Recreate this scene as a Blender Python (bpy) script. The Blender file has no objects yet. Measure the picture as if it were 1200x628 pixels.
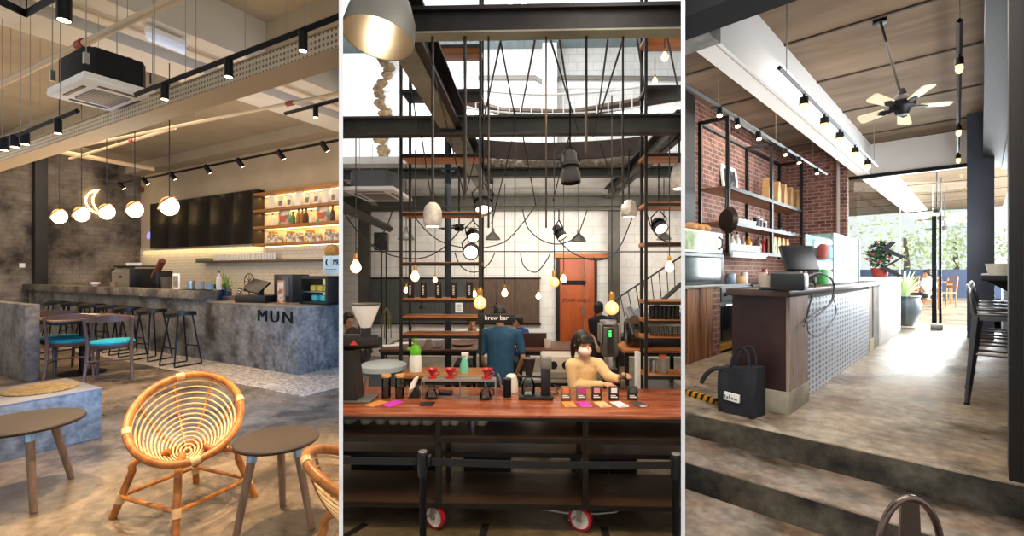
import bpy, bmesh, math, random
from mathutils import Vector, Matrix
random.seed(7)
R = math.radians
SC = bpy.context.scene
COL = SC.collection
# ---------------------------------------------------------------- camera, world, exposure
FPX, HOR, CXP = 550.0, 318.0, 600.0
cam_d = bpy.data.cameras.new('camera'); cam = bpy.data.objects.new('camera', cam_d); COL.objects.link(cam)
cam_d.sensor_fit = 'HORIZONTAL'; cam_d.sensor_width = 36; cam_d.lens = 36 * FPX / 1200
cam_d.shift_y = 4 / 1200; cam_d.clip_start = 0.05; cam_d.clip_end = 300
cam.location = (0, 0, 0); cam.rotation_euler = (R(90), 0, 0)
SC.camera = cam
w = bpy.data.worlds.new('daylight'); SC.world = w; w.use_nodes = True
WN = w.node_tree.nodes['Background']; WN.inputs[0].default_value = (0.98, 0.99, 1.0, 1); WN.inputs[1].default_value = 1.15
SC.view_settings.view_transform = 'Standard'; SC.view_settings.look = 'None'
SC.view_settings.exposure = 0.0; SC.view_settings.gamma = 1; SC.view_settings.use_curve_mapping = False
SC.cycles.sample_clamp_indirect = 4.0
SC.cycles.max_bounces = 8; SC.cycles.transparent_max_bounces = 24

# ---------------------------------------------------------------- rooms
class Room:
    def __init__(s, deg, h):
        s.t = R(deg); s.h = h; s.clips = []
        s.m = Matrix.Translation((0, 0, -h)) @ Matrix.Rotation(-s.t, 4, 'Z')
    def ray(s, px, py):
        X = (px - CXP) / FPX; c, n = math.cos(s.t), math.sin(s.t)
        return X * c - n, X * n + c, (HOR - py) / FPX
    def z(s, px, py, z):
        a, b, c = s.ray(px, py); k = (z - s.h) / c; return Vector((a * k, b * k, z))
    def ly(s, px, py, y):
        a, b, c = s.ray(px, py); k = y / b; return Vector((a * k, y, c * k + s.h))
    def lx(s, px, py, x):
        a, b, c = s.ray(px, py); k = x / a; return Vector((x, b * k, c * k + s.h))
    def d(s, px, py, k):
        a, b, c = s.ray(px, py); return Vector((a * k, b * k, c * k + s.h))
    def depth(s, v):
        return -v[0] * math.sin(s.t) + v[1] * math.cos(s.t)
A = Room(29.3, 1.37); B = Room(1.9, 2.1); C = Room(45, 1.10)
PT = 0.0085; SL = 200.5 / 550
_n = Vector((1, SL, 0)).normalized()          # partition between A and B: X = -SL*Y
_p = Vector((1, -SL, 0)).normalized()         # partition between B and C: X = SL*Y
A.clips = [(_n * -PT, _n)]
B.clips = [(_n * PT, -_n), (_p * -PT, _p)]
C.clips = [(_p * PT, -_p)]
RM = A
def room(r):
    global RM; RM = r

# ---------------------------------------------------------------- materials
def lin(h):
    if not isinstance(h, str): return tuple(h) + ((1,) if len(h) == 3 else ())
    h = h.lstrip('#'); o = []
    for i in (0, 2, 4):
        v = int(h[i:i + 2], 16) / 255
        o.append(v / 12.92 if v <= .04045 else ((v + .055) / 1.055) ** 2.4)
    return tuple(o) + (1,)
MATS = {}
def mat(name, col, rough=.5, metal=0., c2=None, scale=3., detail=6., lo=.35, hi=.65, st=(1, 1, 1), bump=0., bscale=None,
        emit=0., ecol=None, trans=0., ior=1.45, c3=None, scale3=1., spec=None, brick=None, wave=None, dots=None, rnoise=0., nosamp=False, brickbump=0.):
    if name in MATS: return MATS[name]
    m = bpy.data.materials.new(name); m.use_nodes = True; nt = m.node_tree; N = nt.nodes; L = nt.links
    b = N['Principled BSDF']; MATS[name] = m
    b.inputs['Base Color'].default_value = lin(col); b.inputs['Roughness'].default_value = rough
    b.inputs['Metallic'].default_value = metal; b.inputs['IOR'].default_value = ior
    if spec is not None: b.inputs['Specular IOR Level'].default_value = spec
    if trans: b.inputs['Transmission Weight'].default_value = trans
    if emit:
        b.inputs['Emission Color'].default_value = lin(ecol or col); b.inputs['Emission Strength'].default_value = emit
    if nosamp: m.cycles.emission_sampling = 'NONE'
    if not (c2 or brick or dots or bump or wave): return m
    tc = N.new('ShaderNodeTexCoord'); mp = N.new('ShaderNodeMapping'); L.new(tc.outputs['Object'], mp.inputs[0])
    mp.inputs['Scale'].default_value = st
    def noise(sc, vec=mp, det=detail):
        n = N.new('ShaderNodeTexNoise'); n.inputs['Scale'].default_value = sc; n.inputs['Detail'].default_value = det
        n.inputs['Roughness'].default_value = .62
        L.new(vec.outputs[0], n.inputs['Vector']); return n
    def ramp(src, a, c, c_a, c_b):
        r = N.new('ShaderNodeValToRGB'); r.color_ramp.elements[0].position = a; r.color_ramp.elements[1].position = c
        r.color_ramp.elements[0].color = c_a; r.color_ramp.elements[1].color = c_b
        L.new(src, r.inputs[0]); return r
    cur = None
    if c2:
        n = noise(scale); cur = ramp(n.outputs[0], lo, hi, lin(col), lin(c2)).outputs[0]
    if c3:
        n3 = noise(scale3); r3 = ramp(n3.outputs[0], .45, .7, (0, 0, 0, 1), (1, 1, 1, 1))
        mx = N.new('ShaderNodeMixRGB'); L.new(r3.outputs[0], mx.inputs[0])
        L.new(cur, mx.inputs[1]); mx.inputs[2].default_value = lin(c3); cur = mx.outputs[0]
    if c2 and detail >= 9 and not brick:
        nf = noise(scale * 7); rf = ramp(nf.outputs[0], .36, .64, (.62, .62, .62, 1), (1.18, 1.18, 1.18, 1))
        mf = N.new('ShaderNodeMixRGB'); mf.blend_type = 'MULTIPLY'; mf.inputs[0].default_value = 1; L.new(cur, mf.inputs[1]); L.new(rf.outputs[0], mf.inputs[2]); cur = mf.outputs[0]
    hgt = None
    if brick:    # (axis, width, height, mortar colour, mortar size)
        ax, bw, bh, mc, ms = brick
        sp = N.new('ShaderNodeSeparateXYZ'); L.new(tc.outputs['Object'], sp.inputs[0])
        cb = N.new('ShaderNodeCombineXYZ')
        L.new(sp.outputs[ax[0].upper()], cb.inputs[0]); L.new(sp.outputs[ax[1].upper()], cb.inputs[1])
        bt = N.new('ShaderNodeTexBrick'); L.new(cb.outputs[0], bt.inputs['Vector'])
        bt.inputs['Scale'].default_value = 1; bt.inputs['Brick Width'].default_value = bw; bt.inputs['Row Height'].default_value = bh
        bt.inputs['Mortar Size'].default_value = ms; bt.inputs['Mortar Smooth'].default_value = .2
        bt.inputs['Mortar'].default_value = lin(mc); bt.inputs['Bias'].default_value = 0
        if cur is not None:
            L.new(cur, bt.inputs['Color1'])
            n4 = noise(scale * 2.3); L.new(ramp(n4.outputs[0], lo, hi, lin(c2), lin(col)).outputs[0], bt.inputs['Color2'])
        else:
            bt.inputs['Color1'].default_value = lin(col); bt.inputs['Color2'].default_value = lin(col)
        plain = cur; cur = bt.outputs['Color']; hgt = bt.outputs['Fac']
        if brickbump:
            mb_ = N.new('ShaderNodeMixRGB'); mb_.inputs[0].default_value = brickbump; L.new(plain, mb_.inputs[1]); L.new(cur, mb_.inputs[2]); cur = mb_.outputs[0]
    if dots:     # (axis pair, spacing, radius share, colour)
        ax, sp_, rad, dc = dots; sps = sp_ if isinstance(sp_, tuple) else (sp_, sp_)
        sp = N.new('ShaderNodeSeparateXYZ'); L.new(tc.outputs['Object'], sp.inputs[0])
        hs = []
        for a, s1 in zip(ax, sps):
            q = N.new('ShaderNodeMath'); q.operation = 'PINGPONG'; L.new(sp.outputs[a.upper()], q.inputs[0]); q.inputs[1].default_value = s1 / 2
            qd = N.new('ShaderNodeMath'); qd.operation = 'DIVIDE'; L.new(q.outputs[0], qd.inputs[0]); qd.inputs[1].default_value = s1
            q2 = N.new('ShaderNodeMath'); q2.operation = 'POWER'; L.new(qd.outputs[0], q2.inputs[0]); q2.inputs[1].default_value = 2
            hs.append(q2)
        ad = N.new('ShaderNodeMath'); ad.operation = 'ADD'; L.new(hs[0].outputs[0], ad.inputs[0]); L.new(hs[1].outputs[0], ad.inputs[1])
        lt = N.new('ShaderNodeMath'); lt.operation = 'LESS_THAN'; L.new(ad.outputs[0], lt.inputs[0]); lt.inputs[1].default_value = rad ** 2
        mx = N.new('ShaderNodeMixRGB'); L.new(lt.outputs[0], mx.inputs[0])
        if cur is not None: L.new(cur, mx.inputs[1])
        else: mx.inputs[1].default_value = lin(col)
        mx.inputs[2].default_value = lin(dc); cur = mx.outputs[0]
    if cur is not None: L.new(cur, b.inputs['Base Color'])
    if rnoise:
        nr = noise(scale * .7); mr = N.new('ShaderNodeMapRange'); L.new(nr.outputs[0], mr.inputs[0])
        mr.inputs[1].default_value = .3; mr.inputs[2].default_value = .7
        mr.inputs[3].default_value = max(.03, rough - rnoise); mr.inputs[4].default_value = min(1, rough + rnoise); L.new(mr.outputs[0], b.inputs['Roughness'])
    if bump:
        bp = N.new('ShaderNodeBump'); bp.inputs['Strength'].default_value = bump; bp.inputs['Distance'].default_value = .02
        if hgt is not None:
            iv = N.new('ShaderNodeMath'); iv.operation = 'SUBTRACT'; iv.inputs[0].default_value = 1; L.new(hgt, iv.inputs[1]); L.new(iv.outputs[0], bp.inputs['Height'])
        else:
            nb = noise(bscale or scale * 4); L.new(nb.outputs[0], bp.inputs['Height'])
        L.new(bp.outputs[0], b.inputs['Normal'])
    return m
def pane_mat(name, tint, refl=1.):
    if name in MATS: return MATS[name]
    m = bpy.data.materials.new(name); m.use_nodes = True; nt = m.node_tree; N = nt.nodes; L = nt.links; MATS[name] = m
    N.remove(N['Principled BSDF']); o = N['Material Output']
    t = N.new('ShaderNodeBsdfTransparent'); t.inputs[0].default_value = lin(tint)
    g = N.new('ShaderNodeBsdfGlossy'); g.inputs['Roughness'].default_value = .02
    f = N.new('ShaderNodeFresnel'); f.inputs[0].default_value = 1.45
    mx = N.new('ShaderNodeMixShader'); ml = N.new('ShaderNodeMath'); ml.operation = 'MULTIPLY'; L.new(f.outputs[0], ml.inputs[0]); ml.inputs[1].default_value = refl
    L.new(ml.outputs[0], mx.inputs[0]); L.new(t.outputs[0], mx.inputs[1]); L.new(g.outputs[0], mx.inputs[2])
    L.new(mx.outputs[0], o.inputs[0]); return m

# ---------------------------------------------------------------- mesh builder
class MB:
    def __init__(s): s.bm = bmesh.new()
    def box(s, x0, x1, y0, y1, z0, z1, bev=0., m=None, seg=2):
        r = bmesh.ops.create_cube(s.bm, size=1.)['verts']
        for v in r:
            v.co = Vector((x0 + (v.co.x + .5) * (x1 - x0), y0 + (v.co.y + .5) * (y1 - y0), z0 + (v.co.z + .5) * (z1 - z0)))
        if bev:
            es = list({e for v in r for e in v.link_edges}); before = set(s.bm.verts) - set(r)
            bmesh.ops.bevel(s.bm, geom=es, offset=bev, segments=seg, profile=.5, affect='EDGES', clamp_overlap=True)
            r = [v for v in s.bm.verts if v not in before]
        if m is not None:
            for v in r: v.co = m @ v.co
        return s
    def ring(s, c, ax, r, n, ref=None):
        ax = Vector(ax).normalized()
        if ref is None: ref = Vector((0, 0, 1)) if abs(ax.z) < .9 else Vector((1, 0, 0))
        u = ref.cross(ax).normalized(); v = ax.cross(u)
        rx, ry = (r, r) if not isinstance(r, tuple) else r
        return [s.bm.verts.new(Vector(c) + u * (rx * math.cos(2 * math.pi * i / n)) + v * (ry * math.sin(2 * math.pi * i / n))) for i in range(n)], v
    def skin(s, a, b):
        n = len(a)
        for i in range(n): s.bm.faces.new((a[i], a[(i + 1) % n], b[(i + 1) % n], b[i]))
    def cyl(s, p0, p1, r0, r1=None, n=12, caps=True):
        p0, p1 = Vector(p0), Vector(p1); r1 = r0 if r1 is None else r1
        a, ref = s.ring(p0, p1 - p0, r0, n); b, _ = s.ring(p1, p1 - p0, r1, n)
        s.skin(a, b)
        if caps: s.bm.faces.new(a[::-1]); s.bm.faces.new(b)
        return s
    def tube(s, pts, r, n=8, closed=False):
        pts = [Vector(p) for p in pts]; k = len(pts); rs = r if isinstance(r, (list, tuple)) else [r] * k
        rings = []; ref = None
        for i in range(k):
            if closed: t = pts[(i + 1) % k] - pts[i - 1]
            else: t = pts[min(i + 1, k - 1)] - pts[max(i - 1, 0)]
            if t.length < 1e-7: t = Vector((0, 0, 1))
            t.normalize()
            if ref is None or abs(ref.dot(t)) > .98: ref = Vector((0, 0, 1)) if abs(t.z) < .9 else Vector((1, 0, 0))
            u = ref.cross(t).normalized(); v = t.cross(u).normalized(); ref = v
            rings.append([s.bm.verts.new(pts[i] + u * (rs[i] * math.cos(2 * math.pi * j / n)) + v * (rs[i] * math.sin(2 * math.pi * j / n))) for j in range(n)])
        for i in range(k - 1): s.skin(rings[i], rings[i + 1])
        if closed:
            a, b = rings[-1], rings[0]
            o = min(range(n), key=lambda q: (a[0].co - b[q].co).length); s.skin(a, b[o:] + b[:o])
        else: s.bm.faces.new(rings[0][::-1]); s.bm.faces.new(rings[-1])
        return s
    def lathe(s, prof, c=(0, 0, 0), n=20, m=None):
        c = Vector(c); prev = None; new = []
        for (r, z) in prof:
            if r < 1e-6:
                v = s.bm.verts.new((0, 0, z)); cur = [v]; new.append(v)
            else:
                cur = [s.bm.verts.new((r * math.cos(2 * math.pi * i / n), r * math.sin(2 * math.pi * i / n), z)) for i in range(n)]; new += cur
            if prev is not None:
                if len(prev) == 1 and len(cur) > 1:
                    for i in range(n): s.bm.faces.new((prev[0], cur[(i + 1) % n], cur[i]))
                elif len(cur) == 1 and len(prev) > 1:
                    for i in range(n): s.bm.faces.new((prev[i], prev[(i + 1) % n], cur[0]))
                elif len(cur) > 1: s.skin(prev, cur)
            prev = cur
        for v in new:
            if m is not None: v.co = m @ v.co
            v.co += c
        return s
    def prism(s, poly, ax, t0, t1, m=None):
        def P(a, b, t): return {'z': (a, b, t), 'y': (a, t, b), 'x': (t, a, b)}[ax]
        a = [s.bm.verts.new(P(p[0], p[1], t0)) for p in poly]; b = [s.bm.verts.new(P(p[0], p[1], t1)) for p in poly]
        s.skin(a, b); s.bm.faces.new(a[::-1]); s.bm.faces.new(b)
        if m is not None:
            for v in a + b: v.co = m @ v.co
        return s
    def ball(s, c, r, sc=(1, 1, 1), u=16, v=10, m=None):
        q = bmesh.ops.create_uvsphere(s.bm, u_segments=u, v_segments=v, radius=r)['verts']
        for x in q:
            x.co = Vector((x.co.x * sc[0], x.co.y * sc[1], x.co.z * sc[2]))
            if m is not None: x.co = m @ x.co
            x.co += Vector(c)
        return s
    def limb(s, pts, rs, n=10):
        pts = [Vector(p) for p in pts]
        for i in range(len(pts)):
            s.ball(pts[i], rs[i], u=n, v=8)
            if i: s.cyl(pts[i - 1], pts[i], rs[i - 1], rs[i], n)
        return s
    def xf(s, m):
        for v in s.bm.verts: v.co = m @ v.co
        return s
    def build(s, name, m, parent=None, loc=None, rz=0., clip=True, flat=False):
        mw = Matrix.Identity(4)
        if parent is not None:
            q = parent; ch = []
            while q is not None: ch.append(Matrix.LocRotScale(q.location, q.rotation_euler, q.scale)); q = q.parent
            for c in ch[::-1]: mw = mw @ c
        elif loc is not None: mw = RM.m @ Matrix.Translation(Vector(loc)) @ Matrix.Rotation(rz, 4, 'Z')
        else: mw = RM.m.copy()
        bm = s.bm
        bmesh.ops.recalc_face_normals(bm, faces=bm.faces)
        if clip:
            iv = mw.inverted()
            for (co, no) in RM.clips:
                lc = iv @ co; ln = (iv.to_3x3() @ no).normalized()
                if any((v.co - lc).dot(ln) > 1e-4 for v in bm.verts):
                    g = bmesh.ops.bisect_plane(bm, geom=bm.verts[:] + bm.edges[:] + bm.faces[:], plane_co=lc, plane_no=ln, clear_outer=True)
                    es = [e for e in g['geom_cut'] if isinstance(e, bmesh.types.BMEdge)]
                    try: bmesh.ops.holes_fill(bm, edges=es, sides=0)
                    except Exception: pass
        if len(bm.verts) == 0: bm.free(); return None
        me = bpy.data.meshes.new(name); bm.to_mesh(me); bm.free()
        if not flat:
            me.polygons.foreach_set('use_smooth', [True] * len(me.polygons)); me.set_sharp_from_angle(angle=R(38))
        o = bpy.data.objects.new(name, me); COL.objects.link(o)
        ms = m if isinstance(m, (list, tuple)) else [m]
        for q in ms: me.materials.append(q)
        if parent is not None: o.parent = parent
        else: o.matrix_world = mw
        return o
def tag(o, label, cat, group=None, kind=None):
    if o is None: return o
    if label: o['label'] = label
    if cat: o['category'] = cat
    if group: o['group'] = group
    if kind: o['kind'] = kind
    return o
def thing(name, label, cat, loc, rz=0., group=None):
    o = bpy.data.objects.new(name, None); COL.objects.link(o); o.empty_display_size = .1
    o.matrix_world = RM.m @ Matrix.Translation(Vector(loc)) @ Matrix.Rotation(rz, 4, 'Z')
    return tag(o, label, cat, group)
def solo(mb, name, m, label, cat, loc=(0, 0, 0), rz=0., group=None):
    return tag(mb.build(name, m, None, loc, rz), label, cat, group)
def struct(mb, name, m): return tag(mb.build(name, m, None, (0, 0, 0)), None, None, None, 'structure')
def dup(root, loc, rz=0., label=None, group=None):
    r = root.copy(); COL.objects.link(r)
    r.matrix_world = RM.m @ Matrix.Translation(Vector(loc)) @ Matrix.Rotation(rz, 4, 'Z')
    if label: r['label'] = label
    if group: r['group'] = group
    for ch in list(root.children):
        c = ch.copy(); COL.objects.link(c); c.parent = r
        for g in list(ch.children):
            d = g.copy(); COL.objects.link(d); d.parent = c
    return r
def text_mb(txt, size, depth=.004, align='CENTER', extra=.0):
    cu = bpy.data.curves.new('t', 'FONT'); cu.body = txt; cu.size = size; cu.extrude = depth; cu.align_x = align; cu.align_y = 'CENTER'
    cu.space_character = 1 + extra; cu.resolution_u = 3
    o = bpy.data.objects.new('t', cu); COL.objects.link(o)
    dg = bpy.context.evaluated_depsgraph_get(); me = bpy.data.meshes.new_from_object(o.evaluated_get(dg))
    b = MB(); b.bm.from_mesh(me); bpy.data.objects.remove(o); bpy.data.curves.remove(cu); bpy.data.meshes.remove(me)
    b.xf(Matrix.Rotation(R(90), 4, 'X')); return b      # stands upright in XZ, read from -Y
def fuse(mb, voxel, smooth=4):
    """joins overlapping pieces into one continuous skin"""
    me = bpy.data.meshes.new('f'); bmesh.ops.recalc_face_normals(mb.bm, faces=mb.bm.faces); mb.bm.to_mesh(me); mb.bm.free()
    o = bpy.data.objects.new('f', me); COL.objects.link(o)
    q = o.modifiers.new('r', 'REMESH'); q.mode = 'VOXEL'; q.voxel_size = voxel; q.use_smooth_shade = True
    q = o.modifiers.new('s', 'SMOOTH'); q.factor = .5; q.iterations = smooth
    dg = bpy.context.evaluated_depsgraph_get(); m2 = bpy.data.meshes.new_from_object(o.evaluated_get(dg))
    b = MB(); b.bm.from_mesh(m2); bpy.data.objects.remove(o); bpy.data.meshes.remove(me); bpy.data.meshes.remove(m2); return b
def lamp(kind, loc, energy, col=(1, 1, 1), target=None, size=.1, sy=None, angle=60, blend=.5, parent=None, name='lamp', spread=None):
    d = bpy.data.lights.new(name, kind); d.energy = energy; d.color = lin(col)[:3] if isinstance(col, str) else col
    if kind == 'AREA':
        d.size = size
        if sy: d.shape = 'RECTANGLE'; d.size_y = sy
        if spread: d.spread = R(spread)
    elif kind == 'SPOT': d.spot_size = R(angle); d.spot_blend = blend; d.shadow_soft_size = size
    else: d.shadow_soft_size = size
    o = bpy.data.objects.new(name, d); COL.objects.link(o)
    p = RM.m @ Vector(loc); o.location = p
    if target is not None:
        dr = (RM.m @ Vector(target)) - p; o.rotation_euler = dr.to_track_quat('-Z', 'Y').to_euler()
    return o
def face_cam(loc):
    """turn about z that points a thing's -Y at the camera, in the current room"""
    return math.atan2(-loc[0], loc[1]) * 1.0
def circ(n, r, c=(0, 0), a0=0.): return [(c[0] + r * math.cos(a0 + 2 * math.pi * i / n), c[1] + r * math.sin(a0 + 2 * math.pi * i / n)) for i in range(n)]
ORD = ['first', 'second', 'third', 'fourth', 'fifth', 'sixth', 'seventh', 'eighth', 'ninth', 'tenth', 'eleventh', 'twelfth', 'thirteenth', 'fourteenth', 'fifteenth', 'sixteenth', 'seventeenth', 'eighteenth', 'nineteenth', 'twentieth']
def bez(p0, p1, p2, p3, n=12):
    o = []
    for i in range(n + 1):
        t = i / n; o.append(Vector(p0) * (1 - t) ** 3 + Vector(p1) * 3 * t * (1 - t) ** 2 + Vector(p2) * 3 * t * t * (1 - t) + Vector(p3) * t ** 3)
    return o
def sag(p0, p1, dz, n=14):
    p0, p1 = Vector(p0), Vector(p1)
    return [p0.lerp(p1, i / n) - Vector((0, 0, dz * 4 * (i / n) * (1 - i / n))) for i in range(n + 1)]

# ---------------------------------------------------------------- shared materials
black = mat('black_metal', '#17181a', .45, .6)
blackp = mat('black_plastic', '#101112', .4)
steel = mat('brushed_steel', '#b9bcbf', .28, 1.)
galv = mat('galvanised_steel', '#a7a6a0', .4, .9)
white_paint = mat('white_paint', '#eeece7', .6)
wire_m = mat('wire', '#2a2a2b', .6)
brass = mat('brass', '#b98a45', .3, 1.)
glass = mat('clear_glass', '#ffffff', .02, trans=1.)
thin_glass = pane_mat('thin_glass', '#f3f7f6')
bulb_m = mat('warm_bulb', '#ffd9a0', .3, emit=9., ecol='#ffc47a')
spot_face = mat('spot_face', '#fff2da', .3, emit=10., ecol='#ffe6bd')

# ---------------------------------------------------------------- partitions between the three rooms and the forecourt
part_m = mat('white_partition', '#fbfbfb', .7)
class _I:                    # world-aligned frame
    m = Matrix.Identity(4); clips = []
RM = _I
for sgn, nm in ((-1, 'wall_left'), (1, 'wall_right')):
    b = MB(); d = Vector((sgn * SL, 1, 0)); q = Vector((1, -sgn * SL, 0)).normalized() * PT * .93
    p0, p1 = d * 1.9, d * 24
    pts = [(p0 - q)[:2], (p0 + q)[:2], (p1 + q)[:2], (p1 - q)[:2]]
    b.prism(pts, 'z', -2.45, 8.2); struct(b, nm + '_partition', part_m)
b = MB(); b.box(-16, -.62, -5, 1.55, 2.85, 3.0); struct(b, 'sky_blocker_slab', mat('blocker_slab_grey', '#6f675c', .8))  # unseen slab added to keep sky light off the left room's front floor
b = MB(); b.box(-16, 16, -7, 26, -2.6, -2.46); struct(b, 'floor_slab', mat('outer_concrete', '#8a857c', .8, c2='#757068', scale=1.2))
# =============================================================== LEFT ROOM: stone counter cafe
room(A)
# lights of the left room, with added area fills
lamp('AREA', (-3.28, 2.06, 1.15), 70, '#6fb2ff', (-6.2, 2.95, .75), .9, .9, name='window_daylight', spread=130)  # blue area fill added in the room; the window it suggests is assumed
lamp('AREA', (-9.5, 2.6, 3.55), 200, '#ffe4c2', (-9.5, 2.6, 0), 6.0, 3.0, name='room_fill')  # large hidden area fill, not a fitting of the room
lamp('AREA', (-4.3, 1.2, 3.6), 3, '#ffe4c2', (-4.3, 1.2, 0), 2.5, 2.5, name='front_room_fill')  # weak overhead fill added for the front of the room
lamp('AREA', (-8.5, 3.0, 1.75), 75, '#ffe0b8', (-8.5, 3.2, 4.3), 7.0, 3.5, name='ceiling_fill')  # hidden fill added below to light the ceiling evenly
lamp('AREA', (-13.2, 4.2, 3.3), 45, '#ffe6c8', (-15.2, 4.6, 1.8), .6, 3.5, name='raw_wall_fill')  # fill added to brighten the dark left wall
for lx_, ly_, e_ in ((-2.33, 1.62, 190), (-3.97, .98, 190), (-3.0, 1.62, 170), (-5.3, 2.4, 90), (-7.4, 2.2, 80), (-6.3, 2.9, 80)): lamp('SPOT', (lx_, ly_, 2.45), e_ * 1.5, '#ffdfb5', (lx_ + .02, ly_ + .03, 0), .03, angle=66, blend=.6, name='spot_light')
LY0, CX0, WB, LW = 4.012, -5.470, 6.25, -15.19
a_floor = mat('warm_screed', '#8a7864', .32, c2='#453b30', scale=2.2, detail=14, lo=.40, hi=.60, c3='#8f7d67', scale3=1.3, rnoise=.14)
a_wall = mat('tan_plaster', '#bfae94', .85, c2='#b09e82', scale=.8)
a_ceil = mat('tan_ceiling', '#b5a78f', .85, c2='#a3947c', scale=.7)
a_beam = mat('pale_beam', '#d8d2c4', .8, c2='#cac2b0', scale=.9)
a_dark = mat('dark_raw_wall', '#6b6155', .8, c2='#26221f', scale=1.6, detail=12, lo=.43, hi=.58, c3='#9c9183', scale3=1.1, brick=('yz', .3, .1, '#3a342e', .008), bump=.35, brickbump=.35)
conc = mat('cloudy_concrete', '#7f7b74', .5, c2='#3f3b37', scale=2.6, detail=12, lo=.40, hi=.60, c3='#918d85', scale3=2.2, rnoise=.14)
conc_top = mat('smooth_concrete_top', '#8b8175', .4, c2='#75695c', scale=2.5, detail=8)
tile_pat = mat('patterned_floor_tile', '#cdbfae', .4, c2='#7d7265', scale=14, detail=3, lo=.46, hi=.54, brick=('xy', .2, .2, '#9c9080', .003))
wtile = mat('white_glazed_tile', '#e4dac6', .25, brick=('xz', .15, .075, '#c2b49b', .005), c2='#d8cdb7', scale=5, bump=.15)
b = MB(); b.box(-19, 3, .2, 8, -.25, 0)
A.clips.append((Vector((0, 2.0, 0)), Vector((0, -1, 0)))); struct(b, 'floor', a_floor); A.clips.pop()
b = MB(); b.box(-15.1, CX0, 3.36, LY0 + .05, 0, .004); b.box(CX0 - .05, -4.5, 3.36, 6.2, 0, .0042); struct(b, 'floor_tiles', tile_pat)
b = MB(); b.box(-15.4, -2, WB, WB + .2, 0, 4.2); struct(b, 'wall_back', a_wall)
b = MB(); b.box(-15.18, -2.5, WB - .02, WB, .8, 1.99); struct(b, 'trim_backsplash', wtile)
b = MB(); b.box(LW - .2, LW, -1, WB, 0, 4.2); struct(b, 'wall_left', a_dark)
b = MB(); b.box(LW, LW + .22, 4.08, 4.3, 0, 4.2); struct(b, 'trim_column', mat('dark_column', '#1d1a17', .5, c2='#0f0d0c', scale=2))
b = MB(); b.box(-19, 3, .3, 8, 4.2, 4.4)
A.clips.append((Vector((0, 1.6, 0)), Vector((0, -1, 0)))); struct(b, 'ceiling', a_ceil)
xb1 = A.z(311, 76, 3.72)[0]; yb = A.z(311, 76, 3.72)[1]; xb2 = A.z(397, 140, 3.72)[0]
for n, x in (('beam', xb1), ('beam', xb2)):
    b = MB(); b.box(x - .55, x, .3, 8, 3.72, 4.2); struct(b, 'ceiling_beam', a_beam)
A.clips.pop()
b = MB(); b.box(-15.2, xb1 + 2.5, yb, yb + .3, 3.86, 4.2); struct(b, 'ceiling_crossbeam', a_ceil)
b = MB(); b.box(-15.2, -2, WB - .35, WB, 3.98, 4.2); struct(b, 'ceiling_soffit', a_ceil)
# --- counter
bar_x = A.ly(242, 342, LY0)[0]
t = thing('service_counter', 'grey concrete service counter with stepped up bar ledge and black letters', 'counter', (CX0, LY0, 0))
def lc(x0, x1, y0, y1, z0, z1): return (x0 - CX0, x1 - CX0, y0 - LY0, y1 - LY0, z0, z1)
b = MB(); b.box(*lc(bar_x, CX0, LY0, LY0 + .7, 0, .885), bev=.006); b.box(*lc(CX0 - .62, CX0, LY0 + .7, LY0 + 1.7, 0, .885))
b.build('low_block', conc, t)
b = MB(); b.box(*lc(bar_x - .04, CX0 + .004, LY0 - .004, LY0 + .74, .885, .905), bev=.004); b.box(*lc(CX0 - .64, CX0 + .004, LY0 + .74, LY0 + 1.7, .885, .905)); b.build('counter_top', conc_top, t)
b = MB(); b.box(*lc(-15.1, bar_x, LY0, LY0 + .15, 0, .94)); b.build('bar_wall', conc, t)
b = MB(); b.box(*lc(-15.15, bar_x + .003, LY0 - .1, LY0 + .17, .94, 1.075), bev=.008); b.build('bar_ledge', mat('ledge_concrete', '#85796a', .5, c2='#544b40', scale=2.4, lo=.42, hi=.58, detail=9), t)
p0, p1 = A.ly(303, 371, LY0), A.ly(343, 372, LY0)
b = text_mb('MUN', .225, .008, 'CENTER', .25)
w_ = max(v.co.x for v in b.bm.verts) - min(v.co.x for v in b.bm.verts)
b.xf(Matrix.Translation((p0[0] * .5 + p1[0] * .5 - CX0, -.008, (p0[2] + p1[2]) / 2)) @ Matrix.Diagonal(((p1[0] - p0[0]) / w_, 1, 1, 1)))
o = b.build('lettering', black, t); o['label'] = 'black raised letters reading MUN'
b = MB(); b.box(-14.5, bar_x - .15, 4.45, 5.05, 0, .93, bev=.01); b.box(-14.5, bar_x - .15, 4.43, 5.07, .93, .96)
solo(b, 'work_counter', conc_top, 'low work counter hidden behind the raised concrete bar', 'counter')
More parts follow.
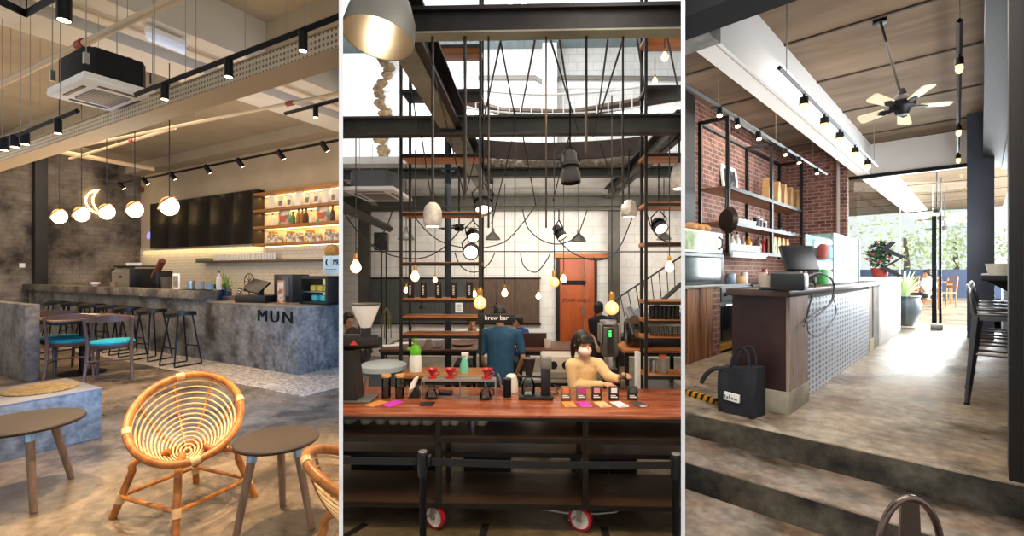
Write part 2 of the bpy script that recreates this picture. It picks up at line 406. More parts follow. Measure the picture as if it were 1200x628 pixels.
# --- bar stools
stool_m = mat('stool_black', '#15130f', .45)
def bar_stool(loc, rz, label):
    t = thing('bar_stool', label, 'stool', loc, rz, 'black bar stools along the concrete bar')
    b = MB(); b.prism(circ(24, .19), 'z', .722, .775)
    for v in b.bm.verts:
        v.co.x *= 1.05; v.co.z += .02 * (v.co.x / .19) ** 2 - .012 * (v.co.y / .19) ** 2
    b.build('seat', stool_m, t)
    for sx in (-1, 1):
        b = MB(); b.tube([(sx * .10, -.10, .74), (sx * .17, -.19, .03), (sx * .175, -.19, .012), (sx * .175, .19, .012), (sx * .17, .19, .03), (sx * .10, .10, .74)], .011, 8)
        b.build('leg', black, t)
    for y in (-.155, .155): b = MB(); b.tube([(-.15, y, .27), (.15, y, .27)], .01, 8); b.build('footrest', black, t)
    return t
st0 = None
for i, px in enumerate((212, 178, 150, 129, 108, 87, 68)):
    p = A.ly(px, 362, 3.62 if i < 3 else 3.66); loc = (p[0], p[1], 0)
    lab = 'black saddle bar stool, %s from the wicker chair end of the concrete bar' % (ORD[i] if i < 6 else 'farthest')
    if st0 is None: st0 = bar_stool(loc, .1, lab)
    else: dup(st0, loc, .1 + .15 * math.sin(i * 2.), lab)
# --- low wall, bench, mat
p = A.z(29, 448, 0); q = A.lx(47, 440, p[0]); zt = A.lx(29, 357, p[0])[2]
b = MB(); b.box(-4.4, 0, 0, q[1] - p[1], 0, zt, bev=.008)
solo(b, 'low_wall', mat('low_wall_concrete', '#766c62', .6, c2='#3f3933', scale=2.2, detail=12, lo=.41, hi=.6), 'low grey concrete dividing wall beside the teal cushioned chairs', 'wall', (p[0], p[1], 0))
bx = -4.845
b = MB(); b.box(-.72, 0, -2.2, 0, 0, .4, bev=.006)
t = thing('bench', 'long blue grey concrete bench block with a brown top at left', 'bench', (bx, 1.72, 0))
b.build('block', conc, t); b = MB(); b.box(-.73, .004, -2.2, .004, .4, .412, bev=.003); b.build('bench_top', conc_top, t)
straw = mat('woven_straw', '#c69a55', .8, c2='#8a6330', scale=40, detail=3, bump=.5, bscale=90)
p = A.z(49, 456, .412); b = MB(); b.lathe([(0, .012), (.05, .016), (.1, .012), (.14, .016), (.19, .012), (.225, .012), (.232, .005), (.225, 0), (0, 0)], n=32)
solo(b, 'placemat', straw, 'round woven straw mat lying on the concrete bench', 'mat', p)
# --- dining table and teal chairs
dwood = mat('grey_brown_wood', '#6b5146', .5, c2='#523c33', scale=4, st=(1, 1, .2))
teal = mat('teal_fabric', '#12a4b4', .8, c2='#0d8797', scale=20)
tl = A.z(97, 437, 0)
t = thing('dining_table', 'square wooden cafe table on a black pedestal by the bar', 'table', tl, 0)
b = MB(); b.box(-.42, .42, -.42, .42, .735, .76, bev=.006); b.build('tabletop', mat('table_wood', '#7b5d43', .45, c2='#5d432f', scale=5, st=(.2, 1, 1)), t)
b = MB(); b.box(-.40, .40, -.40, .40, .70, .735); b.build('table_frame', black, t)
b = MB(); b.cyl((0, 0, .03), (0, 0, .70), .04, n=16); b.build('pedestal', black, t)
b = MB(); b.lathe([(0, 0), (.25, 0), (.25, .015), (.06, .035), (0, .035)], n=28); b.build('base', black, t)
for k, (dx, dy) in enumerate(((.17, -.15), (-.25, .1))):
    b = MB(); b.box(-.14, .14, -.1, .1, 0, .012, bev=.004); b.box(-.13, .13, -.09, .09, .012, .016)
    solo(b, 'menu_card', mat('pale_card', '#cfc5b5', .6), 'pale flat menu on the cafe table, %s the camera' % ('nearer' if k == 0 else 'farther from'), 'menu', (tl[0] + dx, tl[1] + dy, .76), .5)
def teal_chair(loc, rz, label):
    t = thing('dining_chair', label, 'chair', loc, rz, 'teal cushioned cafe chairs')
    b = MB(); b.lathe([(0, .40), (.22, .40), (.235, .42), (.235, .45), (0, .45)], n=28); b.build('seat_rim', dwood, t)
    b = MB(); b.lathe([(0, .45), (.222, .45), (.232, .47), (.215, .492), (.12, .502), (0, .505)], n=28); b.build('cushion', teal, t)
    for sx in (-1, 1):
        b = MB(); b.tube([(sx * .235, .30, 0), (sx * .215, .22, .25), (sx * .21, .19, .45), (sx * .225, .235, .66), (sx * .235, .265, .80)], [.016, .019, .02, .017, .016], 8); b.build('rear_leg', dwood, t)
        b = MB(); b.tube([(sx * .16, -.14, .42), (sx * .18, -.19, 0)], [.019, .014], 8); b.build('front_leg', dwood, t)
    b = MB(); pts = []
    b2 = []
    n = 14
    for i in range(n + 1):
        a = -1 + 2 * i / n
        pts.append((a * .255, .285 - .16 * abs(a) ** 2.2 + .02, .0))
    for i in range(n):
        (x0, y0, _), (x1, y1, _) = pts[i], pts[i + 1]
        a0, a1 = abs(-1 + 2 * i / n), abs(-1 + 2 * (i + 1) / n)
        z0, z1 = .745 + .0 * a0, .745
        h0, h1 = .088 - .045 * a0 ** 2, .088 - .045 * a1 ** 2
        vs = [b.bm.verts.new(c) for c in ((x0, y0, z0), (x1, y1, z1), (x1, y1, z1 + h1), (x0, y0, z0 + h0), (x0, y0 + .022, z0), (x1, y1 + .022, z1), (x1, y1 + .022, z1 + h1), (x0, y0 + .022, z0 + h0))]
        for f in ((0, 1, 2, 3), (5, 4, 7, 6), (3, 2, 6, 7), (1, 0, 4, 5)): b.bm.faces.new([vs[q] for q in f])
        if i == 0: b.bm.faces.new([vs[q] for q in (0, 3, 7, 4)])
        if i == n - 1: b.bm.faces.new([vs[q] for q in (1, 5, 6, 2)])
    bmesh.ops.remove_doubles(b.bm, verts=b.bm.verts, dist=1e-4)
    b.build('backrest', dwood, t)
    b = MB(); b.tube([(-.215, .235, .26), (.215, .235, .26)], .012, 8)
    b.tube([(-.175, -.165, .2), (-.215, .245, .2)], .01, 8); b.tube([(.175, -.165, .2), (.215, .245, .2)], .01, 8); b.build('stretcher', dwood, t)
    return t
c1 = A.z(128, 448, 0); fdir = math.atan2(-.95, -.25)
def facing(dx, dy): return math.atan2(dx, -dy)       # rz that turns -Y to (dx, dy)
f = facing(-.88, .47)
ch = teal_chair(c1 + Vector((-.26, .13, 0)), f, 'teal cushioned wooden chair nearest the bar, seen from behind')
c2_ = A.z(74, 445, 0); dup(ch, c2_ + Vector((-.24, .16, 0)), f + .1, 'teal cushioned wooden chair right beside the low concrete wall, seen from behind')
p = A.z(74, 396, .46); dup(ch, (p[0], p[1], 0), facing(.8, .1), 'teal cushioned wooden chair on the far side of the cafe table, mostly hidden')
# --- three-legged side tables
oak = mat('limed_oak', '#8a6f58', .55, c2='#6a5342', scale=9, st=(3, 3, .25))
capm = mat('zinc_cap', '#7f9bb0', .3, .9)
topm = mat('bronze_tabletop', '#35281d', .55, c2='#281e16', scale=3)
def side_table(loc, rz, label, hgt, rad):
    t = thing('side_table', label, 'table', loc, rz, 'round three legged side tables')
    b = MB(); b.lathe([(0, hgt - .022), (rad - .01, hgt - .022), (rad, hgt - .012), (rad, hgt - .006), (rad - .006, hgt), (0, hgt)], n=48); b.build('tabletop', topm, t)
    for k in range(3):
        a = k * 2 * math.pi / 3; u = Vector((math.cos(a), math.sin(a), 0)); p1 = u * rad * .55 + Vector((0, 0, hgt - .022)); p0 = u * rad * .98
        b = MB(); b.tube([p0, p0.lerp(p1, .86)], [.017, .022], 14); l = b.build('leg', oak, t)
        b = MB(); b.tube([p0.lerp(p1, .85), p1], .0245, 14); b.build('leg_cap', capm, l)
    return t
zt = .47; pc = A.z(325, 513, zt); rad = 46 * A.depth(pc) / FPX
side_table((pc[0], pc[1], 0), R(-90) + face_cam(pc) + R(172), 'round bronze topped side table on three wooden legs, right of the wicker chair', zt, rad)
pc = A.z(28, 493, zt); rad2 = 55 * A.depth(pc) / FPX
side_table((pc[0], pc[1], 0), face_cam(pc) + R(38), 'round bronze topped side table on wooden legs, in front of the bench', zt, rad2)
# --- rattan chairs
rat = mat('honey_rattan', '#b8742f', .4, c2='#8a4f1c', scale=14, detail=3)
cane = mat('pale_cane', '#d9b888', .5, c2='#c39a63', scale=20)
XSC = .77
def rattan(loc, rz, label, Rr=.355, zc=.53, tilt=30, brot=38):
    t = thing('rattan_chair', label, 'chair', loc, rz, 'round rattan bowl chairs')
    m = Matrix.Translation((0, .02, zc)) @ Matrix.Rotation(R(tilt), 4, 'X')
    def P(r, a, dep): return m @ Vector((r * math.cos(a) * 1.03, r * math.sin(a), -dep))
    N = 48; dep = .20
    def bowl(r):
        q = r / Rr; return dep * (1 - q ** 2.4)
    off = lambda r: -.10 * (1 - r / Rr)             # the low point sits towards the front
    def PB(r, a): 
        v = Vector((r * math.cos(a) * XSC, r * math.sin(a) + off(r), -bowl(r))); return m @ v
    b = MB(); b.tube([PB(Rr, 2 * math.pi * i / N) for i in range(N)], .021, 10, True)
    rim = b.build('rim', rat, t)
    for k in range(12):
        b = MB(); a = R(12 + 30 * k); mid = PB(Rr, a); d = (PB(Rr, a + .05) - PB(Rr, a - .05)).normalized()
        if k % 3 == 0: b.cyl(mid - d * .022, mid + d * .022, .0235, n=12); b.build('rim_binding', cane, rim)
    b = MB(); nr = 15
    for k in range(nr):
        r = .025 + (Rr - .045) * k / (nr - 1)
        b.tube([PB(r, 2 * math.pi * i / 40) for i in range(40)], .0055, 6, True)
    b.build('cane_rings', cane, t)
    b = MB()
    for k in range(8):
        a = R(20 + 45 * k); b.tube([PB(.02 + (Rr - .02) * i / 10, a) + Vector((0, 0, -.008)) for i in range(11)], .0065, 6)
    b.build('cane_spokes', rat, t)
    fx, fy = .235, .26
    hub = .30
    for sx in (-1, 1):
        for sy in (-1, 1):
            RB = Matrix.Rotation(R(brot), 4, 'Z')
            top = RB @ Vector((sx * .10, .0 + sy * .10, .31))
            mid = RB @ Vector((sx * .175, sy * .19 + .0, .25)); ft = RB @ Vector((sx * fx, sy * fy, 0))
            b = MB(); b.tube([top - (mid - top) * .5 + Vector((0, 0, .0))] + bez(top, top + (mid - top) * .7 + Vector((0, 0, .05)), mid + (mid - top) * .15 + Vector((0, 0, .06)), mid, 6) + [mid.lerp(ft, .5), ft], .019, 10)
            l = b.build('leg', rat, t)
            q = mid.lerp(ft, .58); b = MB(); b.cyl(q - (ft - mid).normalized() * .025, q + (ft - mid).normalized() * .025, .0235, n=12)
            if l: b.build('leg_binding', cane, l)
    b = MB(); z = .115; gx, gy = .212, .235
    b.tube([(-gx, -gy, z), (gx, -gy, z)], .012, 8); b.tube([(-gx, gy, z), (gx, gy, z)], .012, 8)
    b.tube([(-gx, -gy, z), (-gx, gy, z)], .012, 8); b.tube([(gx, -gy, z), (gx, gy, z)], .012, 8); b.xf(Matrix.Rotation(R(brot), 4, 'Z')); b.build('stretcher', rat, t)
    b = MB(); b.tube([(.15 * math.cos(2 * math.pi * i / 24), .13 * math.sin(2 * math.pi * i / 24), .305) for i in range(24)], .017, 8, True); b.build('seat_ring', rat, t)
    return t
pc = A.z(219, 594, 0); rattan(pc + Vector((0, 0, 0)), face_cam(pc) + R(-4), 'round wicker bowl chair of honey coloured rattan standing on the open floor')
pc = A.d(452, 600, 2.12); rattan((pc[0], pc[1], 0), face_cam(pc) + R(95), 'second rattan chair cut off at the partition, only its left rim showing', .36, .40, 30)
# --- ceiling cassette air conditioner
zc = 2.72
cl, ctp, cr, cb = A.z(53, 113, zc), A.z(100, 91, zc), A.z(187, 118, zc), A.z(137, 133, zc)
cc = (cl + ctp + cr + cb) / 4; sx = ((cr - cb).length, (ctp - cl).length); sx = (abs(ctp[0] - cl[0]) + abs(cr[0] - cb[0])) / 2; sy = (abs(cr[1] - ctp[1]) + abs(cb[1] - cl[1])) / 2
acgrey = mat('dark_ac_casing', '#0b0b0c', .8); slot = mat('ac_slot', '#47484c', .5); grille = mat('ac_grille', '#9b948c', .6, dots=('xy', .02, .35, '#5d5852'))
def cassette(loc, rz, sx, sy, hb, label, casem, rods, ztop):
    t = thing('air_conditioner', label, 'air conditioner', loc, rz)
    hx, hy = sx / 2, sy / 2
    b = MB(); b.box(-hx, hx, -hy, hy, 0, .045, bev=.02); b.box(-hx * .97, hx * .97, -hy * .97, hy * .97, .04, .06); pn = b.build('panel', white_paint, t)
    b = MB(); b.box(-hx * .5, hx * .5, -hy * .5, hy * .5, -.012, .01, bev=.008); b.build('grille', grille, pn)
    for (x, y, w_, d) in ((0, .74, .52, .055), (0, -.74, .52, .055), (.74, 0, .055, .52), (-.74, 0, .055, .52)):
        b = MB(); b.box(hx * (x - w_), hx * (x + w_), hy * (y - d), hy * (y + d), -.006, .012, bev=.004); b.build('air_slot', slot, pn)
    c = .84; k = .22
    poly = [(-hx * c, -hy * (c - k)), (-hx * (c - k), -hy * c), (hx * (c - k), -hy * c), (hx * c, -hy * (c - k)), (hx * c, hy * (c - k)), (hx * (c - k), hy * c), (-hx * (c - k), hy * c), (-hx * c, hy * (c - k))]
    b = MB(); b.prism(poly, 'z', .055, hb); b.build('casing', casem, t)
    for (x, y) in rods:
        b = MB(); b.cyl((hx * x, hy * y, .12), (hx * x, hy * y, ztop), .004, n=6); b.box(hx * x - .015, hx * x + .015, hy * y - .015, hy * y + .015, .12, .2); b.build('hanger_rod', galv, t)
    return t
cassette(cc, 0, sx, sy, .27, 'white ceiling cassette air conditioner with black casing hung above the left cafe', acgrey, ((-.88, -.88), (.88, -.88), (.88, .88), (-.88, .88)), 4.2 - zc)
# --- track lights
hang_m = mat('hanging_wire', '#8f8778', .6)
def spot_head(t, p, ang, hd, r=.024, ln=.10, e=0, tgt=None):
    """a cylinder head under point p; hd = direction the lamp points"""
    d = Vector(hd).normalized(); p = Vector(p); q = p + Vector((0, 0, -.045))
    b = MB(); b.cyl(p, q, .008, n=8); b.cyl(q - d * ln * .5, q + d * ln * .5, r, n=14); h = b.build('spot_head', black, t)
    b = MB(); b.cyl(q + d * (ln * .5 - .002), q + d * (ln * .5 + .002), r * .82, n=14); b.build('lamp_face', spot_face, h)
def track(label, p0, p1, heads, ztop, wires=3, th=.03, name='track_light', hd=(0, 0, -1), **k):
    p0, p1 = Vector(p0), Vector(p1); mid = p0
    t = thing(name, label, 'track light', p0)
    d = p1 - p0; L = d.length; u = d / L; s = Vector((-u.y, u.x, 0)).normalized() * th * .5; z = Vector((0, 0, th * .5))
    b = MB(); b.tube([(0, 0, 0), d], th * .62, 4); b.build('rail', black, t)
    for i in range(wires):
        q = d * ((i + .5) / wires); b = MB(); b.cyl(q, (q.x, q.y, ztop - p0.z), .0022, n=5); b.build('hanging_wire', hang_m, t)
    for f in heads: spot_head(t, d * f + Vector((0, 0, -.015)), 0, hd, **k)
    return t
def frac(a, b_, px): return (px - a) / (b_ - a)
def on_line(rm, pa, pb, px):
    """share of the way from pa to pb whose picture column is px"""
    lo, hi = 0., 1.
    def col(f):
        q = rm.m @ Vector(pa).lerp(Vector(pb), f); return CXP + FPX * q.x / q.y
    s = 1 if col(1) > col(0) else -1
    for _ in range(40):
        m_ = (lo + hi) / 2
        if (col(m_) - px) * s < 0: lo = m_
        else: hi = m_
    return (lo + hi) / 2
pa = A.z(158, 110, 2.66); pb = A.z(399, 20, 2.66); pb[1] = pa[1] = (pa[1] + pb[1]) / 2
track('long black track with three spotlights crossing above the perforated tray', pa, pb, [on_line(A, pa, pb, x) for x in (193, 268, 355)], 4.2, 4, .032)
pa = A.ly(139, 211, 5.55); pb = A.ly(399, 170, 5.55); pb[2] = pa[2] = (pa[2] + pb[2]) / 2
track('black track along the back wall with seven tilted spotlights aimed at the panels', pa, pb, [on_line(A, pa, pb, x) for x in (142, 170, 202, 243, 281, 329, 380)], 4.2, 5, .04, hd=(.25, .55, -.8), r=.048, ln=.19)
pa = A.z(20, 158, 2.5); pb = A.z(91, 130, 2.5); pb[1] = pa[1]
track('short black track left of the air conditioner with one downward spotlight', pa, pb, [on_line(A, pa, pb, 68)], 4.2, 2, .03)
pa = A.z(334, 133, 2.9); pb = A.z(399, 117, 2.9); pb[1] = pa[1]
track('short black track by the partition with one spotlight, behind the perforated tray', pa, pb, [on_line(A, pa, pb, 370)], 4.2, 1, .03)
pa = A.z(0, 196, 2.4); pb = A.z(25, 200, 2.4)
track('short black track at the far left edge with a row of dark heads', A.z(-8, 166, 2.6), A.z(36, 152, 2.6), [.3, .6, .85], 4.2, 2, .035, r=.035)
t = thing('track_light', 'angled black track at the top left corner with one large spotlight', 'track light', A.z(31, 16, 3.0))
o0 = A.z(31, 16, 3.0); b = MB(); b.tube([A.z(-6, -2, 3.0) - o0, (0, 0, 0), A.z(66, -4, 3.0) - o0], .026, 4); b.build('rail', black, t)
q = A.z(75, 0, 2.9) - o0; spot_head(t, q, 0, (0, 0, -1), r=.035, ln=.14)
b = MB(); b.cyl(A.z(66, -4, 3.0) - o0, q + Vector((0, 0, .0)), .012, n=6); b.cyl((0, 0, 0), (0, 0, 1.2), .004, n=5); b.build('bracket', black, t)
# --- perforated cable tray
tray_m = mat('perforated_tray', '#c9b79b', .6, dots=('xz', .035, .27, '#6b5b45'))
zt = 2.62; yt = (A.z(0, 182, zt)[1] + A.z(397, 67, zt)[1]) / 2
t = thing('cable_tray', 'long perforated beige cable tray hung diagonally under the ceiling', 'cable tray', (-4.2, yt, zt))
b = MB(); b.box(-5, 3, 0, .004, 0, .115); b.box(-5, 3, .18, .184, 0, .115); b.build('perforated_side', tray_m, t)
b = MB(); b.box(-5, 3, 0, .184, -.006, 0); b.box(-5, 3, -.012, 0, .108, .115); b.build('tray_bottom', mat('tray_bottom', '#a08c6e', .6), t)
for x in (-4.3, -2.6, -1.2, .3, 1.5):
    b = MB(); b.cyl((x, .09, 0), (x, .09, 4.2 - zt), .0022, n=5); b.build('hanging_wire', hang_m, t)
# --- pipes
pipe_m = mat('beige_pipe', '#c4ae8e', .5); red = mat('red_joint', '#8e2a22', .5)
def pipe(label, p0, p1, r, joints=(), sprinkler=None, brackets=()):
    p0, p1 = Vector(p0), Vector(p1); t = thing('ceiling_pipe', label, 'pipe', p0); d = p1 - p0
    b = MB(); b.cyl((0, 0, 0), d, r, n=10); b.build('pipe_run', pipe_m, t)
    for f in joints:
        q = d * f; u = d.normalized() * .05; b = MB(); b.cyl(q - u, q + u, r * 1.5, n=10); j = b.build('joint', red, t)
    if sprinkler is not None:
        q, e = sprinkler; q = d * q; e = Vector(e); b = MB(); b.cyl(q, q + e, r * .6, n=8); b.cyl(q + e, q + e + Vector((0, 0, -.07)), r * .5, n=8); b.build('sprinkler_branch', white_paint, t)
        b = MB(); b.cyl(q + e + Vector((0, 0, .03)), q + e - Vector((0, 0, .03)), r, n=8); b.cyl(q + e - Vector((0, 0, .09)), q + e - Vector((0, 0, .075)), .025, n=10); b.build('sprinkler_head', red, t)
    for f in brackets:
        q = d * f; b = MB(); b.cyl(q, (q.x, q.y, 4.2 - p0.z), .0022, n=5); b.build('hanging_wire', hang_m, t)
    return t
pa = A.z(-20, 109, 3.3); pb = A.z(215, -6, 3.3)
pipe('slim beige sprinkler pipe slanting above the air conditioner', pa, pb, .028, (.60,), (.60, (.05, .32, -.03)), (.2, .45, .8))
pipe('slim beige pipe running above the back wall track to the partition', A.z(60, 178, 3.3), A.z(399, 109, 3.3), .02, (on_line(A, A.z(60, 178, 3.3), A.z(399, 109, 3.3), 340),), None, (.2, .6))
pipe('thick beige pipe running to the back wall above the globe lamps', A.z(38, 172, 3.4), A.z(180, 198, 3.4), .04, (), None, (.3, .8))
pipe('thin beige pipe branching across above the crescent moon', A.z(82, 186, 3.35), A.z(205, 150, 3.35), .022, (.65,), None, (.5,))
pipe('thin conduit pipe fixed under the first pale beam', (xb1 - .3, 1.6, 3.69), (xb1 - .3, 5.9, 3.69), .016)
# --- tube light, speaker, detector
p = A.z(195, 51, 3.6); t = thing('tube_light', 'short white fluorescent batten light fixed near the pale beam', 'light', p, R(4))
b = MB(); b.box(-.05, .05, -.17, .17, .03, .09, bev=.01); b.build('housing', white_paint, t)
b = MB(); b.cyl((0, -.165, 0), (0, .165, 0), .038, n=14); b.build('diffuser', mat('cool_diffuser', '#dfe8f2', .3, emit=.25, ecol='#dfeaff'), t)
p = A.ly(172.5, 181, WB - .12); b = MB(); b.box(-.12, .12, -.12, .11, -.17, .17, bev=.02)
t = thing('speaker', 'small black wall speaker high in the corner above the track', 'speaker', p); b.build('cabinet', blackp, t)
b = MB(); b.box(-.1, .1, -.128, -.118, -.15, .15); b.build('grille', mat('speaker_cloth', '#060607', .9), t)
p = A.ly(166, 222, WB - .04); b = MB(); b.lathe([(0, -.05), (.06, -.05), (.08, 0), (.08, .04), (0, .04)], m=Matrix.Rotation(R(90), 4, 'X')); solo(b, 'alarm_sounder', mat('dull_red', '#7b4a3c', .5), 'small round wall sounder beside the end of the track', 'alarm', p)
p = A.lx(26, 311, LW + .012); b = MB(); b.box(-.012, .012, -.05, .05, -.05, .05, bev=.008); solo(b, 'wall_switch', white_paint, 'small white switch plate on the dark raw wall', 'switch', p)
p = A.ly(176, 277, WB - .05); t = thing('wall_lamp', 'small violet glowing wall light left of the black panels', 'lamp', p)
b = MB(); b.ball((0, 0, 0), .14, (1, .4, .9)); b.build('shade', mat('violet_glow', '#8d86ff', .4, emit=1.6, ecol='#7f7cff'), t)
b = MB(); b.lathe([(0, -.2), (.07, -.18), (.12, -.06), (0, -.06)], m=Matrix.Diagonal((1, .4, 1, 1))); b.build('cup', a_wall, t)
# --- globe pendants and crescent
glow = mat('opal_glow', '#fff4dd', .3, emit=3.2, ecol='#ffedc8')
def globe(loc, rad, rz, label):
    t = thing('pendant_lamp', label, 'lamp', loc, rz, 'opal globe pendants with brass caps')
    b = MB(); b.ball((0, 0, 0), rad, (.88, 1, 1), u=24, v=16); b.build('globe', glow, t)
    m = Matrix.Rotation(R(-38), 4, 'Y') @ Matrix.Rotation(R(-18), 4, 'X')
    b = MB(); b.lathe([(rad * 1.03 * math.cos(R(a)), rad * 1.03 * math.sin(R(a))) for a in (22, 35, 50, 65, 80)] + [(0, rad * 1.03)], n=24, m=m)
    b.lathe([(rad * 1.04, rad * .30), (rad * 1.1, rad * .30), (rad * 1.1, rad * .42), (rad * 1.0, rad * .42)], n=28, m=m); b.xf(Matrix.Diagonal((.88, 1, 1, 1))); b.build('brass_cap', brass, t)
    b = MB(); b.cyl((0, 0, rad * .9), (0, 0, 4.2 - loc[2]), .006, n=6); b.build('cord', wire_m, t)
    return t
nm = ('farthest left of the five globe pendants', 'second globe pendant from the left', 'globe pendant overlapping the glowing crescent moon', 'globe pendant between the crescent and the black panels', 'globe pendant hanging in front of the black panels')
for (px, py, k, r), lab in zip(((69.5, 253.5, 6.7, 8.4), (95.5, 251, 6.3, 8.8), (125, 248, 6.1, 9), (158, 245.5, 5.7, 9.4), (198.5, 241.5, 5.3, 11)), nm):
    p = A.d(px, py, k); globe(p, r * k / FPX, face_cam(p), 'opal glass lamp with brass cap, ' + lab)
    l = lamp('POINT', p + Vector((0, 0, -.25)), 7, '#ffd9a0', size=.1, name='globe_light')
cr = []; p = A.lx(111, 237, LW + .06); S = A.depth(p) / FPX
def cres(pts): return [(0, x * S * 1.1, -y * S) for x, y in pts]
out = bez((4, -15.5, 0), (-13, -10, 0), (-11, 12, 0), (9, 15, 0), 14); inn = bez((9, 15, 0), (-3, 8, 0), (-5, -6, 0), (4, -15.5, 0), 12)
b = MB(); b.tube(cres([(q.x, q.y) for q in out] + [(q.x, q.y) for q in inn[1:-1]]), .022, 8, True)
t = thing('neon_sign', 'glowing crescent moon neon outline on the dark wall', 'neon sign', p)
b.build('neon_tube', mat('neon_warm', '#ffe3a8', .3, emit=5., ecol='#ffd78c'), t)
b = MB(); b.cyl((-.06, -.1, .2), (0, -.1, .2), .012, n=8); b.cyl((-.06, -.05, -.1), (0, -.05, -.1), .012, n=8); b.build('mount', black, t)
# --- black panels, shelves
gloss = mat('black_gloss_panel', '#1a1612', .3)
p0, p1 = A.ly(183, 265, WB), A.ly(310.5, 265, WB); z0, z1 = 1.965, 3.14
t = thing('panel_cabinet', 'row of glossy black wall panels above the tiled splashback', 'cabinet', (p0[0], WB - .14, z0))
W_ = p1[0] - p0[0]
for i in range(5):
    b = MB(); b.box(i * W_ / 5 + .004, (i + 1) * W_ / 5 - .004, 0, .03, 0, z1 - z0, bev=.004); b.build('panel', gloss, t)
b = MB(); b.box(0, W_, .03, .13, .02, z1 - z0 - .02); b.build('carcass', black, t)
swood = mat('shelf_wood', '#a8773f', .5, c2='#8c5e2e', scale=4, st=(.3, 2, 2))
SHZ = [A.ly(313, y, WB - .28)[2] for y in (224.5, 244.5, 264.5, 285)]
x0 = p1[0] + .02; x1 = -5.2
t = thing('display_shelf', 'lit wooden wall shelf unit of four boards beside the black panels', 'shelf', (x0, WB - .28, 0))
for i, z in enumerate(SHZ):
    b = MB(); b.box(0, x1 - x0, 0, .27, z - .05, z, bev=.004); b.build('shelf_board', swood, t)
    if i < 4: 
        b = MB(); b.box(.1, x1 - x0, .20, .215, z - .062, z - .05); b.build('light_strip', mat('led_strip', '#ffe9c0', .4, emit=4., ecol='#ffdf9f'), t)
b = MB(); b.box(-.03, 0, 0, .27, SHZ[3] - .05, SHZ[0]); b.build('side_board', mat('shelf_dark', '#3a2b1b', .6), t)
b = MB(); b.box(0, x1 - x0, .255, .27, SHZ[3], SHZ[0] - .05); b.build('back_board', mat('shelf_back', '#d8c49a', .7), t)
for i in range(3):
    lamp('AREA', (-8.1, WB - .12, SHZ[i] - .075), 7, '#ffd591', (-8.1, WB - .05, 0), 3.2, .05, name='shelf_light')
lamp('AREA', (-11.5, WB - .1, 1.93), 15, '#ffd591', (-11.5, WB - .02, 0), 7., .06, name='splash_light')
def at_shelf(px, i): q = A.ly(px, 250, WB - .17); return Vector((q[0], WB - .17, SHZ[i]))
wbag = mat('white_packet', '#e5ddcf', .6); prnt = mat('grey_print', '#7a746c', .7)
def packet(name, loc, w_, h, d, m, m2, label, cat, group):
    t = thing(name, label, cat, loc, 0, group)
    b = MB(); b.box(-w_ / 2, w_ / 2, -d / 2, d / 2, 0, h, bev=.006)
    for v in b.bm.verts:
        if v.co.z > h * .6: v.co.y *= .6
    b.build('packet', m, t)
    b = MB(); b.box(-w_ * .32, w_ * .32, -d / 2 - .003, -d / 2 + .03, h * .2, h * .62); b.build('printed_label', m2, t); return t
for i, px in enumerate((319.5, 330.7, 341, 351.5, 362.3, 372.7, 383, 393)):
    a = i in (0, 3, 6)
    packet('coffee_box', at_shelf(px, 1), .17 if a else .14, .30 if a else .24, .1, wbag, wbag if a else prnt, '%s white packet on the top lit shelf, counting from the black panels' % ORD[i], 'packet', 'white packets on the top lit shelf')
pouch = mat('teal_pouch', '#2a9c8b', .5, c2='#e0c9b0', scale=9, lo=.45, hi=.5, c3='#9c4030', scale3=7)
def bottle(loc, r, h, m, m2, label, group, name='bottle', cat='bottle'):
    t = thing(name, label, cat, loc, 0, group)
    b = MB(); b.lathe([(0, 0), (r, 0), (r, h * .55), (r * .75, h * .68), (r * .38, h * .76), (r * .36, h * .93), (0, h * .93)], n=14); b.build('body', m, t)
    b = MB(); b.lathe([(0, h * .9), (r * .42, h * .9), (r * .42, h), (0, h)], n=12); b.build('cap', m2, t); return t
amber = mat('amber_bottle', '#8a5a1e', .2); dbrown = mat('dark_bottle', '#4a2a14', .2); cream = mat('cream_bottle', '#ddd3c0', .3)
for i, (px, kind) in enumerate(((319.5, 2), (333.8, 9), (343.5, 3), (350, 0), (354.5, 0), (359, 1), (365, 2), (379, 9), (390, 1))):
    L_ = '%s item on the middle lit shelf, counting from the black panels' % ORD[i]
    if kind == 9: packet('pouch', at_shelf(px, 2), .30, .30, .1, pouch, mat('pouch_face', '#b4573e', .6), 'teal printed pouch, ' + L_, 'pouch', 'goods on the middle lit shelf')
    else: bottle(at_shelf(px, 2), .045, .30 if kind < 2 else .26, (amber, dbrown, cream, mat('green_bottle', '#4f6a2e', .3))[kind], black, ('amber', 'dark brown', 'cream', 'green')[kind] + ' bottle, ' + L_, 'goods on the middle lit shelf')
def jar(loc, r, h, m, lidm, label, group, lid=True):
    t = thing('jar', label, 'jar', loc, 0, group)
    b = MB(); b.lathe([(0, 0), (r, 0), (r * 1.04, h * .1), (r * 1.04, h * .7), (r * .8, h * .82), (0, h * .82)], n=16); b.build('body', m, t)
    b = MB(); b.lathe([(0, h * .82), (r * .85, h * .82), (r * .85, h), (0, h)], n=16); b.build('lid', lidm, t); return t
for i, (px, s) in enumerate(((320, 1.2), (328.5, .7), (341, 1.1), (351, .9), (363.8, 1.1), (373.7, .7), (386.8, 1.1), (394, .7))):
    jar(at_shelf(px, 3), .085 * s, .2 * s, mat('jar_beans', '#8f7a5f', .25, c2='#d9cdb6', scale=18, lo=.45, hi=.55), galv if i % 2 else brass, '%s jar on the lowest lit shelf, counting from the black panels' % ORD[i], 'jars on the lowest lit shelf')
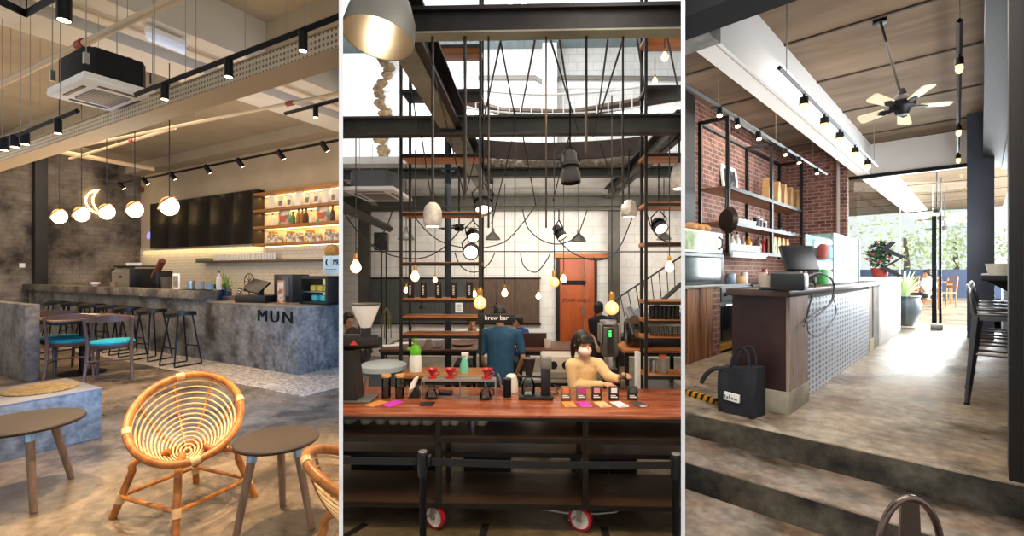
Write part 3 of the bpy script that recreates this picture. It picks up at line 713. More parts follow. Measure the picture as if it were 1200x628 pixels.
# --- narrow shelf with glasses
pz = A.ly(300, 304.5, WB - .25)[2]
xa, xb_ = A.ly(229, 305, WB - .25)[0], A.ly(388, 305, WB - .25)[0]
b = MB(); b.box(xa, xb_, WB - .25, WB - .02, pz - .04, pz, bev=.004); solo(b, 'long_shelf', mat('dark_shelf', '#6b5236', .5), 'single long narrow shelf with drinking glasses below the black panels', 'shelf')
cupg = mat('frosted_glass', '#d8d3c4', .25)
g0 = None
for i in range(22):
    q = A.ly(252 + i * 3.35, 300, WB - .14); loc = (q[0], WB - .14, pz)
    lab = 'clear drinking glass standing in the row on the narrow shelf'
    if g0 is None:
        b = MB(); b.lathe([(0, 0), (.03, 0), (.04, .14), (.036, .14), (.028, .012), (0, .012)], n=12); g0 = solo(b, 'drinking_glass', cupg, lab, 'glass', loc, 0, 'glasses on the narrow shelf')
    else: dup(g0, loc, 0)
q = A.ly(240, 300, WB - .14); b = MB(); b.box(-.28, .28, -.07, .07, 0, .07, bev=.02); solo(b, 'folded_cloth', mat('green_cloth', '#6f8a6a', .8), 'green folded cloths at the left end of the narrow shelf', 'cloth', (q[0], q[1], pz))
q = A.ly(389, 300, WB - .3); b = MB(); b.ball((0, 0, .13), .15, (1, .8, .9)); solo(b, 'basket', straw, 'round brown woven basket above the moon sign', 'basket', (q[0], q[1], pz - .0))
# --- things on the bar and counter
def machine(loc, rz):
    t = thing('espresso_machine', 'brushed steel espresso machine behind the raised bar', 'espresso machine', loc, rz)
    b = MB(); b.prism([(-.25, 0), (.25, 0), (.25, .42), (.15, .5), (-.15, .5), (-.25, .40)], 'x', -.40, .40); b.build('body', mat('machine_steel', '#b5a894', .35, .6), t)
    b = MB(); b.box(-.41, .41, -.22, .22, .5, .53, bev=.01); b.build('cup_rail', blackp, t)
    for x in (-.43, .40): b = MB(); b.box(x, x + .03, -.26, .26, 0, .47, bev=.01); b.build('side_panel', blackp, t)
    b = MB(); b.box(-.05, .05, -.256, -.24, .28, .32); b.build('badge', black, t)
    for i in range(6):
        b = MB(); b.lathe([(0, 0), (.03, 0), (.04, .06), (0, .055)], (-.3 + i * .11, 0, .53), 12); b.build('warming_cup', white_paint, t)
machine(Vector((A.ly(158, 330, 4.75)[0], 4.75, .96)), 0)
q = A.ly(190, 325, 4.75); t = thing('coffee_grinder', 'black coffee grinder with slanted arm next to the espresso machine', 'grinder', (q[0], 4.75, .96))
b = MB(); b.box(-.2, .12, -.15, .15, 0, .42, bev=.03); b.build('body', blackp, t)
b = MB(); b.cyl((-.1, -.1, .30), (.24, -.1, .62), .06, n=12); b.build('chute', mat('rust_red', '#6b3a2d', .5), t)
b = MB(); b.cyl((.16, 0, 0), (.16, 0, .30), .08, .1, n=14); b.build('hopper', mat('smoke_hopper', '#57524d', .2), t)
tb = 1.075
def on_bar(px): q = A.ly(px, 330, LY0 + .04); return Vector((q[0], LY0 + .04, tb))
b = MB(); b.lathe([(0, 0), (.035, 0), (.075, .05), (.07, .09), (0, .085)], n=16); solo(b, 'cup', cream, 'wide pale cup standing alone on the far part of the raised bar', 'cup', on_bar(112))
b = MB(); b.lathe([(0, 0), (.05, 0), (.055, .1), (0, .1)], n=14); solo(b, 'candle_jar', mat('brown_jar', '#7d6a55', .4), 'short brown jar on the raised bar left of the espresso machine', 'jar', on_bar(133))
q = on_bar(206); t = thing('picture_frame', 'small white framed picture standing on the raised bar', 'picture frame', q)
b = MB(); b.box(-.1, .1, 0, .02, 0, .26, bev=.004); b.build('frame', white_paint, t); b = MB(); b.box(-.075, .075, -.003, .004, .03, .22); b.build('picture', mat('grey_art', '#9b8f80', .6, c2='#5a5148', scale=9), t)
q = on_bar(232); b = MB(); b.box(-.26, .26, -.09, .09, 0, .015, bev=.005); solo(b, 'tray', blackp, 'flat black tray of cups at the right end of the raised bar', 'tray', q)
for i, (px, h, m_) in enumerate(((223.5, .13, galv), (235, .12, mat('grey_cup', '#8c8d88', .5)), (246, .09, mat('blue_cup', '#6f8792', .5)))):
    q = on_bar(px) + Vector((0, 0, .015)); r = .055
    b = MB(); b.lathe([(0, 0), (r * .9, 0), (r, h), (r * .88, h), (r * .8, .01), (0, .01)], n=18); solo(b, 'tumbler', m_, ('shiny steel tumbler', 'grey ceramic tumbler', 'small blue grey tumbler')[i] + ' on the black tray', 'tumbler', q)
bottle(on_bar(241) + Vector((0, .2, 0)) + Vector((0, 0, 0)), .04, .30, mat('brown_white', '#c9b9a5', .4), dbrown, 'pale bottle with brown cap standing behind the black tray', None)
zc_ = .905
def on_ctr(px, dy=.35): q = A.ly(px, 345, LY0 + dy); return Vector((q[0], LY0 + dy, zc_))
leafm = mat('plant_green', '#5c7a35', .6, c2='#8da24e', scale=12); potm = mat('dark_blue_pot', '#2b3440', .35)
def plant(loc, r, h, n, ln, spiky, label):
    t = thing('potted_plant', label, 'plant', loc); b = MB(); b.lathe([(0, 0), (r * .7, 0), (r, h * .5), (r * .92, h), (r * .8, h), (r * .8, h - .02), (0, h - .02)], n=18); b.build('pot', potm, t)
    b = MB(); rr = random.Random(int(loc[0] * 1000))
    for i in range(n):
        a = rr.uniform(0, 6.28); e = rr.uniform(.2, 1.) if spiky else rr.uniform(.5, 1.3); l = ln * rr.uniform(.6, 1)
        d = Vector((math.cos(a) * math.sin(e), math.sin(a) * math.sin(e), math.cos(e))); s = Vector((-d.y, d.x, 0)).normalized() * (.011 if spiky else .024)
        p_ = [Vector((0, 0, h - .02)) + d * l * f - Vector((0, 0, .12 * l * f * f * (3 if not spiky else 1))) for f in (0, .35, .7, 1)]
        vs = [b.bm.verts.new(v) for v in (p_[0] - s * .5, p_[0] + s * .5, p_[1] + s, p_[1] - s, p_[2] + s, p_[2] - s, p_[3])]
        for f in ((0, 1, 2, 3), (3, 2, 4, 5), (5, 4, 6)): b.bm.faces.new([vs[k] for k in f])
    b.build('leaves', leafm, t)
plant(on_ctr(256, .40), .085, .17, 40, .30, False, 'bushy potted plant in a dark blue pot by the bar step')
plant(on_ctr(266, .5), .075, .17, 26, .42, True, 'spiky potted plant in a dark blue pot, right of the bushy one')
q = on_ctr(276, .15); t = thing('menu_board', 'small tilted blackboard menu on the counter in front of the till', 'menu', q, R(-20))
mm = Matrix.Rotation(R(-18), 4, 'X'); b = MB(); b.box(-.16, .16, 0, .02, 0, .24, bev=.003).xf(mm); b.build('frame', swood, t); b = MB(); b.box(-.14, .14, -.003, .01, .02, .22).xf(mm); b.build('board', mat('chalkboard', '#242423', .7), t)
b = MB()
for i in range(5): b.box(-.1, .1 - .03 * (i % 3), -.005, 0, .185 - i * .032, .193 - i * .032)
b.xf(mm); b.build('chalk_lines', white_paint, t)
q = on_ctr(304, .32); t = thing('cash_register', 'black till with tilted screen standing on the stone counter', 'till', q, R(15))
b = MB(); b.box(-.27, .27, -.19, .19, 0, .11, bev=.01); b.build('drawer', blackp, t); b = MB(); b.box(-.03, .03, -.0, .06, .1, .2); b.build('neck', blackp, t)
b = MB(); b.box(-.19, .19, -.015, .015, -.13, .13, bev=.006).xf(Matrix.Translation((-.06, .0, .24)) @ Matrix.Rotation(R(-50), 4, 'X') @ Matrix.Rotation(R(12), 4, 'Y')); b.build('screen', blackp, t)
q = on_ctr(329, .2); t = thing('photo_stand', 'upright photo card in a wooden frame on the stone counter', 'photo card', q, R(-8))
b = MB(); b.box(-.1, .1, 0, .02, 0, .34, bev=.004); b.build('frame', swood, t)
b = MB(); b.box(-.085, .085, -.004, .004, .02, .32); b.build('photo', mat('food_photo', '#b0613a', .4, c2='#d8c7b6', scale=8, lo=.45, hi=.5, c3='#3a3633', scale3=6), t)
q = on_ctr(342, .62); t = thing('coffee_brewer', 'tall dark boxy brewer behind the photo card', 'coffee maker', q, 0)
b = MB(); b.box(-.22, .22, -.15, .15, 0, .42, bev=.012); b.build('body', mat('charcoal', '#2a2725', .45), t); b = MB(); b.box(-.03, .15, -.158, -.14, .1, .38); b.build('front_panel', mat('blue_grey_panel', '#4b5563', .3), t)
q = A.ly(381, 340, LY0 + .55); t = thing('display_fridge', 'small glass display fridge with lit shelves on the counter end', 'fridge', (q[0], LY0 + .55, zc_), 0)
b = MB(); b.box(-.3, .3, -.2, -.17, 0, .02); 
for (x0_, x1_, z0_, z1_) in ((-.3, .3, 0, .04), (-.3, .3, .36, .40), (-.3, -.25, 0, .4), (.25, .3, 0, .4)): b.box(x0_, x1_, -.2, .2, z0_, z1_)
b.box(-.3, .3, .18, .2, 0, .4); b.build('frame', blackp, t)
b = MB(); b.box(-.25, .25, .16, .18, .04, .36); b.build('back_light', mat('fridge_glow', '#d8cf8a', .5, emit=.5, ecol='#e6d98c'), t)
b = MB(); b.box(-.25, .25, -.15, .16, .17, .18); b.build('wire_shelf', steel, t)
for i, (x, z, m_) in enumerate(((-.15, .18, 'y'), (0, .18, 'y'), (.14, .18, 'y'), (-.12, .04, 't'), (.06, .04, 't'))):
    b = MB(); b.box(x - .055, x + .055, -.1, .05, z + .001, z + .09, bev=.02); b.build('cake', mat('cake_' + m_, '#c9a93e' if m_ == 'y' else '#4fb3a1', .5), t)
q = A.ly(389, 314, LY0 + .7); t = thing('shop_sign', 'pale blue sign board with crescent and lettering above the display fridge', 'sign', (q[0], LY0 + .78, zc_ + .40), 0)
b = MB(); b.box(-.30, .3, 0, .02, .03, .30, bev=.004); b.build('board', mat('pale_blue_board', '#b9d3da', .5), t)
b = MB(); b.box(-.1, .1, -.03, .05, 0, .03); b.build('foot', steel, t)
b = text_mb('MUN', .12, .003, 'LEFT').xf(Matrix.Translation((-.075, -.004, .20))); b.build('lettering', black, t)
b = MB(); b.box(-.25, .0, -.003, 0, .09, .10); b.box(-.25, -.05, -.003, 0, .065, .073); b.box(-.115, -.11, -.003, 0, .14, .26); b.build('fine_print', prnt, t)
cq = bez((.03, .055, 0), (-.06, .05, 0), (-.06, -.05, 0), (.03, -.055, 0), 10); ci = bez((.03, -.055, 0), (-.02, -.03, 0), (-.02, .03, 0), (.03, .055, 0), 10)
b = MB(); b.prism([(v.x - .20, v.y + .2) for v in cq] + [(v.x - .20, v.y + .2) for v in ci[1:-1]], 'y', -.004, 0); b.build('crescent', black, t)
q = on_ctr(292, .6); t = thing('wire_rack', 'dark round wire stand behind the till', 'rack', q)
b = MB(); b.tube([(.13 * math.cos(a * math.pi / 12), 0, .30 + .13 * math.sin(a * math.pi / 12)) for a in range(24)], .008, 6, True)
for k in range(4): b.tube([(.13 * math.cos(k * math.pi / 4), 0, .30 + .13 * math.sin(k * math.pi / 4)), (-.13 * math.cos(k * math.pi / 4), 0, .30 - .13 * math.sin(k * math.pi / 4))], .006, 6)
b.build('wheel', mat('dark_bronze', '#4b3a2c', .4, .6), t); b = MB(); b.cyl((0, 0, 0), (0, 0, .18), .01, n=8); b.cyl((0, 0, 0), (0, 0, .012), .08, n=16); b.build('stand', black, t)
# =============================================================== MIDDLE ROOM: brew bar under a steel frame
room(B)
lamp('AREA', (-1.7, 9.2, 7.0), 300, '#f2f7ff', (-.5, 10.8, 5.0), 3.0, 3.0, name='assumed_skylight_fill')  # area fill added high up, for daylight from an assumed skylight
lamp('AREA', (0, 5.6, 3.4), 70, '#ffe9cf', (0, 5.6, 0), 2.6, 4.5, name='bar_room_fill')  # broad overhead area fill added, no fitting built for it
lamp('AREA', (0.6, 9.3, 3.2), 150, '#fff6ec', (0.6, 11.5, 1.6), 4.5, 1.0, name='wall_wash_fill')  # area fill added to brighten the back wall, without any fitting
lamp('SPOT', (.2, 2.9, 3.5), 260, '#ffd9a8', (-.1, 4.3, .9), .15, angle=80, blend=.8, name='counter_spot')
K = lambda k: k / FPX
b_floor = mat('olive_screed', '#6e6047', .35, c2='#453b2b', scale=1.3, detail=9, c3='#84755a', scale3=.8)
b_wall = mat('whitewashed_block', '#dedbd5', .85, c2='#c9c5bd', scale=2., brick=('xz', .4, .2, '#b7b2a8', .006), bump=.15)
ol = mat('olive_steel_beam', '#45433a', .5, .2, c2='#35342c', scale=3); olf = mat('olive_flange', '#8b876f', .5, .2, c2='#6f6c58', scale=2)
dks = mat('dark_bar_steel', '#1f1b18', .45, .4, c2='#2c2520', scale=5)
plank = mat('orange_plank', '#c07838', .5, c2='#8f5224', scale=5, st=(.3, 3, 3))
b = MB(); b.box(-5, 5, 1.0, 12, -.2, 0)
B.clips.append((Vector((0, 2.0, 0)), Vector((0, -1, 0)))); struct(b, 'floor', b_floor); B.clips.pop()
b = MB(); xw = B.ly(449, 60, 11.5)[0]
b.box(-5, 5, 11.5, 11.7, 0, 4.3); b.box(xw, 5, 11.5, 11.7, 4.3, 8); struct(b, 'wall_back', b_wall)
b = MB(); rr = random.Random(3)
for i in range(90):
    z = 4.35 + i * .04; b.ball((xw + rr.uniform(-.06, .12) + .1 * math.sin(i * .21), 11.42, z + rr.uniform(-.05, .05)), rr.uniform(.05, .12), (1.3, .5, .8), 6, 4)
struct(b, 'trim_broken_wall_edge', mat('broken_brick', '#55402b', .9, c2='#8f7453', scale=9))
b = MB(); b.box(-5, xw, 11.6, 11.62, 4.3, 8); struct(b, 'window_1', pane_mat('window_pane', '#ffffff'))
b = MB(); b.box(xw, 5, 11.44, 11.5, 6.55, 6.8); struct(b, 'trim_1', white_paint)
b = MB(); p = B.ly(644, 50, 11.3); b.box(p[0] - .17, p[0] + .17, 11.2, 11.5, 4.3, 8); struct(b, 'trim_upper_column', white_paint)
b = MB(); b.box(-5, 5, 10.25, 11.6, 7.55, 7.7); struct(b, 'ceiling_roof', mat('grey_roof_sheet', '#7f8a8c', .6, c2='#6b7678', scale=2, st=(8, .2, 1)))
b = MB()
pp = [B.ly(x, y, 11.38) for x, y in ((560, 91), (627, 91), (636, 97), (648, 97), (657, 91), (798, 92))]; b.tube(pp, .06, 8); solo(b, 'wall_pipe', mat('grey_pipe', '#7b766c', .5), 'grey conduit pipe kinked around the white upper column', 'pipe')
# mezzanine
b = MB(); b.box(-5, 5, 8.7, 11.5, 4.12, 4.25); struct(b, 'ceiling_mezzanine', mat('mezz_white', '#dcdad4', .8, c2='#c4c1b9', scale=1))
b = MB(); pts = []
for i in range(17):
    f = i / 16; q = B.d(546 + f * 204, 0, 8.55); pts.append((q[0], 8.55 + .35 * (1 - (2 * f - 1) ** 2) - .3))
b.prism(pts + [(x, y + .06) for x, y in pts[::-1]], 'z', 4.15, 4.46); struct(b, 'trim_mezzanine_fascia', mat('rusty_fascia', '#4a3b30', .5, .3, c2='#2f2620', scale=3))
b = MB()
for i in range(70):
    f = i / 69; q = pts[min(16, int(f * 16))]; b.ball((pts[0][0] + (pts[-1][0] - pts[0][0]) * f, q[1] + .14, 4.08 + rr.uniform(-.03, .04)), rr.uniform(.05, .10), (1, .6, .8), 7, 5)
struct(b, 'trim_broken_slab_edge', mat('rubble', '#b3a48d', .9, c2='#8d7a60', scale=12))
t = thing('balcony_railing', 'thin white bar railing standing on the curved mezzanine edge', 'railing', (pts[0][0], 8.4, 4.46))
o = Vector((pts[0][0], 8.4, 4.46))
b = MB(); b.tube([Vector((x, y + .05, 5.35)) - o for x, y in pts], .02, 6); b.tube([Vector((x, y + .05, 5.0)) - o for x, y in pts], .015, 6); b.build('rail', white_paint, t)
for i in range(0, 17):
    x, y = pts[i]; b = MB(); b.cyl(Vector((x, y + .03, 4.46)) - o, Vector((x, y + .05, 5.35)) - o, .012, n=6); b.build('baluster', white_paint, t)
# beams (setting)
def ibeam(nm, x0, x1, y0, y1, z0, z1, ax, m=ol, mf=olf, fw=.09):
    b = MB(); t_ = .025
    if ax == 'x':
        yc = (y0 + y1) / 2; b.box(x0, x1, yc - .015, yc + .015, z0, z1); b.box(x0, x1, yc - fw, yc + fw, z0, z0 + t_); b.box(x0, x1, yc - fw, yc + fw, z1 - t_, z1)
    else:
        xc = (x0 + x1) / 2; b.box(xc - .015, xc + .015, y0, y1, z0, z1); b.box(xc - fw, xc + fw, y0, y1, z0, z0 + t_); b.box(xc - fw, xc + fw, y0, y1, z1 - t_, z1)
    struct(b, nm, m)
xl = B.z(530, 153, 3.78)[0]; xr = B.z(790, 160, 3.78)[0]
ibeam('ceiling_beam', xl, xl, 2.4, 10.7, 3.79, 4.12, 'y', dks, olf, .12)
b = MB(); b.box(xl - .13, xl + .05, 2.4, 10.7, 3.775, 3.79); struct(b, 'ceiling_beam_flange', olf)
ibeam('ceiling_beam', xr, xr, 5.5, 10.7, 3.74, 3.98, 'y', ol, olf, .10)
q = B.d(480, 40, 3.15); z1 = B.d(480, 10, 3.15)[2]; ibeam('ceiling_beam', q[0], 3, 3.15, 3.15, q[2], z1, 'x', dks, olf, .055)
b = MB(); b.box(q[0], 3, 3.09, 3.21, q[2] - .012, q[2]); struct(b, 'ceiling_beam_flange', olf)
ibeam('ceiling_beam', -4, 4, 5.56, 5.56, B.d(600, 158, 5.56)[2], B.d(600, 137, 5.56)[2], 'x', ol, olf, .09)
ibeam('ceiling_beam', -4, 4, 8.3, 8.3, B.d(600, 208, 8.3)[2], B.d(600, 197, 8.3)[2], 'x', ol, olf, .09)
ibeam('ceiling_beam', -5, 5, 10.9, 10.9, B.d(600, 247, 10.9)[2], B.d(600, 230, 10.9)[2], 'x', ol, ol, .10)
for px in (428.5, 718.5):
    q = B.ly(px, 300, 11.2); b = MB(); b.box(q[0] - .1, q[0] + .1, 11.1, 11.3, 0, 3.6); b.box(q[0] - .13, q[0] + .13, 11.06, 11.1, 0, 3.6); struct(b, 'trim_steel_column', ol)
b = MB(); b.tube([B.d(402, 243, 6.2), B.d(457, 268, 8.6)], .07, 4); struct(b, 'trim_brace', ol)
b = MB(); b.tube([B.d(402, 214, 6.5), B.d(440, 240, 9)], .05, 4); struct(b, 'trim_brace', ol)
for (x0, x1, y0, y1) in ((484, 508, 124, 137), (537, 557, 131, 137), (722, 745, 131, 138), (748, 771, 129, 138), (773, 797, 126, 138)):
    p0, p1 = B.ly(x0, y1, 11.45), B.ly(x1, y0, 11.45); b = MB(); b.box(p0[0], p1[0], 11.43, 11.48, p0[2], p1[2]); struct(b, 'window_clerestory', mat('clerestory_light', '#e8f2ff', .4, emit=2.2, ecol='#eef5ff'))
# sloped mezzanine stair stringers at the top right
b = MB(); b.tube([B.d(672, 133, 9), B.d(798, 112, 8)], .09, 4); b.tube([B.d(540, 117, 9), B.d(590, 131, 9), B.d(672, 133, 9)], .08, 4); struct(b, 'trim_upper_stringer', mat('brown_steel', '#5b4a3a', .5, .3))
# --- back wall things
p0, p1 = B.ly(433, 378, 11.4), B.ly(632.5, 327, 11.4); pm = B.ly(545, 350, 11.4)[0]
t = thing('blackboard', 'long dark board on the whitewashed back wall, greenish left and brown right', 'blackboard', (p0[0], 11.42, p0[2])); W_, Hh = p1[0] - p0[0], p1[2] - p0[2]
b = MB(); b.box(0, pm - p0[0], 0, .04, 0, Hh); b.build('green_panel', mat('board_green', '#3a3d3a', .7, c2='#4a4d49', scale=4, st=(6, 1, 1)), t)
b = MB(); b.box(pm - p0[0] + .01, W_, 0, .04, 0, Hh); b.build('brown_panel', mat('board_brown', '#5a4636', .7, c2='#463528', scale=4, st=(6, 1, 1)), t)
b = MB(); b.box(-.03, W_ + .03, -.01, .05, Hh, Hh + .04); b.box(-.03, W_ + .03, -.01, .05, -.04, 0); b.build('frame', black, t)
dr = mat('orange_door', '#a5501f', .45, c2='#8c3f16', scale=2, st=(3, 3, .4))
p0, p1 = B.ly(656, 404, 11.4), B.ly(697, 304, 11.4); W_ = p1[0] - p0[0]
t = thing('door', 'orange brown staff door with a narrow side leaf in the back wall', 'door', (p0[0], 11.44, 0))
b = MB(); b.box(0, W_ * .70, 0, .05, 0, p1[2], bev=.004); d1 = b.build('door_leaf', dr, t); b = MB(); b.box(W_ * .72, W_, 0, .05, 0, p1[2], bev=.004); b.build('side_leaf', dr, t)
b = MB(); b.box(.05, W_ * .68 + .06, -.02, 0, 1.78, 1.88); b.build('sign_plate', black, d1)
b = text_mb('STAFF ONLY', .122, .003, 'LEFT').xf(Matrix.Translation((.06, -.006, 1.39))); b.build('lettering', mat('dark_letter', '#3a1c10', .6), d1)
b = MB(); b.cyl((W_ * .64, -.05, 1.05), (W_ * .64, -.05, 1.25), .012, n=8); b.cyl((W_ * .64, -.05, 1.06), (W_ * .64, 0, 1.06), .01, n=6); b.cyl((W_ * .64, -.05, 1.24), (W_ * .64, 0, 1.24), .01, n=6); b.build('door_handle', steel, d1)
b = MB(); b.box(-.1, 0, -.03, .06, 0, p1[2] + .05); b.box(W_, W_ + .06, -.03, .06, 0, p1[2] + .05); b.build('door_frame', dks, t)
q0, q1 = B.ly(650, 302, 11.38), B.ly(725, 298, 11.38); b = MB(); b.box(q0[0], q1[0], 11.36, 11.44, q0[2], q1[2] + .02); solo(b, 'timber_beam', plank, 'thin timber batten fixed above the orange staff door', 'batten')
def notice(px0, py0, px1, py1, y, label, m=white_paint, lines=4):
    p0, p1 = B.ly(px0, py1, y), B.ly(px1, py0, y); W_, H_ = p1[0] - p0[0], p1[2] - p0[2]
    t = thing('notice', label, 'notice', (p0[0], y, p0[2])); b = MB(); b.box(0, W_, 0, .012, 0, H_); b.build('sheet', m, t)
    b = MB()
    for i in range(lines): b.box(W_ * .15, W_ * (.85 - .12 * (i % 2)), -.003, 0, H_ * (.2 + .6 * i / lines), H_ * (.2 + .6 * i / lines) + H_ * .05)
    b.build('print', prnt, t)
notice(533.5, 353, 542, 366, 11.38, 'small white notice sheet pinned to the dark board')
# wires across the room
def wire_run(label, pts, r=.012, m=wire_m, group=None, name='cable', cat='cable'):
    o = Vector(pts[0]); b = MB(); b.tube([Vector(p) - o for p in pts], r, 6); return solo(b, name, m, label, cat, o, 0, group)
wire_run('straight black rod spanning the room just under the far beam', [B.d(400, 242, 6.6), B.d(800, 242, 6.6)], .016, name='lighting_rod', cat='rod')
wire_run('thin black rod spanning the whitewashed wall above the door', [B.d(433, 294.5, 9.5), B.d(800, 295, 9.5)], .014, name='lighting_rod', cat='rod')
for lab, pl in (('longest sagging black cable at the left, below the air conditioner', ((403, 249), (420, 272), (450, 296), (490, 303), (520, 290), (545, 262))),
                ('sagging black cable crossing the left hanging shelf', ((481, 243), (492, 262), (515, 282), (552, 291), (590, 284), (612, 262), (626, 243))),
                ('sagging black cable below the black stage lamp', ((612, 243), (618, 266), (634, 281), (655, 286), (676, 276), (688, 246))),
                ('sagging black cable above the timber batten', ((655, 282), (672, 297), (700, 305), (724, 293), (742, 252))),
                ('sagging black cable beside the right hanging shelf', ((757, 247), (764, 268), (776, 281), (790, 284))),
                ('thin looping cable low in front of the dark board', ((533, 296), (540, 312), (556, 319), (572, 310), (580, 296))),
                ('thin looping cable left of the orange door', ((610, 297), (614, 312), (628, 319), (640, 306), (645, 296))),
                ('looping cable hanging from the left brace', ((418, 292), (436, 288), (452, 268), (461, 243)))):
    q = [B.d(x, y, 6.6) for x, y in pl]; out = []
    for i in range(len(q) - 1):
        a, b_, c, d = q[max(i - 1, 0)], q[i], q[i + 1], q[min(i + 2, len(q) - 1)]
        for s in range(4):
            f = s / 4; out.append(.5 * ((2 * b_) + (-a + c) * f + (2 * a - 5 * b_ + 4 * c - d) * f * f + (-a + 3 * b_ - 3 * c + d) * f ** 3))
    wire_run(lab, out + [q[-1]], .009)
slant = (((497, 41), (525, 153), 3.2, 5.5), ((590, 33), (564, 153), 3.2, 5.5), ((587, 51), (604, 140), 4, 5.5), ((479, 76), (490, 160), 4, 5.6), ((641, 33), (679, 158), 3.2, 5.6), ((628, 41), (610, 135), 3.2, 5.5), ((655, 41), (669, 132), 3.2, 5.5), ((713, 41), (701, 132), 3.2, 5.5), ((734, 34), (695, 160), 3.2, 5.6), ((746, 41), (758, 122), 3.2, 5.4), ((780, 34), (797, 115), 3.2, 5.4),
         ((494, 160), (506, 236), 5.6, 6.2), ((527, 160), (545, 234), 5.6, 6.5), ((562, 163), (545, 231), 5.6, 6.5), ((600, 165), (576, 262), 5.6, 6.5), ((613, 160), (628, 241), 5.6, 6.5), ((667, 160), (648, 236), 5.6, 6.5), ((703, 168), (722, 224), 5.6, 6.5))
for (a, c, k0, k1) in slant: wire_run('thin dark cable strung at a slant between the overhead beams', [B.d(a[0], a[1], k0), B.d(c[0], c[1], k1)], .008, group='slanted cables under the beams')
for (px, y0, y1, k, r) in ((507, 39, 236, 3.16, .010), (545, 39, 234, 3.16, .0115), (572.5, 39, 267, 3.16, .0075), (640, 39, 267, 3.16, .0065), (687, 39, 180, 3.16, .010), (730, 39, 239, 3.16, .0075)):
    wire_run('thin dark rod hanging straight down from the near crossbeam', [B.d(px, y0, k), B.d(px, y1, k)], r, dks, 'vertical hanging rods', 'hanging_rod', 'rod')
q = B.d(525, 438, 7.0); b = MB(); b.cyl((0, 0, 0), (0, 0, 4.3), .052, n=16); b.cyl((0, 0, 0), (0, 0, .02), .12, n=16); b.cyl((0, 0, 3.6), (0, 0, 3.62), .1, n=16)
solo(b, 'steel_post', mat('blue_grey_post', '#3c4650', .4, .5, c2='#2c343c', scale=5), 'round blue grey steel post behind the left hanging shelf', 'post', (q[0], q[1], 0))
# --- hanging shelf frames
def rack(label, x0, x1, y0, y1, posts, shelves, ztop=5.9):
    o = Vector((x0, y0, 0)); t = thing('shelf_frame', label, 'shelf', o); 
    for (x, y) in posts: b = MB(); b.box(x - x0 - .017, x - x0 + .017, y - y0 - .017, y - y0 + .017, 0, ztop); b.build('post', dks, t)
    for (z, a, c, m) in shelves:
        b = MB(); b.box(a - x0, c - x0, .0, y1 - y0, z - .045, z, bev=.003); s = b.build('shelf_board', m, t)
        b = MB(); b.box(a - x0, c - x0, -.012, 0, z - .05, z - .01); b.build('shelf_rail', dks, s)
    return t
yk = 5.9; zz = lambda y: B.ly(520, y, yk)[2]
xa, xb_ = B.ly(470, 300, yk)[0], B.ly(563, 300, yk)[0]
rack('tall hanging steel shelf frame with orange boards, left of the blue shirt', xa, xb_, yk, yk + .38, ((xa, yk), (xa + .02, yk + .38), (xb_, yk), (xb_ - .01, yk + .38)),
     [(zz(y), xa if y > 90 else xa + .38, xb_, plank if y != 104 else dks) for y in (52, 104, 180, 248, 307, 350, 371, 392)])
xa2, xb2_ = B.ly(757, 300, yk)[0], 2.4
rack('tall steel shelf frame against the right partition with black mugs and glasses', xa2, xb2_, yk, yk + .4, ((xa2, yk), (xa2 + .04, yk + .4)),
     [(zz(y), xa2, xb2_, plank if y != 103 else dks) for y in (43, 103, 181, 238, 284, 352, 374, 394, 438)])
SZ = zz
# --- cassette, fan, speaker, pendants
zc = B.d(440, 224, 6.6)[2]
cassette((B.d(443, 222, 7.0)[0], 7.0, zc), 0, .74, 1.1, .30, 'white ceiling cassette air conditioner under the steel frame, top left of the brew bar', mat('mid_grey_casing', '#5d6062', .6), ((-.55, -.5), (.55, -.5), (.55, .5), (-.55, .5)), 4.1 - zc)
def fan_small(loc, label, zt, rb=.42, m=black):
    t = thing('ceiling_fan', label, 'fan', loc); b = MB(); b.lathe([(0, -.06), (.07, -.05), (.09, 0), (.06, .06), (0, .07)], n=16); b.cyl((0, 0, .05), (0, 0, zt - loc[2]), .014, n=8); b.build('motor', m, t)
    for k in range(3):
        a = .5 + k * 2.094; u = Vector((math.cos(a), math.sin(a), 0)); s = Vector((-u.y, u.x, .15)) * .055
        b = MB(); vs = [u * .08 - s * .5, u * .08 + s * .5, u * rb + s, u * rb - s]; b.prism([(0, 0), (1, 0), (1, 1), (0, 1)], 'z', 0, .012)
        for i, v in enumerate(b.bm.verts): v.co = vs[i % 4] + Vector((0, 0, .012 if i > 3 else 0))
        b.build('blade', m, t)
    return t
fan_small(B.d(538, 267, 8.0), 'black ceiling fan behind the blue grey post', 3.9)
p = B.d(447, 283, 10.6); t = thing('speaker', 'black box speaker on a thin stand pole near the back wall', 'speaker', (p[0], p[1], 0)); b = MB(); b.box(-.14, .14, -.12, .12, p[2] - .2, p[2] + .2, bev=.02); b.build('cabinet', blackp, t); b = MB(); b.cyl((0, 0, 0), (0, 0, p[2] - .2), .02, n=8); b.cyl((0, 0, 0), (0, 0, .02), .2, n=14); b.build('stand', black, t)
enamel = mat('grey_enamel', '#8f8b82', .4, .5); inner = mat('lamp_inner', '#d8cdb8', .35, .6)
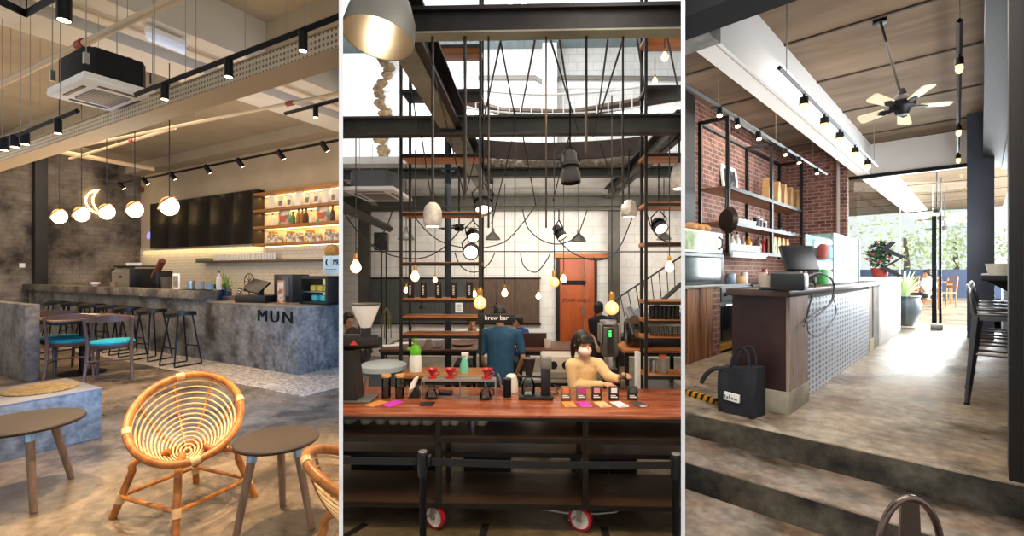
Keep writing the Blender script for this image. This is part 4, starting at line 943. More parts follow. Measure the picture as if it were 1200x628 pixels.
def shade(loc, r, h, label, ztop, m=enamel, on=False, group=None):
    t = thing('pendant_lamp', label, 'lamp', loc, 0, group)
    b = MB(); b.lathe([(r, 0), (r * .96, h * .12), (r * .7, h * .38), (r * .3, h * .62), (r * .2, h * .7), (r * .2, h), (0, h)], n=24)
    b.lathe([(r * .99, .0), (r * .66, h * .36), (r * .2, h * .6), (0, h * .6)], n=24); b.build('shade', m, t)
    b = MB(); b.ball((0, 0, h * .25), r * .25); b.build('bulb', bulb_m if on else mat('off_bulb', '#d8d4c8', .2), t)
    b = MB(); b.cyl((0, 0, h), (0, 0, ztop - loc[2]), .008, n=6); b.build('cord', wire_m, t); return t
for (px, py, w_, k, lab) in ((476, 281, 20, 8.95, 'grey enamel shade hanging inside the left shelf frame'), (577.5, 281, 18, 8.95, 'grey enamel shade hanging right of the spotlight cluster'), (678, 283, 18, 8.95, 'grey enamel shade hanging above the orange staff door'), (778, 281, 18, 8.95, 'grey enamel shade hanging behind the right shelf frame'),
                         (495, 361, 9, 9.5, 'small enamel lamp lit below the dark canister shelf'), (582, 361, 9, 9.5, 'small enamel lamp lit in front of the brown board')):
    p = B.d(px, py, k); shade(p, w_ * K(k) / 2, w_ * K(k) * .75, lab, 4.125 if w_ > 10 else B.d(px, 330, k)[2], enamel if w_ > 10 else black, w_ < 10)
# big galvanised lamp cut by the partition at the top left
p = B.d(443, 46, 2.6); t = thing('pendant_lamp', 'large galvanised dome lamp at the top left by the partition', 'lamp', p)
m_ = Matrix.Rotation(R(-9), 4, 'X') @ Matrix.Rotation(R(8), 4, 'Y'); r = .198
b = MB(); b.lathe([(r, 0), (r * 1.0, .02), (r * .93, .13), (r * .72, .23), (r * .42, .285), (r * .36, .30), (r * .36, .42), (0, .42)], n=36, m=m_); b.build('shade', mat('dull_galvanised', '#77736a', .5, .5), t)
b = MB(); b.lathe([(r * .985, .004), (r * .91, .13), (r * .70, .222), (r * .4, .27), (0, .28)], n=36, m=m_); b.build('reflector', mat('warm_reflector', '#a79a85', .3, .9), t)
b = MB(); b.lathe([(0, .26), (.03, .25), (.035, .20), (0, .16)], n=14, m=m_); b.build('bulb', mat('off_bulb', '#d8d4c8', .2), t)
b = MB(); b.cyl(m_ @ Vector((0, 0, .42)), (xl - p[0], 0, 3.78 - p[2]), .01, n=6); b.build('cord', wire_m, t)
lamp('POINT', p + m_ @ Vector((0, 0, .12)), 2.2, '#fff0da', size=.04, name='dome_lamp_light')
# Edison bulbs
def edison(px, py, s, k, ztop, label, globe=False):
    p = B.d(px, py, k); r = s * K(k) / 2; t = thing('pendant_bulb', label, 'light bulb', p, 0, 'bare filament bulbs on cords')
    b = MB()
    if globe: b.ball((0, 0, 0), r, u=20, v=14); b.lathe([(r * .35, r * .9), (r * .3, r * 1.2), (0, r * 1.2)], n=12)
    else: b.lathe([(0, -r * 1.15), (r * .6, -r * .95), (r, -r * .25), (r * .9, r * .35), (r * .42, r * 1.15), (r * .36, r * 1.5), (0, r * 1.5)], n=16)
    if globe:
        b.build('bulb', mat('amber_globe', '#ffc98f', .05, emit=1.2, ecol='#ffb061', nosamp=True), t)
        b = MB(); b.lathe([(0, -r * .55), (r * .22, -r * .5), (r * .28, 0), (r * .16, r * .5), (0, r * .5)], n=10)
        for v in b.bm.verts: v.co.y -= r * .78
        b.build('filament', bulb_m, t)
    else: b.build('bulb', bulb_m, t)
    z0 = r * (1.15 if globe else 1.4)
    b = MB(); b.lathe([(0, z0), (r * .42, z0), (r * .42, z0 + r * .9), (r * .2, z0 + r * 1.25), (0, z0 + r * 1.25)], n=12); b.build('socket', brass, t)
    b = MB(); b.cyl((0, 0, z0 + r), (0, 0, max(ztop, p[2] + .3) - p[2]), .006, n=6); b.build('cord', wire_m, t)
eds = ((417, 313, 12, 5.2, 'left edge, above the coffee grinder', 0), (486.5, 324, 10, 5.8, 'inside the left shelf frame', 0), (562.5, 355, 15, 3.9, 'in front of the brew bar sign', 1), (649.5, 331, 12, 5, 'left of the orange door', 1), (660.5, 327, 7.5, 7, 'overlapping the orange door', 0), (591.5, 343.5, 7.5, 8, 'in front of the brown board', 0), (631, 347, 6, 8.8, 'at the right end of the dark board', 0), (717, 361, 16, 4, 'above the tall grey grinder', 1), (784.5, 313, 10, 5.2, 'in front of the right shelf frame', 0), (779, 67, 8, 5.9, 'at the top right under the crossbeam', 0), (767.5, 95, 6, 5.9, 'at the top right, lower of the two', 0), (476, 340, 5.5, 9, 'in front of the green board', 0), (510, 328, 5.5, 9, 'among the black canisters', 0), (556, 345, 6, 8.5, 'behind the amber globe bulb', 0), (598, 2, 6, 6.5, 'topmost, middle of the ceiling', 0), (614, 3, 6, 6.5, 'topmost, right of the middle one', 0), (669, 4, 4, 6.5, 'topmost, near the white column', 0))
for (px, py, s, k, lab, g) in eds:
    edison(px, py, s, k, 3.6 if py > 200 else (4.6 if py > 50 else 6.3), ('amber globe bulb hanging on a cord, ' if g else 'glowing bare filament bulb on a cord, ') + lab, bool(g))
# stage lamps
def stage_lamp(px, py, k, r, ln, dirv, label, body=None, lit=True, stem=3.9):
    p = B.d(px, py, k); d = Vector(dirv).normalized(); t = thing('stage_lamp', label, 'stage light', p)
    m_ = d.to_track_quat('Z', 'Y').to_matrix().to_4x4()
    b = MB(); b.lathe([(0, -ln * .5), (r * .6, -ln * .5), (r * .75, -ln * .42), (r * .8, ln * .1), (r, ln * .2), (r, ln * .5), (r * .9, ln * .5), (r * .85, ln * .3), (0, ln * .3)], n=18, m=m_); b.lathe([(r * .8, -ln * .12), (r * 1.02, -ln * .12), (r * 1.02, -ln * .02), (r * .8, -ln * .02)], n=18, m=m_); b.build('housing', body or mat('stage_black', '#08080a', .5), t)
    b = MB(); b.lathe([(0, ln * .42), (r * .8, ln * .40), (r * .8, ln * .32), (0, ln * .32)], n=18, m=m_); b.build('lens', spot_face if lit else mat('dull_lens', '#8d6f5f', .2), t)
    b = MB(); b.tube([m_ @ Vector((r * 1.0, 0, 0)), m_ @ Vector((r * 1.2, 0, 0)) + Vector((0, 0, r)), Vector((0, 0, r * 2.2)), m_ @ Vector((-r * 1.2, 0, 0)) + Vector((0, 0, r)), m_ @ Vector((-r, 0, 0))], .01, 6); b.cyl((0, 0, r * 2.2), (0, 0, max(r * 2.6, stem - p[2])), .01, n=6); b.build('bracket', black, t)
stage_lamp(668, 196, 5.0, .105, .34, (.05, -.1, -1), 'black stage lamp hung above the middle of the room', lit=False)
stage_lamp(655, 272, 6.4, .075, .2, (.5, -.4, -.8), 'black stage lamp tilted to the right, left of the door top', stem=2.95)
stage_lamp(566, 237, 6.2, .12, .28, (.1, -.5, -.9), 'large black stage lamp lit beside the left shelf frame')
stage_lamp(554, 275, 6.2, .085, .16, (.2, -.6, -.5), 'small black stage lamp pointing at the bar, middle of the cluster', stem=2.8)
stage_lamp(552.5, 294, 6.4, .11, .16, (0, -.9, -.35), 'lowest lit stage lamp hanging beside the left shelf frame', stem=2.7)
stage_lamp(772, 264, 6.5, .10, .2, (.2, -.7, -.6), 'black stage lamp lit in the right shelf frame')
crum = mat('crumpled_foil', '#e4e0d6', .3, .5, c2='#b9b2a3', scale=8, bump=1., bscale=14)
for (px, py, k, r, h, lab) in ((507, 251, 5.8, .115, .30, 'white glass flask lamp hanging in the left shelf frame'), (737, 244, 6.5, .11, .24, 'crumpled silver lamp hanging near the right beam'), (796, 206, 5.8, .1, .32, 'crumpled silver lamp at the right partition, cut off by it')):
    p = B.d(px, py, k); t = thing('pendant_lamp', lab, 'lamp', p)
    b = MB(); b.lathe([(0, -h / 2), (r * .8, -h / 2), (r, -h * .38), (r, h * .1), (r * .75, h * .35), (r * .35, h * .48), (0, h * .5)], n=20); b.build('shade', crum, t)
    b = MB(); b.lathe([(0, -h * .52), (r * .7, -h * .515), (0, -h * .49)], n=16); b.build('lens', spot_face, t)
    b = MB(); b.cyl((0, 0, h * .45), (0, 0, 3.8 - p[2]), .012, n=6); b.build('cord', wire_m, t)
# --- the brew bar cart
red_wood = mat('red_plank_top', '#8f4a2c', .25, c2='#6c3420', scale=3, st=(.35, 3, 1), c3='#ad6a44', scale3=4, rnoise=.08)
dwd = mat('dark_shelf_plank', '#4a3626', .35, c2='#2f2219', scale=3, st=(.3, 3, 1))
zt = .95; y0, y1 = 3.76, 4.64
t = thing('brew_bar', 'long wheeled brew bar table with reddish plank top and black steel frame', 'counter', (0, y0, 0))
b = MB(); b.box(-2.4, 2.4, 0, y1 - y0, zt - .025, zt, bev=.003); b.build('tabletop', red_wood, t)
b = MB(); b.box(-2.4, 2.4, 0, .04, zt - .05, zt - .025); b.box(-2.4, 2.4, y1 - y0 - .04, y1 - y0, zt - .05, zt - .025); b.build('top_frame', dks, t)
for (z, ya, yb, nm) in ((.755, .02, .8, 'shelf_board'), (.47, .45, .8, 'shelf_board'), (.225, .02, .62, 'shelf_board')):
    b = MB(); b.box(-2.4, 2.4, ya, yb, z - .02, z); s = b.build(nm, dwd, t)
    b = MB(); b.box(-2.4, 2.4, ya - .015, ya, z - .035, z + .002); b.build('shelf_rail', dks, s)
for px in (513.5, 685.5):
    x = B.d(px, 540, 3.8)[0]
    for yy in (.02, .50):
        b = MB(); b.box(x - .022, x + .022, yy, yy + .04, .19, zt - .03); b.build('leg', dks, t)
def caster(px, rz):
    p = B.z(px, 616, 0); x = p[0]; r = .098; yy = .06
    whl = MB(); m_ = Matrix.Translation((x, yy, r)) @ Matrix.Rotation(rz, 4, 'Z') @ Matrix.Rotation(R(90), 4, 'Y')
    whl.lathe([(r * .78, -.022), (r, -.018), (r, .018), (r * .78, .022), (r * .78, -.022)], n=28, m=Matrix.Rotation(0, 4, 'Z'))
    whl.xf(m_); wh = whl.build('caster_wheel', mat('red_tyre', '#a3182b', .4), t)
    b = MB(); b.lathe([(0, -.015), (r * .25, -.022), (r * .3, -.012), (r * .66, -.012), (r * .78, -.02), (r * .78, .02), (r * .66, .012), (r * .3, .012), (r * .25, .022), (0, .015)], n=28).xf(m_); b.build('hub', mat('pale_hub', '#c9c6bd', .5), wh)
    b = MB(); q = Matrix.Translation((x, yy, r)) @ Matrix.Rotation(rz, 4, 'Z')
    for s in (-1, 1): b.box(s * .034 - .003, s * .034 + .003, -.02, .022, -.015, .10, m=q)
    b.box(-.037, .037, -.03, .03, .10, .106, m=q); b.cyl(q @ Vector((-.045, 0, 0)), q @ Vector((.045, 0, 0)), .008, n=8); b.build('caster_fork', galv, wh)
    b = MB(); b.box(-.02, .02, .02, .10, .02, .035, m=q @ Matrix.Rotation(R(-35), 4, 'X')); b.build('brake_lever', galv, wh)
caster(511, R(62)); caster(679, R(62))
# stanchions and belts
def stanchion(px, py, k, label):
    p = B.d(px, py, k); t = thing('belt_stanchion', label, 'barrier post', (p[0], p[1], 0)); h = p[2]
    b = MB(); b.cyl((0, 0, .02), (0, 0, h - .14), .024, n=16); b.build('post', black, t); b = MB(); b.lathe([(0, 0), (.17, 0), (.17, .02), (.03, .05), (0, .05)], n=28); b.build('base', black, t)
    b = MB(); b.lathe([(0, h - .17), (.034, h - .17), (.036, h - .03), (.034, h - .01), (.03, h - .005), (0, h - .005)], n=18); hd = b.build('belt_head', blackp, t); b = MB(); b.lathe([(0, h - .005), (.03, h - .005), (.028, h), (0, h)], n=18); b.build('cap', steel, hd)
    b = MB(); b.box(.035, .055, -.03, .03, h - .10, h - .03, bev=.005); b.build('belt_clip', blackp, hd); return p
s1 = stanchion(495.5, 528, 3.2, 'black belt barrier post near the left front wheel'); s2 = stanchion(792, 531, 3.2, 'black belt barrier post at the right partition')
belt = mat('black_webbing', '#1d1d1e', .8)
for lab, x0, x1, dz in (('black webbing belt stretched between the two barrier posts', s1[0] + .055, s2[0] - .04, .01), ('black webbing belt running left from the barrier post to the partition', -2.2, s1[0] - .036, 0)):
    b = MB(); n = 12; pts = [(x0 + (x1 - x0) * i / n, -.06 - dz * 4 * (i / n) * (1 - i / n)) for i in range(n + 1)]
    b.prism([(x, z) for x, z in pts] + [(x, z - .05) for x, z in pts[::-1]], 'y', -.002, .002); solo(b, 'barrier_belt', belt, lab, 'belt', (0, 3.2, s1[2]))
# under the bar: bins, carafes
bin_m = mat('black_bin', '#0d0e11', .5); wbin = mat('white_bin', '#b9b3a5', .5)
for (x0, x1, yt, yb, k, m_, lab) in ((405, 478, 511, 549, 4.7, bin_m, 'black crate standing on the floor behind the bar, farthest left'), (482, 512, 511, 549, 4.7, bin_m, 'black crate standing behind the left front leg of the bar'), (541, 600, 510, 552, 4.7, bin_m, 'black crate behind the middle of the bar'), (689, 714, 511, 551, 4.75, bin_m, 'black bin behind the right leg of the bar'), (717, 747, 511, 550, 4.75, bin_m, 'black bin at the right, beyond the right leg of the bar'), (624, 644, 508, 522, 5.3, bin_m, 'small dark bin left of the white bin'), (645, 672, 510, 537, 5.2, wbin, 'white bin standing behind the bar near the right leg')):
    p0 = B.d(x0, yb, k); p1 = B.d(x1, yt, k); w_ = p1[0] - p0[0]; h = p1[2]
    t = thing('storage_bin', lab, 'bin', (p0[0] + w_ / 2, k + .2, 0)); b = MB(); a = w_ / 2; b.prism([(-a * .92, -.16), (a * .92, -.16), (a * .92, .16), (-a * .92, .16)], 'z', 0, h - .02)
    for v in b.bm.verts:
        if v.co.z > .1: v.co.x *= 1.08; v.co.y *= 1.08
    b.build('tub', m_, t); b = MB(); b.box(-a * 1.02, a * 1.02, -.18, .18, h - .03, h, bev=.006); b.build('rim', m_, t)
frost = mat('milky_glass', '#b9b2a2', .2, spec=.6)
for i, (px, r, h) in enumerate(((408, .05, .07), (428, .05, .07), (446, .045, .10), (462, .05, .08), (474, .05, .08), (487, .06, .10), (502, .06, .10), (522, .055, .10), (533, .05, .10), (565, .05, .09))):
    p = B.d(px, 495, 4.15); t = thing('glass_server', 'round glass server on the upper shelf under the bar, %s from the left' % ORD[i], 'carafe', (p[0], 4.12, .755), 0, 'glass servers under the bar')
    b = MB(); b.lathe([(0, 0), (r * .85, 0), (r, h * .25), (r * .8, h * .6), (r * .55, h * .85), (r * .6, h), (r * .5, h), (0, h * .3)], n=16); b.build('body', frost, t)
    b = MB(); b.tube(bez((r * .7, 0, h * .85), (r * 1.5, 0, h * .85), (r * 1.5, 0, h * .3), (r * .95, 0, h * .3), 8), .006, 6); b.build('handle', frost, t)
p = B.d(554, 495, 4.1); b = MB(); b.lathe([(0, 0), (.04, 0), (.042, .1), (.038, .1), (.036, .01), (0, .01)], n=16); solo(b, 'steel_cup', steel, 'shiny steel cup among the glass servers under the bar', 'cup', (p[0], 4.1, .755))
wire_run('thin white cable lying loose along the floor under the bar', [B.z(x, y, .012) for x, y in ((545, 582), (575, 592), (605, 595), (640, 597), (662, 601), (700, 602), (722, 600), (733, 590))], .007, white_paint)
tape = mat('black_floor_tape', '#131313', .6)
for (px, py, lab, rz) in ((415, 622, 'black tape strip on the floor at the lower left of the brew bar', .5), (567, 623, 'black tape strip on the floor in front of the left wheel', .05), (710, 627, 'black tape strip on the floor at the right of the wheels', 0)):
    p = B.z(px, py, .001); b = MB(); b.box(-.03, .03, -.12, .12, 0, .003); solo(b, 'floor_tape', tape, lab, 'tape', p, -rz)
# --- things on the bar top
def on(px, py): return B.z(px, py, zt)
# coffee grinder at left
grb = mat('grinder_black', '#1b1b1d', .35)
p = on(409, 462); t = thing('coffee_grinder', 'large black coffee grinder with a clear cone hopper at the left end of the bar', 'grinder', (p[0], 4.15, zt)); o = Vector((p[0], 4.15, zt)); g = K(4.15)
def gp(px, py, dk=0): return B.d(px, py, 4.15 + dk) - o
a, c = gp(398, 462), gp(437, 456)
b = MB(); b.box(a[0], c[0], -.12, .12, 0, .02, bev=.006); b.build('base_tray', mat('grey_tray', '#6a665f', .4, .5), t)
b = MB(); b.prism([(gp(399, 0)[0], 0), (gp(421, 0)[0], 0), (gp(415, 0)[0], gp(0, 410)[2]), (gp(399, 0)[0], gp(0, 410)[2])], 'y', -.09, .09); b.build('stand', grb, t)
b = MB(); q0, q1 = gp(396, 402), gp(440, 402); b.cyl((q0[0], 0, q0[2]), (q1[0], 0, q1[2] + .01), .075, .06, n=22); b.cyl((q1[0], 0, q1[2]), (q1[0] + .02, 0, q1[2]), .05, n=20); b.build('motor_body', grb, t)
b = MB(); q = gp(412, 403, -.08); b.prism([(q[0] - .035, q[2] - .018), (q[0] + .035, q[2] - .018), (q[0], q[2] + .025)], 'y', -.082, -.074); b.build('red_badge', mat('badge_red', '#d23a2c', .5), t)
q = gp(426.5, 358); z0 = gp(0, 386)[2]; b = MB(); zt_ = q[2]; zb = z0
b.lathe([(.035, zb), (.05, zb + .02), (.118, zt_ - .02), (.125, zt_), (.118, zt_), (.11, zt_ - .02), (.03, zb + .02)], (q[0], 0, 0), 26); b.build('hopper', mat('milky_hopper', '#e9e9e4', .2, spec=.6), t)
b = MB(); b.lathe([(0, zt_), (.13, zt_), (.13, zt_ + .015), (0, zt_ + .015)], (q[0], 0, 0), 26); b.build('hopper_lid', mat('dark_lid', '#4a4a48', .4), t)
b = MB(); b.cyl((q[0], 0, gp(0, 398)[2]), (q[0], 0, zb + .02), .045, n=16); b.build('hopper_neck', grb, t)
b = MB(); b.cyl((gp(431, 0)[0], -.03, gp(0, 422)[2]), (gp(431, 0)[0], -.03, gp(0, 408)[2]), .012, .035, n=12); b.cyl((gp(427, 0)[0], -.02, gp(0, 416)[2]), (gp(436, 0)[0], -.02, gp(0, 412)[2]), .012, n=8); b.build('spout', grb, t)
def cupp(px, py, r, h, m_, label, name='cup', cat='cup'):
    p = on(px, py); b = MB(); b.lathe([(0, 0), (r * .8, 0), (r, h), (r * .93, h), (r * .72, .01), (0, .01)], n=20); return solo(b, name, m_, label, cat, p)
cupp(429, 456, .04, .115, steel, 'brushed steel dosing cup beside the coffee grinder', 'steel_cup')
beans = mat('coffee_beans', '#7d4c33', .6, c2='#4b2a1b', scale=60, bump=.6, bscale=90); wlid = mat('wood_lid', '#c4925a', .5)
jg = pane_mat('jar_glass', '#e9efec')
for px, lab in ((452.5, 'glass jar of coffee beans with a wooden lid, left of the pair'), (468.5, 'glass jar of coffee beans with a wooden lid, right of the pair')):
    p = on(px, 466); t = thing('bean_jar', lab, 'jar', p, 0, 'wooden lidded bean jars'); r = .041; h = .19
    b = MB(); b.lathe([(0, 0), (r, 0), (r, h), (r - .003, h), (r - .003, .004), (0, .004)], n=22); b.build('glass_body', jg, t)
    b = MB(); b.lathe([(0, .006), (r - .005, .006), (r - .005, .115), (0, .12)], n=20); b.build('beans', beans, t); b = MB(); b.lathe([(0, h), (r + .002, h), (r + .002, h + .022), (0, h + .022)], n=22); b.build('lid', wlid, t)
p = on(486, 465); t = thing('filter_holder', 'black angled stand holding white paper coffee filters', 'filter holder', p)
b = MB(); b.prism([(-.05, 0), (.055, 0), (.02, .10), (.0, .085)], 'y', -.045, .045); b.build('stand', blackp, t)
b = MB(); b.prism([(-.045, .07), (.0, .09), (.035, .19), (-.0, .175), (-.03, .13)], 'y', -.035, .035); b.build('paper_filters', white_paint, t)
# pour-over rack
a, c = on(495, 464), on(581, 460); yr = 4.22; hz = B.ly(540, 443, yr)[2] - zt
x0, x1 = B.ly(495.5, 460, yr)[0], B.ly(581, 460, yr)[0]
t = thing('pour_over_rack', 'low steel pour over stand holding red drippers on the bar', 'rack', (x0, yr, zt)); W_ = x1 - x0
b = MB(); b.box(0, W_, -.055, .055, hz - .018, hz); b.build('rack_top', mat('dull_aluminium', '#a8a49c', .35, .8), t)
for (x, y) in ((0, -.05), (0, .05), (W_, -.05), (W_, .05), (W_ * .5, .05)):
    b = MB(); b.cyl((x, y, 0), (x, y, hz - .018), .006, n=8); b.build('leg', galv, t)
b = MB(); b.box(0, W_, .045, .055, .0, .012); b.build('base_bar', galv, t)
redm = mat('dripper_red', '#a81d22', .3); sglass = pane_mat('server_glass', '#e4ebe8')
for px, lab in ((506.5, 'red pour over dripper, leftmost on the steel stand'), (527.5, 'red pour over dripper, middle one on the steel stand'), (570.5, 'red pour over dripper at the right end of the steel stand')):
    x = B.ly(px, 440, yr)[0]; t = thing('dripper', lab, 'dripper', (x, yr, zt + hz), 0, 'red pour over drippers')
    b = MB(); b.lathe([(0, 0), (.042, 0), (.042, .01), (.018, .014), (.018, .03), (.05, .083), (.053, .087), (.047, .086), (.014, .03), (0, .03)], n=22); b.build('cone', redm, t)
    b = MB(); b.tube(bez((.035, 0, .06), (.085, 0, .06), (.07, 0, .02), (.02, 0, .025), 8), .006, 6); b.build('handle', redm, t)
for px, lab in ((505.5, 'glass coffee server under the left red dripper'), (569, 'glass coffee server under the right red dripper')):
    x = B.ly(px, 455, yr)[0]; t = thing('glass_server', lab, 'carafe', (x, yr - .0, zt)); b = MB(); b.lathe([(0, 0), (.052, 0), (.057, .02), (.04, .075), (.03, .10), (.034, .115), (.03, .115), (.036, .075), (.05, .02), (0, .006)], n=22); b.build('body', sglass, t)
    b = MB(); b.tube(bez((.032, 0, .10), (.09, 0, .10), (.085, 0, .03), (.055, 0, .03), 8), .006, 6); b.build('handle', blackp, t)
for px, w_, lab in ((508, 17, 'flat black scale under the left server'), (521, 14, 'flat black scale left of the rack middle')):
    p = on(px, 464); b = MB(); b.box(-.06, .06, -.05, .05, 0, .012 if px < 510 else .03, bev=.004); solo(b, 'coffee_scale', blackp, lab, 'scale', (p[0], 4.03 if px < 510 else 4.36, zt))
p = on(594.5, 465); t = thing('canister', 'plain black cylinder canister right of the pour over rack', 'canister', p); b = MB(); b.cyl((0, 0, 0), (0, 0, .155), .037, n=24); b.build('body', black, t); b = MB(); b.cyl((0, 0, .155), (0, 0, .17), .038, n=24); b.build('lid', blackp, t)
# drip brewer
p = on(628, 466); t = thing('coffee_maker', 'black drip coffee maker with glass carafe on the bar', 'coffee maker', p); g = K(B.depth(p))
b = MB(); b.box(-20 * g, 20 * g, -.09, .09, 0, .035, bev=.01); b.build('base', grb, t); b = MB(); b.box(6 * g, 17 * g, -.05, .05, .035, .29, bev=.004); b.build('tower', grb, t)
b = MB(); b.box(6 * g, 18 * g, -.055, .055, .27, .37, bev=.008); b.build('water_tank', mat('smoke_tank', '#9a9994', .1, trans=.6), t)
b = MB(); b.lathe([(0, .2), (.03, .2), (.055, .33), (.06, .36), (0, .36)], (-8 * g, 0, 0), 20); b.build('filter_cone', grb, t); b = MB(); b.box(-18 * g, 8 * g, -.02, .02, .185, .2); b.build('arm', grb, t)
b = MB(); b.lathe([(0, .036), (.058, .036), (.062, .06), (.062, .13), (.045, .17), (.04, .17), (.056, .13), (.056, .045), (0, .042)], (-9 * g, 0, 0), 22); b.build('carafe', sglass, t)
wire_run('black cord trailing from the drip coffee maker across the bar top', [on(x, y) + Vector((0, 0, .008)) for x, y in ((648, 463), (654, 462), (652, 457), (655, 455), (649, 452))], .006)
p = on(600, 452); t = thing('kettle', 'small gooseneck kettle partly hidden behind the coffee maker', 'kettle', (p[0] + .0, 4.5, zt)); b = MB(); b.lathe([(0, 0), (.07, 0), (.065, .09), (.05, .15), (.03, .165), (0, .17)], n=20); b.build('body', mat('white_enamel', '#dedad0', .25), t); b = MB(); b.tube(bez((-.06, 0, .03), (-.13, 0, .04), (-.09, 0, .12), (-.13, 0, .17), 8), .009, 8); b.build('spout', steel, t); b = MB(); b.tube(bez((.05, 0, .14), (.12, 0, .17), (.12, 0, .05), (.06, 0, .04), 8), .009, 8); b.build('handle', blackp, t)
# five coffee packets and cards
boxes = ((663, '#6f6a60', '#e2772c', 'grey packet with an orange mark', '#d58b3e', 'orange'), (681, '#6d645e', '#c22b9a', 'grey packet with a magenta mark', '#c42aa8', 'magenta'), (699, '#1b1a1b', '#dc8e9a', 'black packet with a pink label', '#dcb57d', 'tan'), (719, '#1a1a1c', '#e8e4e4', 'black packet with a white label', '#e6e6ea', 'white'), (741, '#1c1e20', '#4f5152', 'black packet with a dark grey label', '#3a3632', 'dark'))
for i, (px, c1_, c2__, lab, cc_, cn) in enumerate(boxes):
    p = on(px, 468); t = thing('coffee_packet', lab + ', one of five along the bar', 'packet', p, 0, 'coffee packets along the bar')
    b = MB(); b.box(-.043, .043, -.025, .025, 0, .115, bev=.004); b.build('pack', mat('pack_' + str(i), c1_, .5), t)
    b = MB(); b.box(-.026, .026, -.0275, -.02, .062, .108); b.build('label', mat('packlab_' + str(i), c2__, .5), t)
    b = MB(); b.box(-.03, .03, -.0275, -.02, .022, .032); b.box(-.03, .015, -.0275, -.02, .038, .045); b.build('print', white_paint, t)
    p = B.z(px + (4 if i < 2 else 7 if i < 4 else 8), 474, zt); t = thing('info_card', cn + ' information card lying flat in front of the packets', 'card', p + Vector((0, .0, .0005)), .12 + .06 * i, 'cards in front of the packets')
    b = MB(); b.box(-.05, .05, -.085, .085, 0, .003); b.build('card', mat('card_' + str(i), cc_, .5), t)
    b = MB(); b.box(-.03, .03, -.078, -.066, .003, .004); b.box(-.03, .02, -.055, -.049, .003, .004); b.build('print', prnt if i != 4 else white_paint, t)
for px, m_, lab, rz in ((441, mat('card_o2', '#c98a3c', .5), 'orange card lying near the bean jars', .5), (460, mat('card_m2', '#c02fae', .5), 'magenta card lying in front of the bean jars', .5)):
    p = B.z(px, 473, zt + .0005); b = MB(); b.box(-.055, .055, -.09, .09, 0, .003); solo(b, 'info_card', m_, lab, 'card', p, -rz)
# --- tables behind the bar
btop = mat('brown_table', '#6a4330', .4, c2='#4e3022', scale=3, st=(.3, 3, 1))
def table(x0, x1, y0, y1, h, label, m_=btop, name='table', extra=None):
    t = thing(name, label, 'table', ((x0 + x1) / 2, (y0 + y1) / 2, 0)); a, d = (x1 - x0) / 2, (y1 - y0) / 2
    b = MB(); b.box(-a, a, -d, d, h - .04, h, bev=.004); b.build('tabletop', m_, t); b = MB(); b.box(-a + .02, a - .02, -d + .02, d - .02, h - .09, h - .04); b.build('apron', dks, t)
    for sx in (-1, 1):
        for sy in (-1, 1): b = MB(); b.box(sx * (a - .05) - .025, sx * (a - .05) + .025, sy * (d - .05) - .025, sy * (d - .05) + .025, 0, h - .09); b.build('leg', dks, t)
    b = MB(); b.box(-a + .05, a - .05, -d + .05, d - .05, .42, .45); b.build('lower_shelf', dwd, t)
    return t
hT = .95; ya = 1.15 * 550 / (410 - 318)
table(B.d(443, 405, 6.9)[0], B.d(560, 405, 6.9)[0], 6.85, 7.9, hT, 'long brown table behind the left shelf frame'); zT = hT
table(B.d(606, 405, 6.9)[0], B.d(684, 405, 6.9)[0], 6.9, 7.8, hT, 'brown table behind the girl in the cream jumper')
table(B.d(467, 440, 5.3)[0], B.d(567, 440, 5.3)[0], 5.25, 5.7, .93, 'light brown work table with the green spray bottle', mat('light_plank', '#a87240', .4, c2='#8a5a30', scale=3, st=(.3, 3, 1)))
xr0 = B.d(732, 410, 6.4)[0]
table(xr0, 2.25, 6.5, 7.3, 1.02, 'wooden back counter under the coffee machine at the right', plank)
t = table(B.d(612, 445, 5.2)[0], B.d(668, 445, 5.2)[0], 5.3, 5.7, .88, 'grey equipment table behind the drip coffee maker', mat('grey_machine_top', '#8e8b86', .4, .5))
p = B.d(640, 432, 5.4); t = thing('espresso_machine', 'pale grey espresso machine behind the drip coffee maker', 'espresso machine', (p[0] + .16, 5.5, .88)); b = MB(); b.box(-.22, .22, -.18, .18, 0, .26, bev=.02); b.build('body', mat('pale_grey_case', '#a9a39a', .4), t)
for x in (-.08, .06): b = MB(); b.cyl((x, -.185, .16), (x, -.18, .16), .045, n=18); b.build('gauge', blackp, t)
b = MB(); b.box(-.2, .2, -.19, -.18, .02, .08); b.build('vents', prnt, t)
# bottles on the work table
p = B.z(486, 436, .93); t = thing('spray_bottle', 'white pump spray bottle with a bright green head', 'spray bottle', (p[0], 5.45, .93)); b = MB(); b.lathe([(0, 0), (.07, 0), (.072, .02), (.072, .17), (.045, .21), (0, .21)], n=20); b.build('tank', mat('white_tank', '#e8ebe6', .3), t)
b = MB(); b.lathe([(0, .20), (.06, .2), (.065, .24), (.05, .29), (.02, .31), (0, .31)], n=18); b.box(-.09, -.02, -.015, .015, .25, .28); b.cyl((0, 0, .3), (0, 0, .37), .015, n=8); b.cyl((0, 0, .36), (0, 0, .385), .03, n=12); b.build('pump_head', mat('bright_green', '#6cc02c', .4), t)
p = B.z(544.5, 436, .93); t = thing('spray_bottle', 'mint green trigger spray bottle with a white head', 'spray bottle', (p[0], 5.4, .93)); b = MB(); b.lathe([(0, 0), (.05, 0), (.05, .09), (.028, .16), (.018, .19), (0, .19)], n=18); b.build('bottle', mat('mint', '#6fc7ab', .3), t); b = MB(); b.box(-.035, .05, -.014, .014, .19, .235, bev=.006); b.box(.02, .035, -.01, .01, .15, .19); b.build('trigger_head', white_paint, t)
